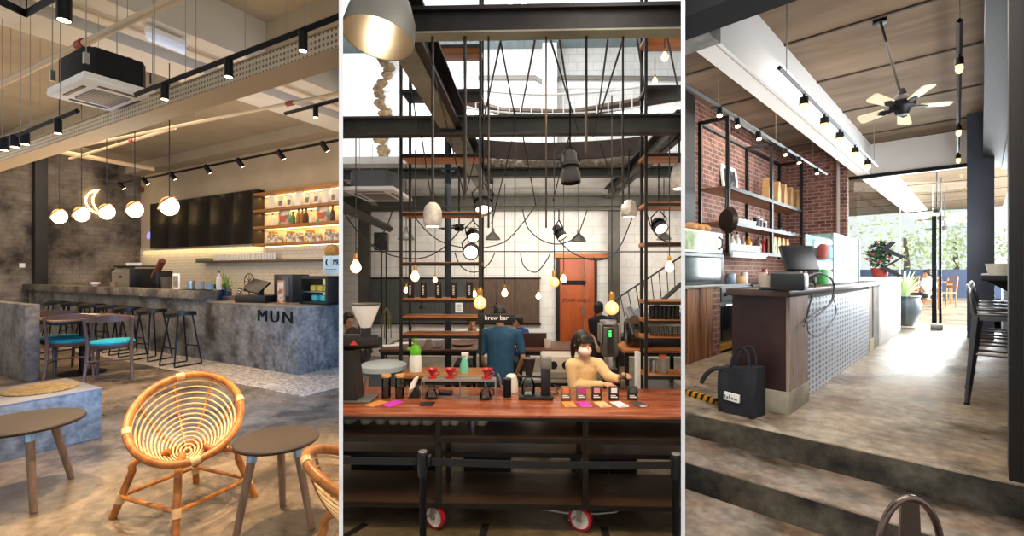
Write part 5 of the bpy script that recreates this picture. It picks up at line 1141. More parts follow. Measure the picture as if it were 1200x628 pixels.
p = B.d(443, 430, 5.6); t = thing('waste_bin', 'large round grey tub with a pale lid, left of the shelf frame', 'bin', (p[0], 5.75, 0)); b = MB(); r = .27; zt_ = B.d(0, 429, 5.6)[2]; b.lathe([(0, 0), (r * .8, 0), (r * .96, zt_ - .08), (0, zt_ - .08)], n=28); b.build('tub', mat('slate_tub', '#4c5660', .5), t); b = MB(); b.lathe([(r * .96, zt_ - .08), (r * 1.04, zt_ - .08), (r * 1.04, zt_ - .02), (r * .9, zt_), (0, zt_ + .01)], n=28); b.build('lid', mat('pale_lid', '#b6c0c2', .4), t)
for i, (px, k) in enumerate(((493, 7.2), (513, 7.2))):
    p = B.d(px, 398, k); b = MB(); b.lathe([(0, 0), (.05, 0), (.08, .06), (.085, .12), (.075, .12), (.06, .03), (0, .02)], n=18); solo(b, 'bowl', white_paint, ('left', 'right')[i] + ' white bowl on the long brown table', 'bowl', (p[0], 7.1, zT), 0, 'white bowls')
p = B.d(541, 400, 7.2); b = MB(); b.lathe([(0, 0), (.12, .0), (.17, .02), (.17, .028), (0, .012)], n=20); solo(b, 'plate', mat('brown_plate', '#70513a', .5), 'brown plate on the long table in front of the man in white', 'plate', (p[0], 7.3, zT))
for px, lab in ((458, 'white open papers on the left end of the long brown table'), (467, 'second sheet of white paper beside the open papers')):
    p = B.d(px, 400, 7.2); b = MB(); b.box(-.14, .14, -.1, .1, 0, .008 if px < 460 else .005); solo(b, 'paper_sheet', white_paint, lab, 'paper', (p[0], 7.2 + (0 if px < 460 else .25), zT), .4)
p = B.d(642, 402, 7.0); b = MB(); b.lathe([(0, 0), (.045, 0), (.055, .13), (.048, .13), (.04, .01), (0, .01)], n=16); solo(b, 'cup', cream, 'pale cup on the table behind the girl in the cream jumper', 'cup', (p[0], 7.1, hT))
p = B.d(625, 402, 7.3); t = thing('laptop', 'dark brown laptop open on the table behind the girl', 'laptop', (p[0], 7.35, hT), 0); b = MB(); b.box(-.2, .2, -.14, .14, 0, .02, bev=.004); b.build('base', dwd, t); b = MB(); b.box(-.2, .2, -.16, -.145, .015, .25, bev=.004).xf(Matrix.Rotation(R(12), 4, 'X')); b.build('screen_lid', mat('laptop_lid', '#4b3530', .4), t)
# canisters on the shelf board in front of the dark board
lbl = mat('white_print', '#cfcac0', .6)
for i, px in enumerate((481.5, 496.5, 514, 532, 550.5)):
    q = B.ly(px, 349, yk + .19); t = thing('coffee_canister', 'black coffee packet with white lettering on the hanging shelf, %s from the left' % ORD[i], 'packet', (q[0], yk + .19, SZ(350)), 0, 'black coffee packets on the hanging shelf')
    b = MB(); b.lathe([(0, 0), (.045, 0), (.045, .19), (.04, .21), (0, .21)], n=18); b.build('pack', blackp, t); b = MB()
    for k in range(5): b.box(-.012, .012, -.0475, -.04, .04 + .026 * k, .058 + .026 * k)
    b.build('lettering', lbl, t)
# brew bar sign
p0, p1 = B.d(559.5, 378, 4.5), B.d(604, 368, 4.5); t = thing('hanging_sign', 'black hanging sign lettered brew bar above the counter', 'sign', ((p0[0] + p1[0]) / 2, 4.5, p0[2])); W_ = (p1[0] - p0[0]) / 2
b = MB(); b.box(-W_, W_, 0, .02, 0, p1[2] - p0[2], bev=.003); b.build('board', blackp, t); b = text_mb('brew bar', .062, .002).xf(Matrix.Translation((.0, -.003, .045))); b.build('lettering', white_paint, t)
b = MB(); b.cyl((W_ - .005, .01, 0), (W_ - .005, .01, 2.15), .006, n=6); b.cyl((-W_ + .01, .01, 0), (-W_ + .01, .01, 2.15), .003, n=6); b.build('hanger', dks, t)
# tall grey grinder beside the girl
p = B.d(715, 440, 5.0); t = thing('coffee_grinder', 'tall grey batch grinder standing right of the girl', 'grinder', (p[0], 5.15, .95)); g = K(5.05)
zz_ = lambda y: B.d(0, y, 5.05)[2] - .95
b = MB(); b.box(-8 * g, 10 * g, -.1, .12, zz_(418), zz_(382), bev=.025); b.build('body', mat('gunmetal', '#55534f', .35, .6), t); 
for x in (-11, 10): b = MB(); b.box(x * g, (x + 3) * g, -.09, .11, zz_(402), zz_(380), bev=.01); b.build('side_cheek', mat('grey_cheek', '#77756c', .4, .4), t)
b = MB(); b.box(-3 * g, 4 * g, -.115, -.10, zz_(414), zz_(384)); b.build('front_strip', blackp, t); b = MB()
for k in range(3): b.box(-.012, .012, -.118, -.114, zz_(394) + k * .025, zz_(394) + k * .025 + .016)
b.build('display', mat('green_led', '#3cff6a', .4, emit=1.5, ecol='#3cff6a'), t); b = MB(); b.cyl((0, 0, zz_(432)), (0, 0, zz_(418)), .05, n=16); b.cyl((0, 0, zz_(380)), (0, 0, zz_(376)), .09, n=18); b.build('chute', steel, t); b = MB(); b.box(-8 * g, 9 * g, -.1, .1, 0, zz_(432)); b.build('stand', grb, t)
table(p[0] - .16, p[0] + .16, 5.0, 5.32, .95, 'narrow dark table under the tall grey grinder', dwd)
# machines at right
p = B.d(746, 395, 6.8); t = thing('espresso_machine', 'chrome lever espresso machine left of the right shelf frame', 'espresso machine', (p[0], 6.85, 1.02)); b = MB(); b.box(-.16, .16, -.18, .18, 0, .38, bev=.05); b.build('body', mat('dark_chrome', '#4b4a48', .2, .9), t)
b = MB()
for (x, z, r) in ((-.08, .5, .07), (.06, .46, .09), (-.02, .3, .06)): b.cyl((x, -.2, z - .1), (x, .1, z), r, n=14)
b.build('boiler', steel, t); b = MB(); b.cyl((-.1, -.2, .2), (-.2, -.3, .45), .012, n=8); b.cyl((.1, -.2, .2), (.02, -.32, .42), .012, n=8); b.build('lever', steel, t)
p = B.d(768, 385, 7.0); t = thing('espresso_machine', 'low steel espresso machine behind the glasses in the right shelf frame', 'espresso machine', (p[0] + .25, 6.95, 1.02)); b = MB(); b.box(-.45, .4, -.2, .2, .1, .5, bev=.03); b.build('body', mat('machine_grey', '#a09b92', .3, .7), t); b = MB(); b.box(-.3, .1, -.205, -.2, .36, .42); b.build('badge', blackp, t); b = MB(); b.box(-.4, .35, -.18, .18, 0, .1); b.build('base', grb, t)
mugm = mat('black_mug', '#191a1c', .3); m0 = None
for r_ in range(2):
    for i in range(8):
        q = B.ly(763 + 5.1 * i, 350, yk + .12 + .14 * r_); loc = (q[0], yk + .12 + .14 * r_, SZ(374) + (0 if r_ == 0 else .0)); lab = 'black mug in the rows on the right shelf frame'
        if m0 is None:
            m0 = thing('mug', lab, 'mug', loc, 0, 'black mugs on the right shelf'); b = MB(); b.lathe([(0, 0), (.026, 0), (.026, .085), (.022, .085), (.022, .01), (0, .01)], n=14); b.build('body', mugm, m0); b = MB(); b.tube(bez((.024, 0, .07), (.05, 0, .07), (.05, 0, .02), (.024, 0, .02), 6), .005, 6); b.build('handle', mugm, m0)
        elif RM.m is not None and (RM.m @ Vector(loc)).x < SL * (RM.m @ Vector(loc)).y - .06: dup(m0, loc, 0)
        loc = (q[0], loc[1], loc[2] + .087)
        if r_ == 0 and (RM.m @ Vector(loc)).x < SL * (RM.m @ Vector(loc)).y - .06: dup(m0, loc, .6)
g0 = None
for i in range(7):
    q = B.ly(764 + 5.2 * i, 390, yk + .15); loc = (q[0], yk + .15, SZ(394)); lab = 'clear glass standing in the row below the black mugs'
    if (RM.m @ Vector(loc)).x > SL * (RM.m @ Vector(loc)).y - .05: continue
    if g0 is None: b = MB(); b.lathe([(0, 0), (.022, 0), (.026, .12), (.023, .12), (.019, .01), (0, .01)], n=12); g0 = solo(b, 'drinking_glass', sglass, lab, 'glass', loc, 0, 'glasses below the black mugs')
    else: dup(g0, loc, 0)
q = B.ly(778, 434, yk + .1); t = thing('water_jug', 'clear water jug with an orange lid on the lowest right shelf', 'jug', (q[0], yk + .15, SZ(438))); b = MB(); b.lathe([(0, 0), (.06, 0), (.065, .18), (.045, .2), (0, .2)], n=18); b.build('body', mat('jug_grey', '#b7b2a8', .15, trans=.5), t); b = MB(); b.lathe([(0, .2), (.05, .2), (.045, .23), (0, .235)], n=18); b.build('lid', mat('orange_lid', '#e0662a', .4), t)
q = B.ly(766, 434, yk + .1); b = MB(); b.cyl((0, 0, 0), (0, 0, .16), .045, n=16); b.cyl((0, 0, .155), (0, 0, .17), .05, n=16); solo(b, 'steel_pitcher', steel, 'steel pitcher left of the orange lidded jug', 'pitcher', (q[0], yk + .15, SZ(438)))
q = B.ly(752, 425, 6.1); b = MB(); b.box(-.03, .03, -.05, .05, 0, 1.05, bev=.01); solo(b, 'white_pole_box', white_paint, 'narrow white upright box beside the right shelf frame', 'box', (q[0] - .03, 6.2, 0))
# stair rail at right
t = thing('stair_railing', 'thin black stair railing climbing along the whitewashed wall at right', 'railing', (B.d(725, 360, 10.5)[0], 10.5, 0)); o = Vector((B.d(725, 360, 10.5)[0], 10.5, 0))
pa, pb = B.d(718, 353, 10.5) - o, B.d(799, 300, 10.5) - o; pc, pd = B.d(728, 395, 10.5) - o, B.d(799, 332, 10.5) - o
b = MB(); b.tube([pa, pb], .022, 6); b.build('handrail', dks, t); b = MB(); b.tube([pc, pd], .05, 4); b.build('stringer', dks, t)
for i in range(9):
    f = i / 9; b = MB(); b.tube([pa.lerp(pb, f), pc.lerp(pd, min(1, f + .0))], .012, 5); b.build('baluster', dks, t)
b = MB(); b.box(pc[0] - .05, pc[0] + .05, -.05, .05, 0, pc[2]); b.build('newel_post', dks, t)
q = B.d(449, 370, 7.6); t = thing('hanging_plant', 'thin trailing dried plant hanging on a pole left of the shelf frame', 'plant', (q[0], 7.7, 0)); b = MB(); b.cyl((0, 0, 0), (0, 0, 2.6), .015, n=6); b.build('pole', dks, t); b = MB(); zz0 = B.d(0, 360, 7.7)[2]
for i in range(14):
    a = i * .9; b.tube([(0, 0, zz0), (.06 * math.cos(a), .05 * math.sin(a), zz0 - .1), (.08 * math.cos(a), .06 * math.sin(a), zz0 - .2 - .4 * ((i * 7) % 5) / 5)], .009, 5)
b.build('strands', mat('dried_leaf', '#5f6347', .8, c2='#8a7d55', scale=8), t)
# =============================================================== people
skin = mat('skin', '#c99a7c', .55); skin2 = mat('skin_tan', '#b58463', .55); hair_m = mat('black_hair', '#17120f', .45, c2='#241b16', scale=30)
def figure(label, base, rm, k, J, top, sleeve, trouser, vox=.011, sk=None, yaw=0., pitch=0., hair='short', grip=(), mask=None, torso=1., seated=False):
    """J: joint -> (px, py, dk); base: floor point of the figure in the room"""
    sk = sk or skin; base = Vector(base); t = thing('person', label, 'person', base)
    P = {n: rm.d(v[0], v[1], k + v[2]) - base for n, v in J.items()}
    hm = Matrix.Translation(P['head']) @ Matrix.Rotation(yaw, 4, 'Z') @ Matrix.Rotation(pitch, 4, 'X')
    b = MB(); s = torso
    b.ball((0, 0, .025), .098, (.80, .98, 1.0), 16, 12, m=None)
    hb = MB()
    hb.ball((0, .012, .03), .092, (.82, 1.0, 1.0)); hb.ball((0, -.022, -.035), .066, (.86, .95, 1.12)); hb.ball((0, -.055, -.075), .03, (1.1, .9, .8))
    hb.limb([(0, -.088, .015), (0, -.108, -.02)], [.010, .016]); hb.ball((0, -.085, -.055), .018, (1.5, .7, .6))
    for sx in (-1, 1): hb.ball((sx * .08, .012, -.005), .024, (.4, .8, 1.2)); hb.ball((sx * .032, -.084, .022), .014, (1.2, .6, .5))
    b = MB(); hb.xf(hm); hb.bm.verts.ensure_lookup_table()
    me = bpy.data.meshes.new('h'); hb.bm.to_mesh(me); hb.bm.free(); b.bm.from_mesh(me); bpy.data.meshes.remove(me)
    b.limb([hm @ Vector((0, .015, -.05)), P['neck'] + Vector((0, 0, .0)), P['chest']], [.052, .058, .08])
    def trunk(q, g):
        c, p_ = P['chest'], P['pelvis']; sl, sr = P['shL'], P['shR']
        q.limb([sl, c + Vector((0, 0, .06)), sr], [.062 + g, .09 * s + g, .062 + g])
        for f, r, w_ in [(i / 12, .125 - .006 * math.sin(i / 12 * math.pi), 1.26 - .08 * math.sin(i / 12 * math.pi)) for i in range(13)]:
            ax = (sr - sl); ang = math.atan2(ax.y, ax.x); q.ball(c.lerp(p_, f), r * s + g, (w_, .82, 1.0), 14, 10, m=Matrix.Rotation(ang, 4, 'Z'))
    trunk(b, -.012)
    for sd in 'LR':
        b.limb([P['sh' + sd], P['el' + sd], P['wr' + sd]], [.048, .036, .026])
        w_, e = P['wr' + sd], P['el' + sd]; d = (w_ - e).normalized(); hd = P.get('hd' + sd); 
        if hd is not None: d = (hd - w_).normalized()
        up = Vector((0, 0, 1)); sdv = d.cross(up)
        if sdv.length < .1: sdv = Vector((1, 0, 0))
        sdv.normalize(); n_ = sdv.cross(d).normalized()
        b.limb([w_, w_ + d * .05, w_ + d * .085], [.024, .03, .028])
        b.limb([w_ + d * .05 - sdv * .025, w_ + d * .05 + sdv * .025], [.022, .022])
        cl = .055 if sd in grip else .02
        for i, (o_, l_) in enumerate(((-.032, .062), (-.011, .074), (.011, .07), (.031, .055))):
            a0 = w_ + d * .09 + sdv * o_; a1 = a0 + d * l_ * .5 - n_ * cl * .35; a2 = a1 + d * l_ * (.15 if sd in grip else .45) - n_ * cl * .8; b.limb([w_ + d * .07 + sdv * o_ * .8, a0, a1, a2], [.012, .0105, .0095, .008], 8)
        th = 1 if sd == 'L' else -1
        b.limb([w_ + d * .03 + sdv * .02 * th, w_ + d * .055 + sdv * .05 * th - n_ * .01, w_ + d * .085 + sdv * .055 * th - n_ * .03], [.014, .012, .009], 8)
    pv = P['pelvis']; lat = (P['shR'] - P['shL']); lat.z = 0; lat.normalize()
    if not seated: legs = {sd: [pv + lat * (.085 * g), pv + lat * (.09 * g) + Vector((0, 0, -pv.z * .48)), lat * (.095 * g) + Vector((0, 0, .08)) + Vector((pv.x, pv.y, 0)) * .6] for sd, g in (('L', -1), ('R', 1))}
    else:
        fw = Vector((-lat.y, lat.x, 0)) * -1 if seated is True else Vector(seated)
        legs = {sd: [pv + lat * (.09 * g), pv + lat * (.10 * g) + fw * .42, pv + lat * (.1 * g) + fw * .42 + Vector((0, 0, -pv.z + .08))] for sd, g in (('L', -1), ('R', 1))}
    fdir = Vector((math.sin(yaw), -math.cos(yaw), 0))
    for sd, L_ in legs.items():
        b.limb(L_, [.078, .054, .038]); b.limb([L_[2] + Vector((0, 0, -.04)), L_[2] + Vector((0, 0, -.045)) + fdir * .15], [.04, .032])
    fuse(b, vox).build('body', sk, t)
    # clothes
    c = MB(); trunk(c, .006)
    for sd in 'LR':
        sh, el, wr = P['sh' + sd], P['el' + sd], P['wr' + sd]
        if sleeve == 'long': c.limb([sh, el, el.lerp(wr, .93)], [.066, .056, .043])
        else: c.limb([sh, sh.lerp(el, .72)], [.066, .06])
    c.limb([P['chest'] + Vector((0, 0, .05)), P['neck'].lerp(P['chest'], .35)], [.09, .068]); fuse(c, vox).build('jumper' if sleeve == 'long' else 'shirt', top, t)
    c = MB()
    for sd, L_ in legs.items(): c.limb([L_[0], L_[1], L_[2].lerp(L_[1], .06)], [.094, .07, .055])
    c.ball(pv + Vector((0, 0, -.02)), .125 * s, (1.25, .9, .8)); fuse(c, vox * 1.3).build('trousers', trouser, t)
    for sd, L_ in legs.items(): c = MB(); c.limb([L_[2] + Vector((0, 0, -.035)) - fdir * .03, L_[2] + Vector((0, 0, -.038)) + fdir * .16], [.044, .04]); fuse(c, .012, 2).build('shoe', blackp, t)
    # hair
    h = MB(); h.ball((0, .026, .045), .098, (.90, .98, .98))
    for sx in (-1, 1): h.ball((sx * .058, .02, .0), .045, (.7, 1.1, 1.3))
    h.ball((0, .07, -.01), .06, (1.1, .7, 1.2)); h.ball((0, -.045, .088), .05, (1.3, .8, .55))
    if hair == 'tail':
        h.limb([(0, .10, .03), (0, .14, .0), (-.0, .15, -.08), (0, .14, -.17), (0, .13, -.22)], [.03, .038, .036, .026, .012])
        for i in range(7): h.limb([((i - 3) * .02, -.06, .085), ((i - 3) * .024, -.092, .05)], [.018, .012], 8)
        for sx in (-1, 1): h.limb([(sx * .075, -.04, .05), (sx * .083, -.035, -.02), (sx * .075, -.03, -.06)], [.02, .014, .007], 8)
    h.xf(hm); fuse(h, .008, 3).build('hair', hair_m, t)
    for sx in (-1, 1):
        e = MB(); e.ball((sx * .032, -.0905, .012), .010, (1.2, .5, .55)); e.xf(hm); e.build('eye', blackp, t)
    if mask:
        e = MB(); e.ball((0, -.05, -.045), .075, (.95, 1.0, .74), 18, 12); e.xf(hm); e.build('face_mask', mask, t)
    return t
jean = mat('dark_trousers', '#23252b', .8)
knit = mat('cream_knit', '#e3c596', .85, c2='#d8b783', scale=60, bump=.2, bscale=120)
RMB = B
def gbase(px, k): q = B.d(px, 400, k); return Vector((q[0], q[1], 0))
kg = 4.86
figure('girl in a cream jumper and pale face mask preparing a drink at the bar', gbase(685, kg), B, kg,
       dict(head=(682.5, 403, -.04), neck=(684.5, 417, .02), chest=(685, 433, .05), pelvis=(684, 486, .10), shL=(669.5, 428, .0), elL=(672, 452, -.02), wrL=(706, 450.5, -.16), hdL=(722, 452, -.2), shR=(701.5, 427, .06), elR=(713, 441, -.06), wrR=(724, 444, -.15), hdR=(731, 439, -.2)),
       knit, 'long', jean, .009, None, R(28), R(14), 'tail', 'R', mat('pale_mask', '#f3e2da', .8), .9)
q = B.d(730, 455, kg - .24); t = thing('iced_drink', 'tall glass of pale drink held by the girl', 'glass', (q[0], q[1], .95))
b = MB(); b.lathe([(0, 0), (.03, 0), (.036, .15), (.033, .15), (.028, .006), (0, .006)], n=18); b.build('glass', sglass, t); b = MB(); b.lathe([(0, .007), (.027, .007), (.0295, .08), (0, .08)], n=16); b.build('drink', mat('pale_drink', '#ecd2a8', .3), t)
km = 6.15
figure('man in a blue T-shirt seen from behind at the bar', gbase(587, km), B, km,
       dict(head=(586, 370.5, .05), neck=(586, 383, .05), chest=(586.5, 397, 0), pelvis=(586, 446, -.02), shL=(607, 391, .05), elL=(613, 419, .02), wrL=(606, 436, .2), shR=(567, 391, .05), elR=(563.5, 420, .02), wrR=(572, 435, .2)),
       mat('blue_tee', '#24506f', .8, c2='#1d4460', scale=15), 'short', jean, .013, skin2, R(175), R(12), torso=1.2)
kb = 7.0
figure('man in a black T-shirt with his back turned, standing by the door', gbase(702, kb + 1.4), B, kb + 1.4,
       dict(head=(702, 362, 0), neck=(702.5, 371, .02), chest=(704, 379, 0), pelvis=(704, 412, 0), shL=(716, 375.5, 0), elL=(719, 392, 0), wrL=(717, 408, -.1), shR=(693, 376, 0), elR=(694.5, 392, 0), wrR=(699, 404, -.15)),
       mat('black_tee', '#1a1a1d', .8), 'short', jean, .014, skin2, R(150), R(5), torso=1.1)
kw = 8.6
figure('man in a white shirt sitting at the long table, head resting on his hand', gbase(547, kw) + Vector((0, .05, 0)), B, kw,
       dict(head=(553.5, 378, -.1), neck=(551, 387, -.02), chest=(548, 395, 0), pelvis=(546, 424, .05), shL=(535, 391, 0), elL=(533, 404, -.12), wrL=(545, 406, -.3), shR=(560, 390, 0), elR=(565, 404, -.2), wrR=(557, 388, -.2), hdR=(555, 382, -.2)),
       mat('white_shirt', '#e8e6e2', .8), 'short', jean, .013, skin2, R(15), R(22), seated=(0, -1, 0))
kq = 9.0
figure('person in a blue top sitting behind the brown table, seen from the side', gbase(609, kq), B, kq,
       dict(head=(607, 377, 0), neck=(608, 385, .02), chest=(610, 392, 0), pelvis=(611, 420, .05), shL=(602, 390, 0), elL=(599, 404, -.1), wrL=(606, 407, -.25), shR=(616, 389, 0), elR=(619, 403, -.1), wrR=(612, 407, -.25)),
       mat('navy_top', '#223f7c', .8), 'short', jean, .014, skin2, R(-60), R(10), seated=(0, -1, 0))
kl = 7.6
figure('person in a dark top sitting at the far left behind the coffee grinder', gbase(415, kl), B, kl,
       dict(head=(408, 376, 0), neck=(410, 386, .02), chest=(413, 394, 0), pelvis=(416, 424, .05), shL=(409, 392, -.1), elL=(415, 406, -.2), wrL=(425, 408, -.35), shR=(421, 391, .1), elR=(426, 404, 0), wrR=(432, 408, -.25)),
       mat('brown_top', '#3a2a26', .8), 'short', jean, .014, skin2, R(60), R(10), seated=(.6, -.8, 0))
for (px, k, lab) in ((547, kw, 'dark stool under the man in the white shirt'), (610, kq, 'dark stool under the person in the blue top'), (415.5, kl, 'dark stool under the person behind the coffee grinder')):
    q = gbase(px, k); h = B.d(px, 424, k + .05)[2] - .11; t = thing('stool', lab, 'stool', (q[0], q[1] + .08, 0)); b = MB(); b.cyl((0, 0, h - .03), (0, 0, h), .16, n=20); b.build('seat', dwd, t)
    for i in range(4): a = i * 1.571 + .78; b = MB(); b.tube([(.11 * math.cos(a), .11 * math.sin(a), h - .03), (.17 * math.cos(a), .17 * math.sin(a), 0)], .013, 6); b.build('leg', dks, t)
# =============================================================== RIGHT ROOM: brick kitchen cafe above the steps
room(C)
GY = 12.0; CZ = 3.70; XF = -1.08
lamp('AREA', (3.6, 19.0, 2.4), 4500, '#f8fbff', (-3.0, 19.0, 0), 12.0, 3.5, name='terrace_daylight_fill')  # area lamp added at the open side to brighten the roofed terrace
lamp('AREA', (-.6, 13.2, 1.6), 260, '#f6faff', (-.9, 8.0, 1.0), 2.0, 2.6, name='glass_front_daylight_fill')  # area lamp added behind the glass, strengthening daylight from the terrace
lamp('AREA', (.12, 7.7, 1.55), 190, '#f8faff', (-3, 7.7, 1.9), 4.8, 1.1, name='side_window_daylight_fill')  # area lamp added just inside the window to strengthen its daylight
lamp('AREA', (-2.0, 7.5, 3.45), 115, '#fff2e2', (-2.0, 7.5, 0), 1.5, 5.0, name='kitchen_fill')  # overhead area fill added above the kitchen, apart from its track lights
lamp('AREA', (-.3, 2.2, 3.2), 100, '#fbf6f0', (-.8, 3.6, -.2), 2.0, 2.0, name='entrance_fill')  # fill added at ceiling height to brighten the steps
c_floor = mat('worn_screed', '#ab9b85', .32, c2='#6b5a48', scale=1.7, detail=14, lo=.42, hi=.61, c3='#a98e70', scale3=1.2, rnoise=.12)
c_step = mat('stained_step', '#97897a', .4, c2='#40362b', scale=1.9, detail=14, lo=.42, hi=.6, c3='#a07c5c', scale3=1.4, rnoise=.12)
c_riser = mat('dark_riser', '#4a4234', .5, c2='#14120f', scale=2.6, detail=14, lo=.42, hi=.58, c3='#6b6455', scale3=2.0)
c_ceil = mat('board_marked_ceiling', '#776048', .85, c2='#544332', scale=1.6, st=(.6, 3, 1), c3='#877058', scale3=.8)
brickm = mat('red_brick', '#93604f', .85, c2='#523029', scale=3.2, lo=.40, hi=.6, brick=('yz', .22, .075, '#98867a', .008), bump=.5)
brickx = mat('red_brick_cross', '#93604f', .85, c2='#523029', scale=3.2, lo=.40, hi=.6, brick=('xz', .22, .075, '#98867a', .008), bump=.5)
navy = mat('slate_blue_paint', '#3d4350', .6, c2='#333945', scale=2)
dwood2 = mat('dark_brown_wood', '#1e1714', .6, c2='#120e0c', scale=4, st=(3, 3, .3))
sof = mat('white_soffit', '#e9e4dc', .7); sof2 = mat('lit_white_side', '#f6f6f4', .6)  # side whiter than the soffit: window light put into its colour
yS1 = C.z(1000, 524.5, 0)[1]; yS2 = C.z(1000, 598, -.18)[1]

b = MB(); b.box(-9, .6, yS1, 30, -.5, 0, bev=.012); struct(b, 'floor', c_floor)
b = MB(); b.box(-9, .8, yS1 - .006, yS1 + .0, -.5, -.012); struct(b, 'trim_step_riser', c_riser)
b = MB(); b.box(-9, .6, yS2, yS1 - .006, -.5, -.18, bev=.01); struct(b, 'floor_step', c_step)
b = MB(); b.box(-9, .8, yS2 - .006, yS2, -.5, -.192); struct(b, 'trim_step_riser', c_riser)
b = MB(); b.box(-9, 3, -1, yS2 - .006, -.5, -.365); 
C.clips.append((Matrix.Identity(3) @ Vector((0, 1.3, 0)), Vector((0, -1, 0)))); struct(b, 'floor_lower', c_step); C.clips.pop()
xB = -3.05; yB = 11.6
b = MB(); b.box(xB - .2, xB, 4.3, yB + .2, 0, CZ); struct(b, 'wall_left_brick', brickm)
b = MB(); b.box(xB - .1, xB + .07, 6.3, 6.8, 0, CZ - .02); struct(b, 'trim_dark_jamb', dwood2)
xbr = C.ly(992, 250, yB)[0]; b = MB(); b.box(xB - .2, xbr, yB, yB + .2, 0, CZ); struct(b, 'wall_back_brick', brickx)
xp = C.ly(982, 250, yB - .05)[0]; b = MB(); b.cyl((xp, yB - .06, 0), (xp, yB - .06, CZ), .035, n=12); solo(b, 'wall_pipe', mat('pale_pipe', '#b3a59b', .5), 'pale vertical pipe on the red brick back wall', 'pipe')
b = MB(); b.box(-9, .6, 3.2, 27, CZ, CZ + .2); struct(b, 'ceiling', c_ceil)
for y in (4.6, 6.0, 7.5, 9.2, 11.0, 13.5, 16, 18.5, 21, 23.5):
    b = MB(); b.box(-9, .6, y, y + .035, CZ - .02, CZ + .01); struct(b, 'ceiling_joint', mat('ceiling_joint', '#4d4338', .8))
zb = 3.08
xbl = (C.z(815, 50, zb)[0] + C.z(938, 160, zb)[0]) / 2; xbr_ = (C.z(857, 28, zb)[0] * .5 + C.z(960, 135, zb)[0] * .5)
xtop = (C.z(898, 14, CZ)[0] + C.z(1000, 153, CZ)[0]) / 2
yF = C.z(880, 20, 3.0)[1]
xbr_ = xtop
b = MB(); b.box(xbl, xbr_ - .012, yF, 26, zb, CZ); struct(b, 'ceiling_beam', sof)
b = MB(); b.box(xbr_ - .012, xbr_, yF, 26, zb - .004, CZ); struct(b, 'ceiling_beam_side', sof2)
xj = (C.z(832, 35, zb)[0] + C.z(955, 158, zb)[0]) / 2; b = MB(); b.box(xj - .006, xj + .006, yF, GY, zb - .004, zb); struct(b, 'ceiling_beam_joint', mat('soffit_joint', '#b9b1a6', .8))
b = MB(); b.box(-9, 1.0, yF - .35, yF, 3.0, 4.6); struct(b, 'trim_black_facade_beam', mat('facade_black', '#060608', .9))
b = MB(); b.box(-4.2, C.ly(830, 37, yF)[0], yF, yF + .25, 3.0, 3.3); struct(b, 'trim_concrete_corbel', mat('grey_raw_concrete', '#8f8c86', .8, c2='#6f6c66', scale=6))
# glass front, bulkhead, right wall
b = MB(); b.box(xtop, .6, GY - .02, GY + .15, zb, CZ); struct(b, 'trim_bulkhead', sof)
b = MB(); b.box(-2.4, .3, GY - .06, GY + .06, zb - .07, zb); struct(b, 'trim_glass_header', black)
xg = [C.ly(x, 300, GY)[0] for x in (992, 1055, 1093, 1166)]
for i in range(3):
    b = MB(); b.box(xg[i] + .004, xg[i + 1] - .004, GY - .006, GY + .006, .0, zb - .07); struct(b, 'window_' + str(i + 1), thin_glass)
q = C.ly(1098, 380, GY); t = thing('glass_door_post', 'black steel post with chrome floor shoe in the middle of the glass front', 'post', (q[0], GY - .05, 0))
b = MB(); b.box(-.07, .0, -.02, .03, .12, 2.15); b.box(.03, .07, -.02, .03, .12, 2.15); b.build('post', black, t); b = MB(); b.box(-.09, .09, -.03, .04, 0, .1, bev=.01); b.build('floor_shoe', galv, t)
b = MB(); b.box(xg[0] - .03, xg[0] + .03, GY - .04, GY + .04, 0, zb); struct(b, 'trim_glass_jamb', black)
xw = .25
b = MB(); b.box(xw, xw + .2, 3.75, GY, 0, .92); b.box(xw, xw + .2, 3.75, GY, 2.9, CZ); b.box(xw, xw + .2, 3.75, 5.2, .92, 2.9); struct(b, 'wall_right', navy)
b = MB(); b.box(xw + .09, xw + .1, 5.2, GY, .92, 2.9); struct(b, 'window_4', thin_glass)
for i in range(11):
    b = MB(); z = 1.0 + i * .17; b.box(xw + .3, xw + .42, 5.0, 11, z, z + .03); struct(b, 'trim_louvre', white_paint)
b = MB(); b.box(.02, xw, 3.6, GY, 2.95, CZ); struct(b, 'trim_dark_lintel', dwood2)
b = MB(); b.box(.105, .6, yS1 + .02, yS1 + .3, -.2, CZ); struct(b, 'trim_dark_post', dwood2)
b = MB(); b.box(.155, .6, yS1 - .25, yS1 + .02, -.4, CZ); struct(b, 'trim_black_post', mat('near_black', '#141312', .5))
b = MB(); b.box(-.17, .15, GY - 1.2, GY - .7, 0, CZ); struct(b, 'trim_pillar', navy)
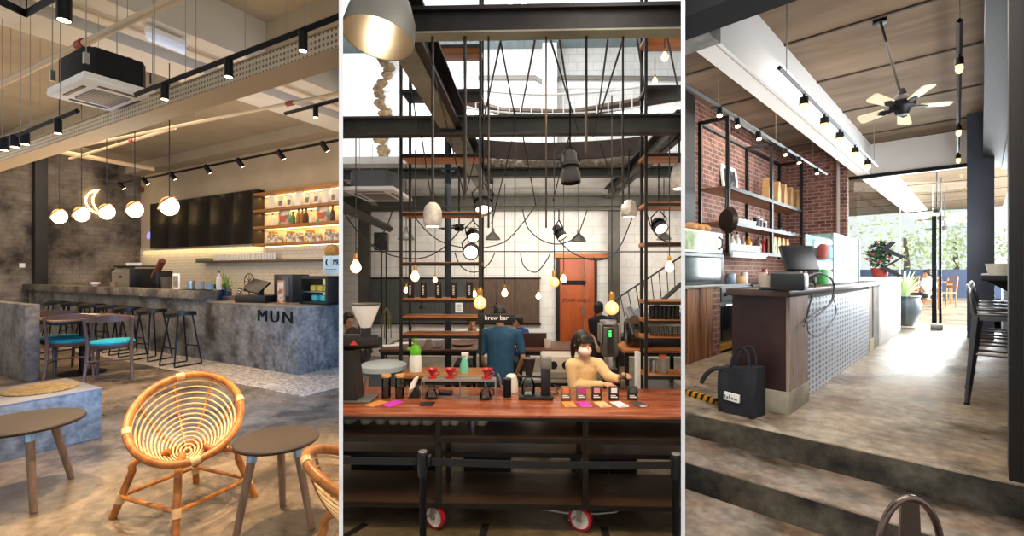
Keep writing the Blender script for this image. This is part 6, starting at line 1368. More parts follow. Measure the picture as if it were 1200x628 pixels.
# terrace behind the glass
yN = 27.; b = MB(); b.box(-9, 6, yN, yN + .2, 0, C.d(1110, 317, 19)[2] + .05); struct(b, 'wall_terrace', mat('navy_wall', '#33415c', .7))
b = MB(); b.box(-.2, 8, 12.2, 27, -.1, .0); b.box(-14, 10, 27.2, 60, -.1, .0)
struct(b, 'floor_terrace', mat('pale_terrace', '#d9d2c6', .5, c2='#c5bdb0', scale=.6))
def tree(px, py, k, r, h, label, m_):
    p = C.d(px, py, k); t = thing('tree', label, 'tree', (p[0], p[1], 0)); b = MB(); b.tube([(0, 0, 0), (.1, 0, h * .35), (0, .1, h * .7)], [.16, .13, .07], 8); b.build('trunk', mat('bark', '#5b4a3a', .9), t)
    b = MB(); rr = random.Random(int(px))
    for i in range(520):
        u = Vector((rr.gauss(0, 1), rr.gauss(0, 1), rr.gauss(0, 1))).normalized() * (rr.random() ** .4) * r; c = Vector((u.x * 1.2, u.y, h * .62 + u.z * .8)); d = Vector((rr.uniform(-1, 1), rr.uniform(-1, 1), rr.uniform(-1, 1))).normalized() * .15; e = d.cross(Vector((rr.uniform(-1, 1), rr.uniform(-1, 1), 1))).normalized() * .07
        vs = [b.bm.verts.new(v) for v in (c - d, c + e, c + d, c - e)]; b.bm.faces.new(vs)
    b.build('foliage', m_, t)
lg = mat('bleached_green_leaf', '#c6dc8e', .6, c2='#e6f0c0', scale=.8); dg = mat('bleached_deep_leaf', '#b4cf88', .6, c2='#d8e6b0', scale=.8)  # leaf greens bleached in the colour to suggest overexposed daylight
tree(1060, 318, 24, 2.6, 4.0, 'leafy green tree beyond the terrace, left of the black door post', lg); tree(1118, 312, 26, 2.2, 4.0, 'leafy green tree beyond the navy wall, right of the black door post', dg)
# --- main counter
pc = C.z(925, 487, 0); yE = pc[1]; xE = pc[0]
ctop = .96
t = thing('bar_counter', 'long cafe counter with dark wood top, maroon end panel and perforated metal front', 'counter', (xE, yE, 0))
yP = C.lx(942, 468, XF)[1]; yQ = C.lx(1018, 412, XF)[1]; yW0 = C.lx(1030, 410, XF)[1]; yW1 = 11.3
def lb(x0, x1, y0, y1, z0, z1): return (x0 - xE, x1 - xE, y0 - yE, y1 - yE, z0, z1)
wl = C.ly(858, 400, yE + .03)[0]
maroon = mat('maroon_steel', '#38211f', .4, .2, c2='#261514', scale=2.5)
b = MB(); b.box(*lb(wl, xE - .03, yE + .03, yE + .07, .17, ctop - .06)); b.build('end_panel', maroon, t)
b = MB(); b.box(*lb(C.ly(888, 480, yE)[0], xE, yE, yP - .02, 0, .17), bev=.006); o_ = b.build('concrete_base', mat('pale_concrete_base', '#a39a84', .7, c2='#857c68', scale=5), t)
b = MB(); b.box(*lb(xE - .03, xE - .004, yE + .03, yP - .04, .17, ctop - .06)); b.build('corner_post', mat('weathered_lit_post', '#a08b7c', .6, c2='#7d685b', scale=8, st=(4, 4, .5)), t)  # weathered wood, colour also paled for the light on this side
mesh_m = mat('perforated_grey_steel', '#b3b8bd', .4, .25, dots=('yz', (.13, .05), .31, '#5a5e64'))
b = MB(); b.box(*lb(XF - .02, XF, yP, yQ, .0, ctop - .1)); b.build('perforated_front', mesh_m, t)
b = MB(); b.box(*lb(wl, XF - .03, yE + .08, yW1, .03, ctop - .07)); b.build('carcass', mat('carcass_dark', '#1e1715', .6), t)
topw = mat('dark_wood_top', '#4a352b', .35, c2='#32231c', scale=3, st=(3, .3, 1))
xL = C.ly(851, 341, yE - .05)[0]
b = MB(); b.box(*lb(xL, XF + .06, yE - .06, yQ + 1.5, ctop - .055, ctop), bev=.006); b.build('counter_top', topw, t)
b = MB(); b.box(*lb(XF - .03, XF + .01, yQ, yQ + .35, 0, .17)); b.build('base_block', mat('yellow_concrete', '#b5a684', .7), t)
b = MB(); b.box(*lb(XF - .06, XF - .005, yQ + .03, yQ + .3, .17, ctop - .06)); b.build('inner_post', mat('weathered_lit_post', '#7b655a'), t)
b = MB(); b.box(*lb(-1.9, XF, yW0 - .5, yW0, 0, ctop - .06)); b.build('concrete_pier', mat('grey_raw_concrete', '#8f8c86'), t)
b = MB(); b.box(*lb(-1.9, XF + .02, yW0, yW1, 0, 1.0), bev=.005); b.build('white_end_block', white_paint, t)
# --- kitchen line along the brick wall
xC = -2.46
timber = mat('reclaimed_timber', '#8a4f2b', .6, c2='#4f2a18', scale=3, st=(1, 6, .5), lo=.36, hi=.62, c3='#b07a4c', scale3=2)
y0 = C.lx(800, 400, xC)[1]; y1 = C.lx(835, 400, xC)[1]; y2 = C.lx(843, 400, xC)[1]; y3 = C.lx(859, 400, xC)[1]
ztk = .93
t = thing('kitchen_cabinet', 'kitchen base unit with reclaimed timber boards and a brick pier', 'cabinet', (xC, 4.6, 0))
def kb(x0, x1, y0, y1, z0, z1): return (x0 - xC, x1 - xC, y0 - 4.6, y1 - 4.6, z0, z1)
b = MB(); b.box(*kb(xB + .01, xC - .03, 4.4, y2, 0, ztk - .04)); b.build('carcass', mat('carcass_dark', '#1e1715'), t)
n = 9
for i in range(n):
    a = 4.4 + (y1 - 4.4) * i / n; c = 4.4 + (y1 - 4.4) * (i + 1) / n; b = MB(); b.box(*kb(xC - .03, xC - .004 + .006 * (i % 3), a + .004, c - .002, 0.0, ztk - .04)); b.build('timber_board', timber, t)
b = MB(); b.box(*kb(xC - .03, xC + .01, y1, y2, 0, ztk - .04)); b.build('brick_pier', brickm, t)
b = MB(); b.box(*kb(xB + .01, xC + .03, 4.4, y2 + .02, ztk - .04, ztk), bev=.004); b.build('worktop', mat('grey_worktop', '#7f7669', .4, c2='#676056', scale=4), t)
t = thing('oven', 'steel fronted range oven beside the brick pier of the kitchen unit', 'oven', (xC, y2 + .05, 0)); W_ = 1.2
b = MB(); b.box(xB + .02 - xC, -.02, 0, W_, .08, .92); b.build('body', mat('range_steel', '#7d7f82', .35, .8), t); b = MB(); b.box(-.02, .0, .06, W_ - .06, .16, .62, bev=.004); d_ = b.build('oven_door', mat('oven_glass', '#1c1e22', .15), t)
b = MB(); b.cyl((.03, .08, .64), (.03, W_ - .08, .64), .014, n=8); b.build('handle', steel, d_); b = MB(); b.box(-.02, .004, .02, W_ - .02, .70, .88); pn_ = b.build('control_panel', mat('panel_steel', '#9a9da1', .3, .9), t)
for i in range(5): b = MB(); b.cyl((.0, .14 + i * .2, .79), (.03, .14 + i * .2, .79), .026, n=12); b.build('knob', blackp, pn_)
b = MB(); b.box(-.02, .006, 0, W_, .04, .12); b.build('yellow_kick', mat('ochre_kick', '#b98428', .6), t)
b = MB(); b.box(xB + .02 - xC, .02, y2 + .05 + W_, 10.4, 0, .9); b.xf(Matrix.Translation((0, -(y2 + .05), 0))); solo(b, 'back_bench', mat('bench_dark', '#3a302a', .5), 'dark back bench along the brick wall under the bottle shelf', 'counter', (xC, y2 + .05, 0))
# hazard strip and bag
q0, q1 = C.z(800, 461, 0), C.z(841, 474, 0); t = thing('hazard_strip', 'yellow and black striped hazard strip on the floor edge at the left', 'strip', q0, math.atan2((q1 - q0).y, (q1 - q0).x)); L_ = (q1 - q0).length; b = MB(); b.box(0, L_, -.02, .02, 0, .05, bev=.003); b.build('yellow_bar', mat('hazard_yellow', '#d99a1c', .6), t)
for i in range(6): b = MB(); x = L_ * (i + .3) / 6; b.prism([(x, 0), (x + .03, 0), (x + .055, .051), (x + .025, .051)], 'y', -.0215, .0205); b.build('black_stripe', blackp, t)
p0, p1 = C.z(846, 486, 0), C.z(885, 490, 0); cx_ = (p0 + p1) / 2; bw = .14
bag = mat('black_tote_cloth', '#15151a', .7, c2='#1f1f25', scale=8, bump=.3)
t = thing('tote_bag', 'black shopping bag with white label leaning against the maroon counter end', 'bag', cx_ + Vector((-.02, .12, 0)), face_cam(cx_) - R(28))
b = MB(); b.prism([(-bw, -.10), (bw, -.10), (bw, .10), (-bw, .10)], 'z', 0, .36)
bmesh.ops.subdivide_edges(b.bm, edges=b.bm.edges[:], cuts=4, use_grid_fill=True)
for v in b.bm.verts:
    f = v.co.z / .36; v.co.x *= 1 + .06 * f; v.co.y *= (1 - .35 * f) ; v.co.y += .012 * math.sin(v.co.x * 30 + v.co.z * 12); v.co.z += .02 * math.sin(v.co.x * 14) * f
b.build('bag_body', bag, t); b = MB(); b.box(-.09, .03, -.108, -.09, .10, .16).xf(Matrix.Rotation(R(3), 4, 'Y')); b.build('white_label', white_paint, t)
b = MB()
for i in range(4): b.box(-.08 + i * .02, -.068 + i * .02, -.111, -.107, .115, .145 - .012 * (i % 2))
b.box(.0, .025, -.111, -.107, .115, .125); b.build('label_print', prnt, t)
for y, lean in ((-.05, .0), (.05, .02)):
    b = MB(); b.tube(bez((-.06, y, .34), (-.03, y + lean, .57), (.10, y + lean, .58), (.09, y, .34), 14), .011, 6); b.build('handle', bag, t)
b = MB(); b.tube(bez((-bw * .9, -.06, .33), (-bw - .06, -.1, .34), (-bw - .10, -.12, .26), (-bw - .12, -.13, .2), 8), [.02] * 9, 6); b.build('loose_strap', bag, t)
# --- wall shelf frame
xS = -2.62; yA, yM, yZ = C.lx(853, 214, xS)[1], C.lx(904, 230, xS)[1], C.lx(939, 247, xS)[1]
z1s = (C.lx(853, 215, xS)[2] + C.lx(939, 248, xS)[2]) / 2; z2s = (C.lx(853, 260, xS)[2] + C.lx(939, 275, xS)[2]) / 2; z3s = (C.lx(853, 291, xS)[2] + C.lx(921, 300, xS)[2]) / 2
ztp = (C.lx(853, 133, xS)[2] + C.lx(904, 169, xS)[2]) / 2
t = thing('shelf_frame', 'black steel shelf frame with wooden boards on the red brick wall', 'shelf', (xS, yA, 0)); D_ = xB + .02 - xS
f_ = mat('shelf_black', '#151213', .5, .3); sw = mat('brown_shelf_board', '#8a5a35', .5, c2='#6a4326', scale=4, st=(4, .3, 1))
for x in (0, D_):
    for y in (yA, yM, yZ): b = MB(); b.box(x - .025, x + .025, y - yA - .025, y - yA + .025, z3s - .05, ztp); b.build('post', f_, t)
    b = MB(); b.box(x - .025, x + .025, 0, yZ - yA, ztp - .05, ztp); b.build('top_rail', f_, t)
for y in (yA, yM, yZ): b = MB(); b.box(D_, 0, y - yA - .02, y - yA + .02, ztp - .05, ztp); b.build('cross_rail', f_, t)
for z, ye in ((z1s, yZ), (z2s, yZ), (z3s, yM + (yZ - yM) * .45)):
    b = MB(); b.box(D_, 0, 0, ye - yA, z - .03, z); s_ = b.build('shelf_board', sw, t); b = MB(); b.box(-.01, .025, -.02, ye - yA + .02, z - .05, z + .005); b.build('front_edge', f_, s_)
def sh(px, z, dx=-.18): q = C.lx(px, 300, xS + dx); return Vector((xS + dx, q[1], z))
q = sh(857, z1s, -.36); t = thing('picture_frame', 'white framed black and white photograph leaning on the top brick wall shelf', 'picture frame', q, R(90)); m_ = Matrix.Rotation(R(-6), 4, 'X'); hw = .33; hh = .52
b = MB()
for a in ((-hw, hw, 0, .06), (-hw, hw, hh - .06, hh), (-hw, -hw + .06, 0, hh), (hw - .06, hw, 0, hh)): b.box(a[0], a[1], -.015, .015, a[2], a[3])
b.xf(m_); b.build('frame', white_paint, t); b = MB(); b.box(-hw + .06, hw - .06, -.006, .006, .06, hh - .06).xf(m_); b.build('photograph', mat('bw_photo', '#101012', .4, c2='#8d8d90', scale=5, lo=.5, hi=.68), t)
kraft = mat('kraft_paper', '#c79d6b', .7, c2='#b18653', scale=6)
for i, px in enumerate((899, 909.5, 917, 924.5, 931.5)):
    t = thing('paper_bag', 'brown kraft paper bag on the top brick wall shelf, %s from the left' % ORD[i], 'paper bag', sh(px, z1s), R(90), 'kraft bags on the top shelf'); b = MB(); b.prism([(-.10, 0), (.10, 0), (.095, .28), (.05, .42), (-.05, .42), (-.095, .28)], 'y', -.06, .06); b.build('bag', kraft, t); b = MB(); b.box(-.052, .052, -.065, .065, .40, .47, bev=.01); b.build('folded_top', kraft, t)
cpw = mat('white_cup', '#efebe5', .3)
def minicup(q, r, h, m_, label, group, name='cup', cat='cup'):
    b = MB(); b.lathe([(0, 0), (r * .75, 0), (r, h), (r * .9, h), (r * .68, .01), (0, .01)], n=14); return solo(b, name, m_, label, cat, q, 0, group)
for i, px in enumerate((866, 870.5, 874.5, 878.5, 882.5)): minicup(sh(px, z2s), .05, .12, cpw, 'white paper cup in the row on the middle brick wall shelf, %s from the left' % ORD[i], 'white cups on the middle shelf')
for i, px in enumerate((886.5, 890, 894.5)): t = thing('tin', 'dark tin on the middle brick wall shelf, %s right of the cups' % ORD[i], 'tin', sh(px, z2s), 0, 'dark tins on the middle shelf'); b = MB(); b.cyl((0, 0, 0), (0, 0, .2 - .03 * i), .055, n=14); b.build('tin_body', mat('dark_tin', '#2b2420', .4), t); b = MB(); b.cyl((0, 0, .2 - .03 * i), (0, 0, .22 - .03 * i), .057, n=14); b.build('lid', galv, t)
for i, px in enumerate((909, 914, 920, 926, 932)): b = MB(); b.lathe([(0, 0), (.06, 0), (.11, .05 + .02 * (i == 0)), (.1, .055), (.05, .012), (0, .012)], n=18); solo(b, 'bowl', cpw if i else mat('blue_bowl', '#7590b8', .4), ('blue' if i == 0 else 'white') + ' dish at the right of the middle brick wall shelf, %s from the left' % ORD[i], 'dish', sh(px, z2s), 0, 'dishes on the middle shelf')
for i, px in enumerate((856, 859.5, 863, 866.5, 870, 873.5, 877, 880.5, 884, 887.5)): minicup(sh(px, z3s, -.08), .045, .11, cpw, 'small white cup in front on the lowest brick wall shelf, %s from left' % ORD[i], 'white cups on the lowest shelf')
for i, (px, m_, cn) in enumerate(((858, cream, 'cream'), (864, mat('bottle_white', '#dcd8d0', .3), 'white'), (870, mat('bottle_grey', '#85807a', .3), 'grey'), (877, mat('bottle_amber2', '#c98a25', .25), 'amber'), (889, mat('bottle_clear', '#8b8c86', .2), 'smoky'), (894.5, mat('bottle_red', '#b22a26', .3), 'red'), (899, mat('bottle_dark', '#2b2523', .3), 'black'))):
    bottle(sh(px, z3s, -.26), .05, .30 + .04 * (i % 2), m_, blackp, cn + ' bottle at the back of the lowest brick wall shelf', 'bottles on the lowest brick wall shelf')
for i, px in enumerate((905, 910, 915, 920)): t = thing('paper_bag', 'brown coffee bag on the lowest brick wall shelf, %s from the left' % ORD[i], 'paper bag', sh(px, z3s, -.12), R(90), 'coffee bags on the lowest shelf'); b = MB(); b.prism([(-.09, 0), (.09, 0), (.085, .22), (.05, .32), (-.05, .32), (-.085, .22)], 'y', -.05, .05); b.build('bag', kraft, t); b = MB(); b.box(-.03, .03, -.054, -.045, .08, .16); b.build('label', mat('coffee_label', '#6b3a2a', .6), t)
q0, q1 = C.lx(857, 294, xS + .05), C.lx(897, 299, xS + .05); t = thing('tube_light', 'white fluorescent tube fixed under the lowest brick wall shelf', 'light', (xS + .05, q0[1], z3s - .09)); L_ = q1[1] - q0[1]; b = MB(); b.box(-.03, .03, 0, L_, .02, .06); b.build('housing', white_paint, t); b = MB(); b.cyl((0, .02, 0), (0, L_ - .02, 0), .02, n=10); b.build('tube', cpw, t)
q = C.lx(849.5, 258, xS + .05); t = thing('frying_pan', 'frying pan hanging from the end of the black shelf frame', 'pan', (xS + .06, q[1], q[2])); m_ = Matrix.Rotation(R(90), 4, 'Y') @ Matrix.Identity(4); b = MB(); b.lathe([(0, 0), (.15, 0), (.19, .05), (.185, .05), (.145, .008), (0, .008)], n=28, m=Matrix.Rotation(R(60), 4, 'Z') @ m_); b.build('pan_body', mat('dark_pan', '#4a4038', .3, .7), t); b = MB(); b.tube([(0, 0, .17), (.01, 0, .28), (.0, 0, .44)], [.016, .013, .016], 8); b.build('handle', blackp, t); 
# microwave, oven, loaves and jars on the worktop
q = C.lx(803, 300, -2.56); ym0, ym1 = C.lx(803, 300, -2.5)[1] - .5, C.lx(847, 300, -2.5)[1]
za = C.lx(846, 328, -2.5)[2]
t = thing('counter_oven', 'black countertop oven under the steel microwave at the left edge', 'oven', (-2.5, ym0, ztk)); hO = C.lx(846, 298, -2.5)[2] - ztk; b = MB(); b.box(-.45, 0, 0, ym1 - ym0 + .05, 0, hO, bev=.01); b.build('body', mat('oven_black', '#16181a', .4), t); b = MB(); b.box(0, .008, .3, ym1 - ym0 - .1, .05, hO - .04); b.build('door_glass', mat('oven_green_glass', '#2f3f3c', .1), t); b = MB(); b.cyl((.03, .3, hO - .05), (.03, ym1 - ym0 - .1, hO - .05), .01, n=8); b.build('handle', steel, t)
hM = C.lx(846, 273, -2.5)[2] - ztk - hO; t = thing('microwave', 'steel microwave with reflective door at the left edge', 'microwave', (-2.5, ym0, ztk + hO)); b = MB(); b.box(-.42, 0, 0, ym1 - ym0, 0, hM, bev=.01); b.build('body', mat('micro_steel', '#a3a19b', .3, .8), t); b = MB(); b.box(0, .006, .45, ym1 - ym0 - .22, .03, hM - .03); b.build('door_window', mat('micro_glass', '#7d8f63', .08, c2='#b9c8a0', scale=8), t); b = MB(); b.tube([(.0, ym1 - ym0 - .14, .06), (.045, ym1 - ym0 - .14, .1), (.045, ym1 - ym0 - .14, hM - .1), (.0, ym1 - ym0 - .14, hM - .06)], .012, 8); b.build('handle', blackp, t)
for i, px in enumerate((809, 817, 825)): q = C.lx(px, 270, -2.7); b = MB(); b.ball((0, 0, .06), .09, (1, 1.25, .7)); solo(b, 'bread_loaf', mat('bread', '#c08a4e', .7, c2='#9a6832', scale=8), 'bread loaf lying on top of the microwave, %s from the left' % ORD[i], 'bread', (-2.7, q[1], ztk + hO + hM))
for i, (px, r, h, m_, lab) in enumerate(((856, .08, .17, mat('patterned_pot', '#a9b3bd', .4, c2='#5b6d86', scale=14), 'blue patterned canister on the back bench right of the black oven'), (866, .10, .13, mat('bread2', '#c9a06b', .7), 'round tan basket on the back bench'), (872, .06, .19, cream, 'cream canister on the back bench behind the basket'), (896, .05, .24, mat('bottle_red', '#b22a26'), 'red bottle on the back bench left of the glasses'))):
    q = C.lx(px, 320, -2.7); z_ = .93 if i < 0 else .9; b = MB(); b.lathe([(0, 0), (r * .85, 0), (r, h * .3), (r, h * .7), (r * .8, h), (0, h)], n=18); solo(b, 'canister', m_, lab, 'canister', (-2.7, q[1], z_))
g0 = None
for i in range(9):
    q = C.lx(901 + i * 2.6, 312, -2.65 + .06 * (i % 2)); loc = (q[0], q[1], .9); lab = 'clear glass standing among others on the back bench'
    if g0 is None: b = MB(); b.lathe([(0, 0), (.04, 0), (.05, .16), (.045, .16), (.035, .01), (0, .01)], n=12); g0 = solo(b, 'drinking_glass', sglass, lab, 'glass', loc, 0, 'glasses on the back bench')
    else: dup(g0, loc, 0)
# --- on the counter top: till, printer, cups, display case
def oc(px, py): return C.z(px, py, ctop)
q = C.lx(936, 315, -1.25); k_ = C.depth(q); t = thing('point_of_sale_screen', 'black till screen seen from its side and back on the dark counter', 'till', (q[0], q[1], ctop), face_cam(q) + R(40)); hs = .33
b = MB(); b.box(-.17, .17, -.02, .02, -.13, .13, bev=.008).xf(Matrix.Translation((0, 0, .27)) @ Matrix.Rotation(R(-24), 4, 'X')); b.build('screen', blackp, t); b = MB(); b.tube([(0, .05, .02), (0, .1, .12), (0, .03, .27)], .03, 8); b.box(-.11, .11, -.05, .14, 0, .025, bev=.006); b.build('stand', blackp, t)
p = oc(945, 341); t = thing('receipt_printer', 'black receipt printer at the end of the dark counter with dangling cables', 'printer', p + Vector((-.14, .12, 0)), R(8)); b = MB(); b.box(-.11, .11, -.14, .14, 0, .13, bev=.012); b.build('body', blackp, t); b = MB(); b.box(.108, .114, -.12, .12, .03, .11); b.build('side_panel', mat('printer_grey', '#8b8f95', .4), t); b = MB(); b.box(-.08, .08, -.10, .06, .128, .137, bev=.003); b.build('paper_cover', mat('dark_lid2', '#2b2c2f', .4), t)
o = p + Vector((0, .12, 0))
for i, pl in enumerate((((948, 322), (955, 334), (950, 352), (944, 378)), ((952, 320), (974, 326), (976, 352), (956, 366), (944, 376)), ((946, 324), (962, 320), (977, 332), (972, 356), (942, 382)), ((975, 345), (980, 365), (972, 380), (960, 394), (948, 390), (946, 378)))):
    pts = [C.lx(x, y, XF + .05 + .02 * i) for x, y in pl]; out = []
    for j in range(len(pts) - 1):
        a, b_, c, d = pts[max(j - 1, 0)], pts[j], pts[j + 1], pts[min(j + 2, len(pts) - 1)]
        for s in range(5): f = s / 5; out.append(.5 * ((2 * b_) + (-a + c) * f + (2 * a - 5 * b_ + 4 * c - d) * f * f + (-a + 3 * b_ - 3 * c + d) * f ** 3))
    wire_run(('short straight', 'wide looping', 'longest outer', 'thin low hanging')[i] + ' black cable dangling from the printer over the perforated front', out + [pts[-1]], .007 if i < 3 else .004)
minicup(oc(897, 338), .05, .11, mat('beige_mug', '#b3a68f', .4), 'beige mug near the left corner of the dark counter', None, 'mug', 'mug'); minicup(oc(893, 332) , .055, .13, mat('red_cup', '#c9a39a', .4), 'pinkish paper cup behind the beige mug', None)
p = oc(912, 336); b = MB(); b.box(-.12, .12, -.06, .06, 0, .07, bev=.01); solo(b, 'small_box', mat('grey_box', '#8b8790', .5), 'small grey box on the dark counter left of the printer', 'box', p, R(30)); p = oc(902, 340); b = MB(); b.box(-.07, .07, -.03, .03, 0, .025, bev=.008); solo(b, 'stapler', blackp, 'small black stapler lying by the beige mug', 'stapler', p, R(35))
t = thing('glass_case', 'clear glass display case standing on the counter behind the printer', 'display case', (XF - .05, 6.05, ctop)); L_ = 1.5; hC = C.lx(1000, 277, XF)[2] - ctop
pg = pane_mat('case_glass', '#eef5f3', .4)
for a in ((-.006, 0, 0, L_, 0, hC), (-.26, -.254, 0, L_, 0, hC), (-.26, 0, 0, .006, 0, hC), (-.26, 0, L_ - .006, L_, 0, hC), (-.26, 0, 0, L_, hC - .008, hC), (-.254, -.006, .006, L_ - .006, hC * .5, hC * .5 + .006)): b = MB(); b.box(*a); b.build('glass_pane', pg, t)
b = MB()
for (x, y) in ((-.26, 0), (0, 0), (-.26, L_), (0, L_)): b.box(x - .008, x + .008, y - .008, y + .008, 0, hC)
b.build('corner_edge', mat('case_edge', '#aeb8b6', .3, .5), t)
rr = random.Random(5)
for i in range(12):
    y_ = t.location; fy = (i % 6 + .6) / 6.5; z_ = ctop if i < 6 else ctop + hC * .5 + .006; nm_, m_ = (('green', mat('bottle_green2', '#4f9a4a', .4)), ('white', white_paint), ('red', mat('tub_red', '#b53a30', .5)), ('pale blue', mat('tub_blue', '#9fb6cc', .5)))[i % 4]
    loc = (XF - .05 - .13, 6.05 + L_ * fy, z_); b = MB(); b.lathe([(0, 0), (.05, 0), (.055, .12), (.03, .16), (0, .17)], n=14); solo(b, 'bottle', m_, '%s bottle in the %s row of the glass case, %s from the near end' % (nm_, 'lower' if i < 6 else 'upper', ORD[i % 6]), 'bottle', loc, 0, 'bottles in the glass case')
# christmas plant and wine rack on the far end
q = C.lx(1031, 325, XF - .25); t = thing('potted_plant', 'small dark green bush with red baubles on the far end of the counter', 'plant', (q[0], q[1], 1.0)); b = MB(); b.lathe([(0, 0), (.11, 0), (.14, .16), (0, .16)], n=16); b.build('pot', mat('red_pot', '#a33a30', .5), t); b = MB(); rr = random.Random(9)
for i in range(420):
    u = Vector((rr.gauss(0, 1), rr.gauss(0, 1), rr.gauss(0, 1))).normalized() * (rr.random() ** .4); z_ = .42 + u.z * .28; w_ = .20 * (1.1 - (z_ - .1) * .5); c = Vector((u.x * w_, u.y * w_, z_)); d = Vector((rr.uniform(-1, 1), rr.uniform(-1, 1), rr.uniform(-.5, 1))).normalized() * .055; e = d.cross(Vector((rr.uniform(-1, 1), rr.uniform(-1, 1), 1))).normalized() * .018
    b.bm.faces.new([b.bm.verts.new(v) for v in (c - d, c + e, c + d, c - e)])
b.build('foliage', mat('pine_green', '#274a30', .7, c2='#3f6a44', scale=10), t); b = MB()
for i in range(16): a = i * 2.4; z_ = .22 + .027 * i; w_ = .20 * (1.15 - z_ * .6); b.ball((w_ * math.cos(a), w_ * math.sin(a), z_), .024, u=8, v=6)
b.build('baubles', mat('bauble_red', '#b5332c', .3), t)
q = C.lx(1042, 325, XF - .1); t = thing('wire_rack', 'black zigzag bottle rack at the far end of the counter', 'rack', (q[0], q[1], 1.0)); b = MB(); m_ = face_cam(q)
pts = [(.12, 0), (-.12, .16), (.14, .34), (-.12, .5)]
for i in range(3):
    (a, z_), (c, w_) = pts[i], pts[i + 1]; b.prism([(a, z_), (a + .09, z_ + .02), (c + .09, w_ + .02), (c, w_)], 'y', -.08, .08, m=Matrix.Rotation(m_, 4, 'Z'))
b.prism([(-.12, .5), (.0, .5), (.1, .62), (.02, .64)], 'y', -.08, .08, m=Matrix.Rotation(m_, 4, 'Z')); b.build('zigzag', blackp, t)
# --- bar stools at right, ledge
gun = mat('gunmetal_stool', '#6a6866', .3, .9); 
def tolix(loc, rz, label):
    t = thing('bar_stool', label, 'stool', loc, rz, 'gunmetal bar stools along the window ledge')
    b = MB(); b.box(-.155, .155, -.155, .155, .735, .76, bev=.012); b.box(-.15, .15, -.15, .15, .70, .74); b.build('seat', gun, t)
    for sx in (-1, 1):
        for sy in (-1, 1): b = MB(); b.prism([(-.026, -.026), (.026, -.026), (.026, .026), (-.026, .026)], 'z', 0, .72)
        
    for sx in (-1, 1):
        for sy in (-1, 1):
            b = MB(); a = Vector((sx * .125, sy * .125, .73)); c = Vector((sx * .165, sy * .19, 0)); b.tube([c, a], [.016, .034], 4); l_ = b.build('leg', gun, t); b = MB(); b.cyl(c, c + Vector((0, 0, .02)), .02, n=8); b.build('foot_cap', blackp, l_)
    for z_ in (.26, .42):
        w_ = .165 - .04 * z_ / .73
        for sd, (a, c) in enumerate((((-w_, -w_), (w_, -w_)), ((-w_, w_), (w_, w_)), ((-w_, -w_), (-w_, w_)), ((w_, -w_), (w_, w_)))):
            if (z_ < .3) == (sd < 2): b = MB(); b.tube([(a[0], a[1], z_), (c[0], c[1], z_)], .011, 6); b.build('footrest', gun, t)
    b = MB(); b.tube(bez((-.15, .14, .75), (-.19, .2, 1.06), (.19, .2, 1.06), (.15, .14, .75), 16), .012, 8); b.build('back_hoop', gun, t)
    b = MB(); b.prism([(-.035, .75), (.035, .75), (.03, .985), (-.03, .985)], 'y', .165, .172); b.build('back_slat', gun, t)
    return t
p = C.z(1133, 474, 0); xs = p[0] + .19; ys = p[1] + .165
st = tolix((xs, ys, 0), R(90), 'nearest gunmetal bar stool at the window ledge')
for i, px in enumerate((1130.5, 1129, 1128)): dup(st, (xs, ys + .72 * (i + 1), 0), R(90) + .05 * (i - 1), ('second', 'third', 'farthest')[i] + ' gunmetal bar stool along the window ledge, partly hidden by nearer ones')
zL = C.lx(1157, 318, .04)[2]; zL = 1.07
t = thing('window_ledge', 'dark wooden bar ledge along the right hand windows', 'ledge', (.0, 5.0, zL)); b = MB(); b.box(.0, xw, 0, 5.0, -.04, 0, bev=.004); b.build('ledge_board', dwood2, t)
for y in (.3, 2.3, 4.5): b = MB(); b.prism([(.02, -.04), (xw, -.04), (xw, -.2)], 'y', y, y + .04); b.build('bracket', black, t)
for i, (y, s) in enumerate(((5.25, .09), (5.6, .07), (6.0, .08), (6.5, .07), (7.1, .07))): b = MB(); b.lathe([(0, 0), (s * .8, 0), (s, s), (s * .85, s), (s * .6, .01), (0, .01)], n=14); solo(b, 'bowl', cream, 'pale small bowl on the dark window ledge, %s from the near end' % ORD[i], 'bowl', (.11, y, zL), 0, 'bowls on the window ledge')
# --- chair back at the bottom of the photo
p = C.d(1072, 583, 1.62); t = thing('metal_chair', 'metal chair with a bent tube back at the bottom edge below the steps', 'chair', (p[0], p[1] , -.365), face_cam(p) + R(38)); hB = p[2] + .365; cm = mat('bronze_tube', '#6a5a52', .25, .9)
b = MB(); b.tube([(-.13, .02, .42)] + bez((-.105, .02, hB - .18), (-.085, .02, hB + .045), (.085, .02, hB + .045), (.105, .02, hB - .18), 18) + [(.13, .02, .42)], .012, 10); b.build('back_hoop', cm, t); b = MB(); b.prism([(-.04, .43), (.04, .43), (.03, hB - .02), (-.03, hB - .02)], 'y', .018, .026); b.build('back_slat', cm, t)
b = MB(); b.box(-.19, .19, -.38, .02, .42, .445, bev=.01); b.build('seat', cm, t)
for sx in (-1, 1):
    for y in (-.35, .0): b = MB(); b.tube([(sx * .16, y, .43), (sx * .2, y + (.05 if y == 0 else -.04), 0)], [.024, .015], 6); b.build('leg', cm, t)
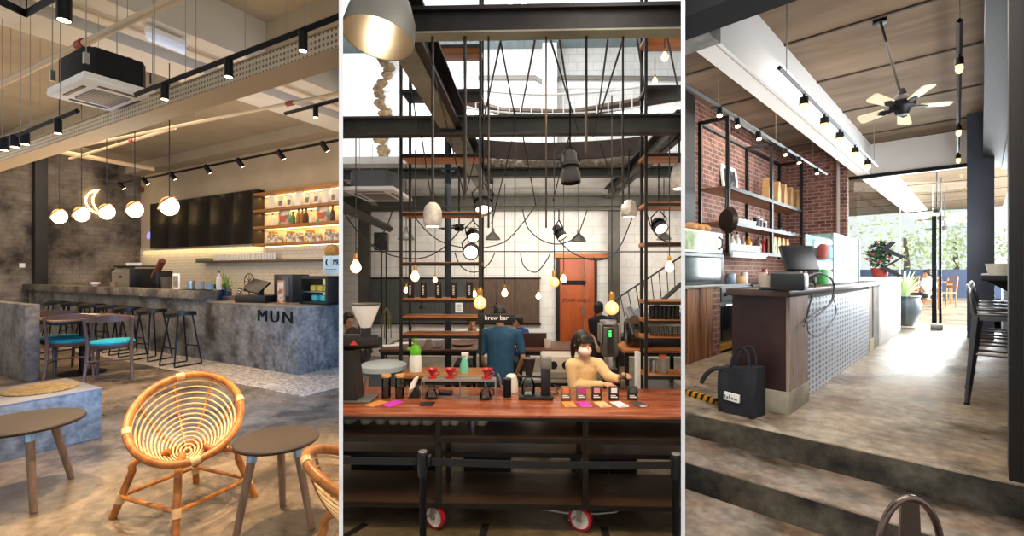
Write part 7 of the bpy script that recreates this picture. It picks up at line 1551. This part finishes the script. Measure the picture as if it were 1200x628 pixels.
# --- ceiling fan
hub = C.d(1057, 125, 4.75); top = C.z(1031, 22, CZ); top = Vector(top)
t = thing('ceiling_fan', 'black ceiling fan with five cream blades hung on a long rod', 'fan', hub); d = top - hub
b = MB(); b.cyl((0, 0, .08), d, .012, n=10); b.build('down_rod', mat('rod_grey', '#45423e', .5, .3), t); b = MB(); b.lathe([(0, -.09), (.05, -.08), (.07, -.03), (.105, .0), (.11, .05), (.08, .09), (.04, .12), (.025, .18), (0, .18)], n=24); b.build('motor', black, t); b = MB(); b.lathe([(0, -.06), (.06, -.05), (.06, 0), (0, 0)], d, 18); b.build('canopy', black, t)
cb_ = mat('cream_blade', '#cbbf9f', .5)
fv = face_cam(hub); TL = Matrix.Rotation(fv, 4, 'Z') @ Matrix.Rotation(R(-14), 4, 'X') @ Matrix.Rotation(R(-fv * 57.3), 4, 'Z')
for k in range(5):
    a = R(20 + 72 * k); m_ = TL @ Matrix.Rotation(a, 4, 'Z') @ Matrix.Rotation(R(12), 4, 'X'); b = MB(); b.prism([(.14, -.045), (.36, -.062), (.385, -.045), (.385, .045), (.36, .062), (.14, .045)], 'z', -.005, .005, m=m_); bl = b.build('blade', cb_, t); b = MB(); b.prism([(.07, -.02), (.17, -.035), (.21, 0), (.17, .035), (.07, .02)], 'z', -.014, -.005, m=m_); b.build('blade_iron', black, bl)
for i, (px, py, k, r) in enumerate(((1098, 246, 10.5, .62), (1103, 256, 13., .6), (1107, 267, 16., .6))): fan_small(C.d(px, py, k), 'dark ceiling fan beyond the glass front, %s of three in line' % ORD[i], CZ, r, mat('dark_fan', '#3a3733', .5))
# --- tracks with glowing lamps
amber_l = mat('amber_lamp', '#ffb870', .3, emit=6., ecol='#ffb15e')
def glow_track(label, pa, pb, fr, r=.045, up=True, wires=2):
    pa, pb = Vector(pa), Vector(pb); t = thing('track_light', label, 'track light', pa); d = pb - pa; b = MB(); b.tube([(0, 0, 0), d], .022, 4); b.build('rail', black, t)
    for i in range(wires): q = d * (.04 + .9 * i / max(1, wires - 1)); b = MB(); b.cyl(q, (q.x, q.y, CZ - pa[2]), .005, n=6); b.build('hanging_wire', galv, t)
    for f in fr: q = d * f; b = MB(); b.cyl(q, q - Vector((0, 0, .06)), .012, n=8); b.lathe([(0, -.05), (r * .9, -.05), (r * .95, -.12), (r * .8, -.12), (0, -.1)], q, 14); h_ = b.build('lamp_holder', black, t); b = MB(); b.lathe([(0, -.115), (r * .75, -.115), (r * .8, -.16), (r * .5, -.19), (0, -.20)], q, 14); b.build('bulb', amber_l, h_)
    return t
pa, pb = C.z(929, 75, 2.85), C.z(1019, 196, 2.85); pb[0] = pa[0] = (pa[0] + pb[0]) / 2
glow_track('black track with five amber lamps hung below the white beam', pa, pb, [on_line(C, pa, pb, x) for x in (942, 966, 984, 1002, 1017)])
pa, pb = C.z(806, 88, 2.95), C.z(960, 205, 2.95); pb[0] = pa[0] = (pa[0] + pb[0]) / 2
track('black track over the kitchen with spotlights, in front of the red brick wall', pa, pb, [on_line(C, pa, pb, x) for x in (843, 864, 889, 920, 936, 957)], CZ, 3, .036, hd=(.2, -.35, -.9), r=.035, ln=.11)
pa, pb = C.z(1124.5, 24, 3.15), C.z(1123, 180, 3.15)
glow_track('black track with amber lamps right of the ceiling fan, seen nearly end on', pa, pb, (.13, .6, .97), .035)
# --- terrace furniture beyond the glass
wch = mat('honey_wood', '#b57a45', .5, c2='#9a6334', scale=5)
def wchair(loc, rz, label):
    t = thing('dining_chair', label, 'chair', loc, rz, 'wooden chairs on the terrace'); b = MB(); b.box(-.21, .21, -.21, .21, .43, .46, bev=.008); b.build('seat', wch, t)
    for sx in (-1, 1): b = MB(); b.tube([(sx * .19, -.19, 0), (sx * .19, -.19, .43)], .022, 6); b.build('front_leg', wch, t); b = MB(); b.tube([(sx * .19, .2, 0), (sx * .19, .2, .45), (sx * .19, .25, .95)], .022, 6); b.build('rear_leg', wch, t)
    for z_ in (.6, .74, .88): b = MB(); b.box(-.18, .18, .205 + (z_ - .45) * .1, .225 + (z_ - .45) * .1, z_, z_ + .07); b.build('back_slat', wch, t)
    b = MB(); b.tube([(-.19, 0, .2), (.19, 0, .2)], .014, 6); b.build('stretcher', wch, t); return t
spots = ((1062, 358, -.9, 'leftmost wooden chair on the bright terrace, left of the seated person'), (1076, 354, 1.6, 'wooden chair tucked behind the left terrace chair'), (1088, 362, .2, 'wooden chair with its back to the glass, in front of the seated person'), (1106, 360, 2.2, 'wooden chair right of the black door post on the terrace'))
w0 = None
for (px, py, rz, lab) in spots:
    p = C.z(px, py, 0)
    if w0 is None: w0 = wchair(p, face_cam(p) + rz, lab)
    else: dup(w0, p, face_cam(p) + rz + 3.1, lab)
p = C.z(1090, 355, 0); t = thing('dining_table', 'wooden terrace table among the honey coloured chairs', 'table', p + Vector((0, .3, 0))); b = MB(); b.box(-.6, .6, -.45, .45, .72, .75, bev=.006); b.build('tabletop', wch, t)
for sx in (-1, 1):
    for sy in (-1, 1): b = MB(); b.box(sx * .52 - .03, sx * .52 + .03, sy * .38 - .03, sy * .38 + .03, 0, .72); b.build('leg', wch, t)
p = C.z(1059, 381, 0); p[1] = max(p[1], GY + .45); t = thing('planter', 'large dark glazed planter just behind the glass front', 'planter', p); b = MB(); b.lathe([(0, 0), (.16, 0), (.27, .25), (.29, .45), (.25, .56), (.28, .6), (.24, .6), (.22, .55), (0, .5)], n=24); b.build('pot', mat('glazed_pot', '#4f555b', .3, c2='#3a3f45', scale=4), t); b = MB()
for i in range(30): a = i * 2.4; l_ = .3 + .1 * (i % 4); b.tube([(0, 0, .5), (.1 * math.cos(a), .1 * math.sin(a), .5 + l_ * .6), (.26 * math.cos(a), .26 * math.sin(a), .5 + l_)], [.008, .02, .004], 4)
b.build('leaves', lg, t)
room(C)
kt = 13.2; q = C.d(1088, 345, kt); base = Vector((q[0], q[1], 0))
figure('person in a white shirt sitting at the terrace table beyond the glass', base, C, kt,
       dict(head=(1087, 321, -.02), neck=(1087.5, 326, 0), chest=(1088, 331, 0), pelvis=(1089, 346, 0), shL=(1082, 329.5, 0), elL=(1080, 337, -.1), wrL=(1083, 340, -.3), shR=(1094, 329.5, 0), elR=(1096, 337, -.1), wrR=(1092, 340, -.3)),
       mat('white_shirt', '#e8e6e2'), 'short', jean, .02, skin2, R(-60), R(5), seated=(-.7, .7, 0))
t = thing('stool', 'low wooden stool under the person in the white shirt on the terrace', 'stool', base); zs = C.d(0, 346, kt)[2] - .12; b = MB(); b.box(-.18, .18, -.18, .18, zs - .04, zs, bev=.006); b.build('seat', wch, t)
for sx in (-1, 1):
    for sy in (-1, 1): b = MB(); b.tube([(sx * .15, sy * .15, 0), (sx * .14, sy * .14, zs - .04)], .02, 6); b.build('leg', wch, t)
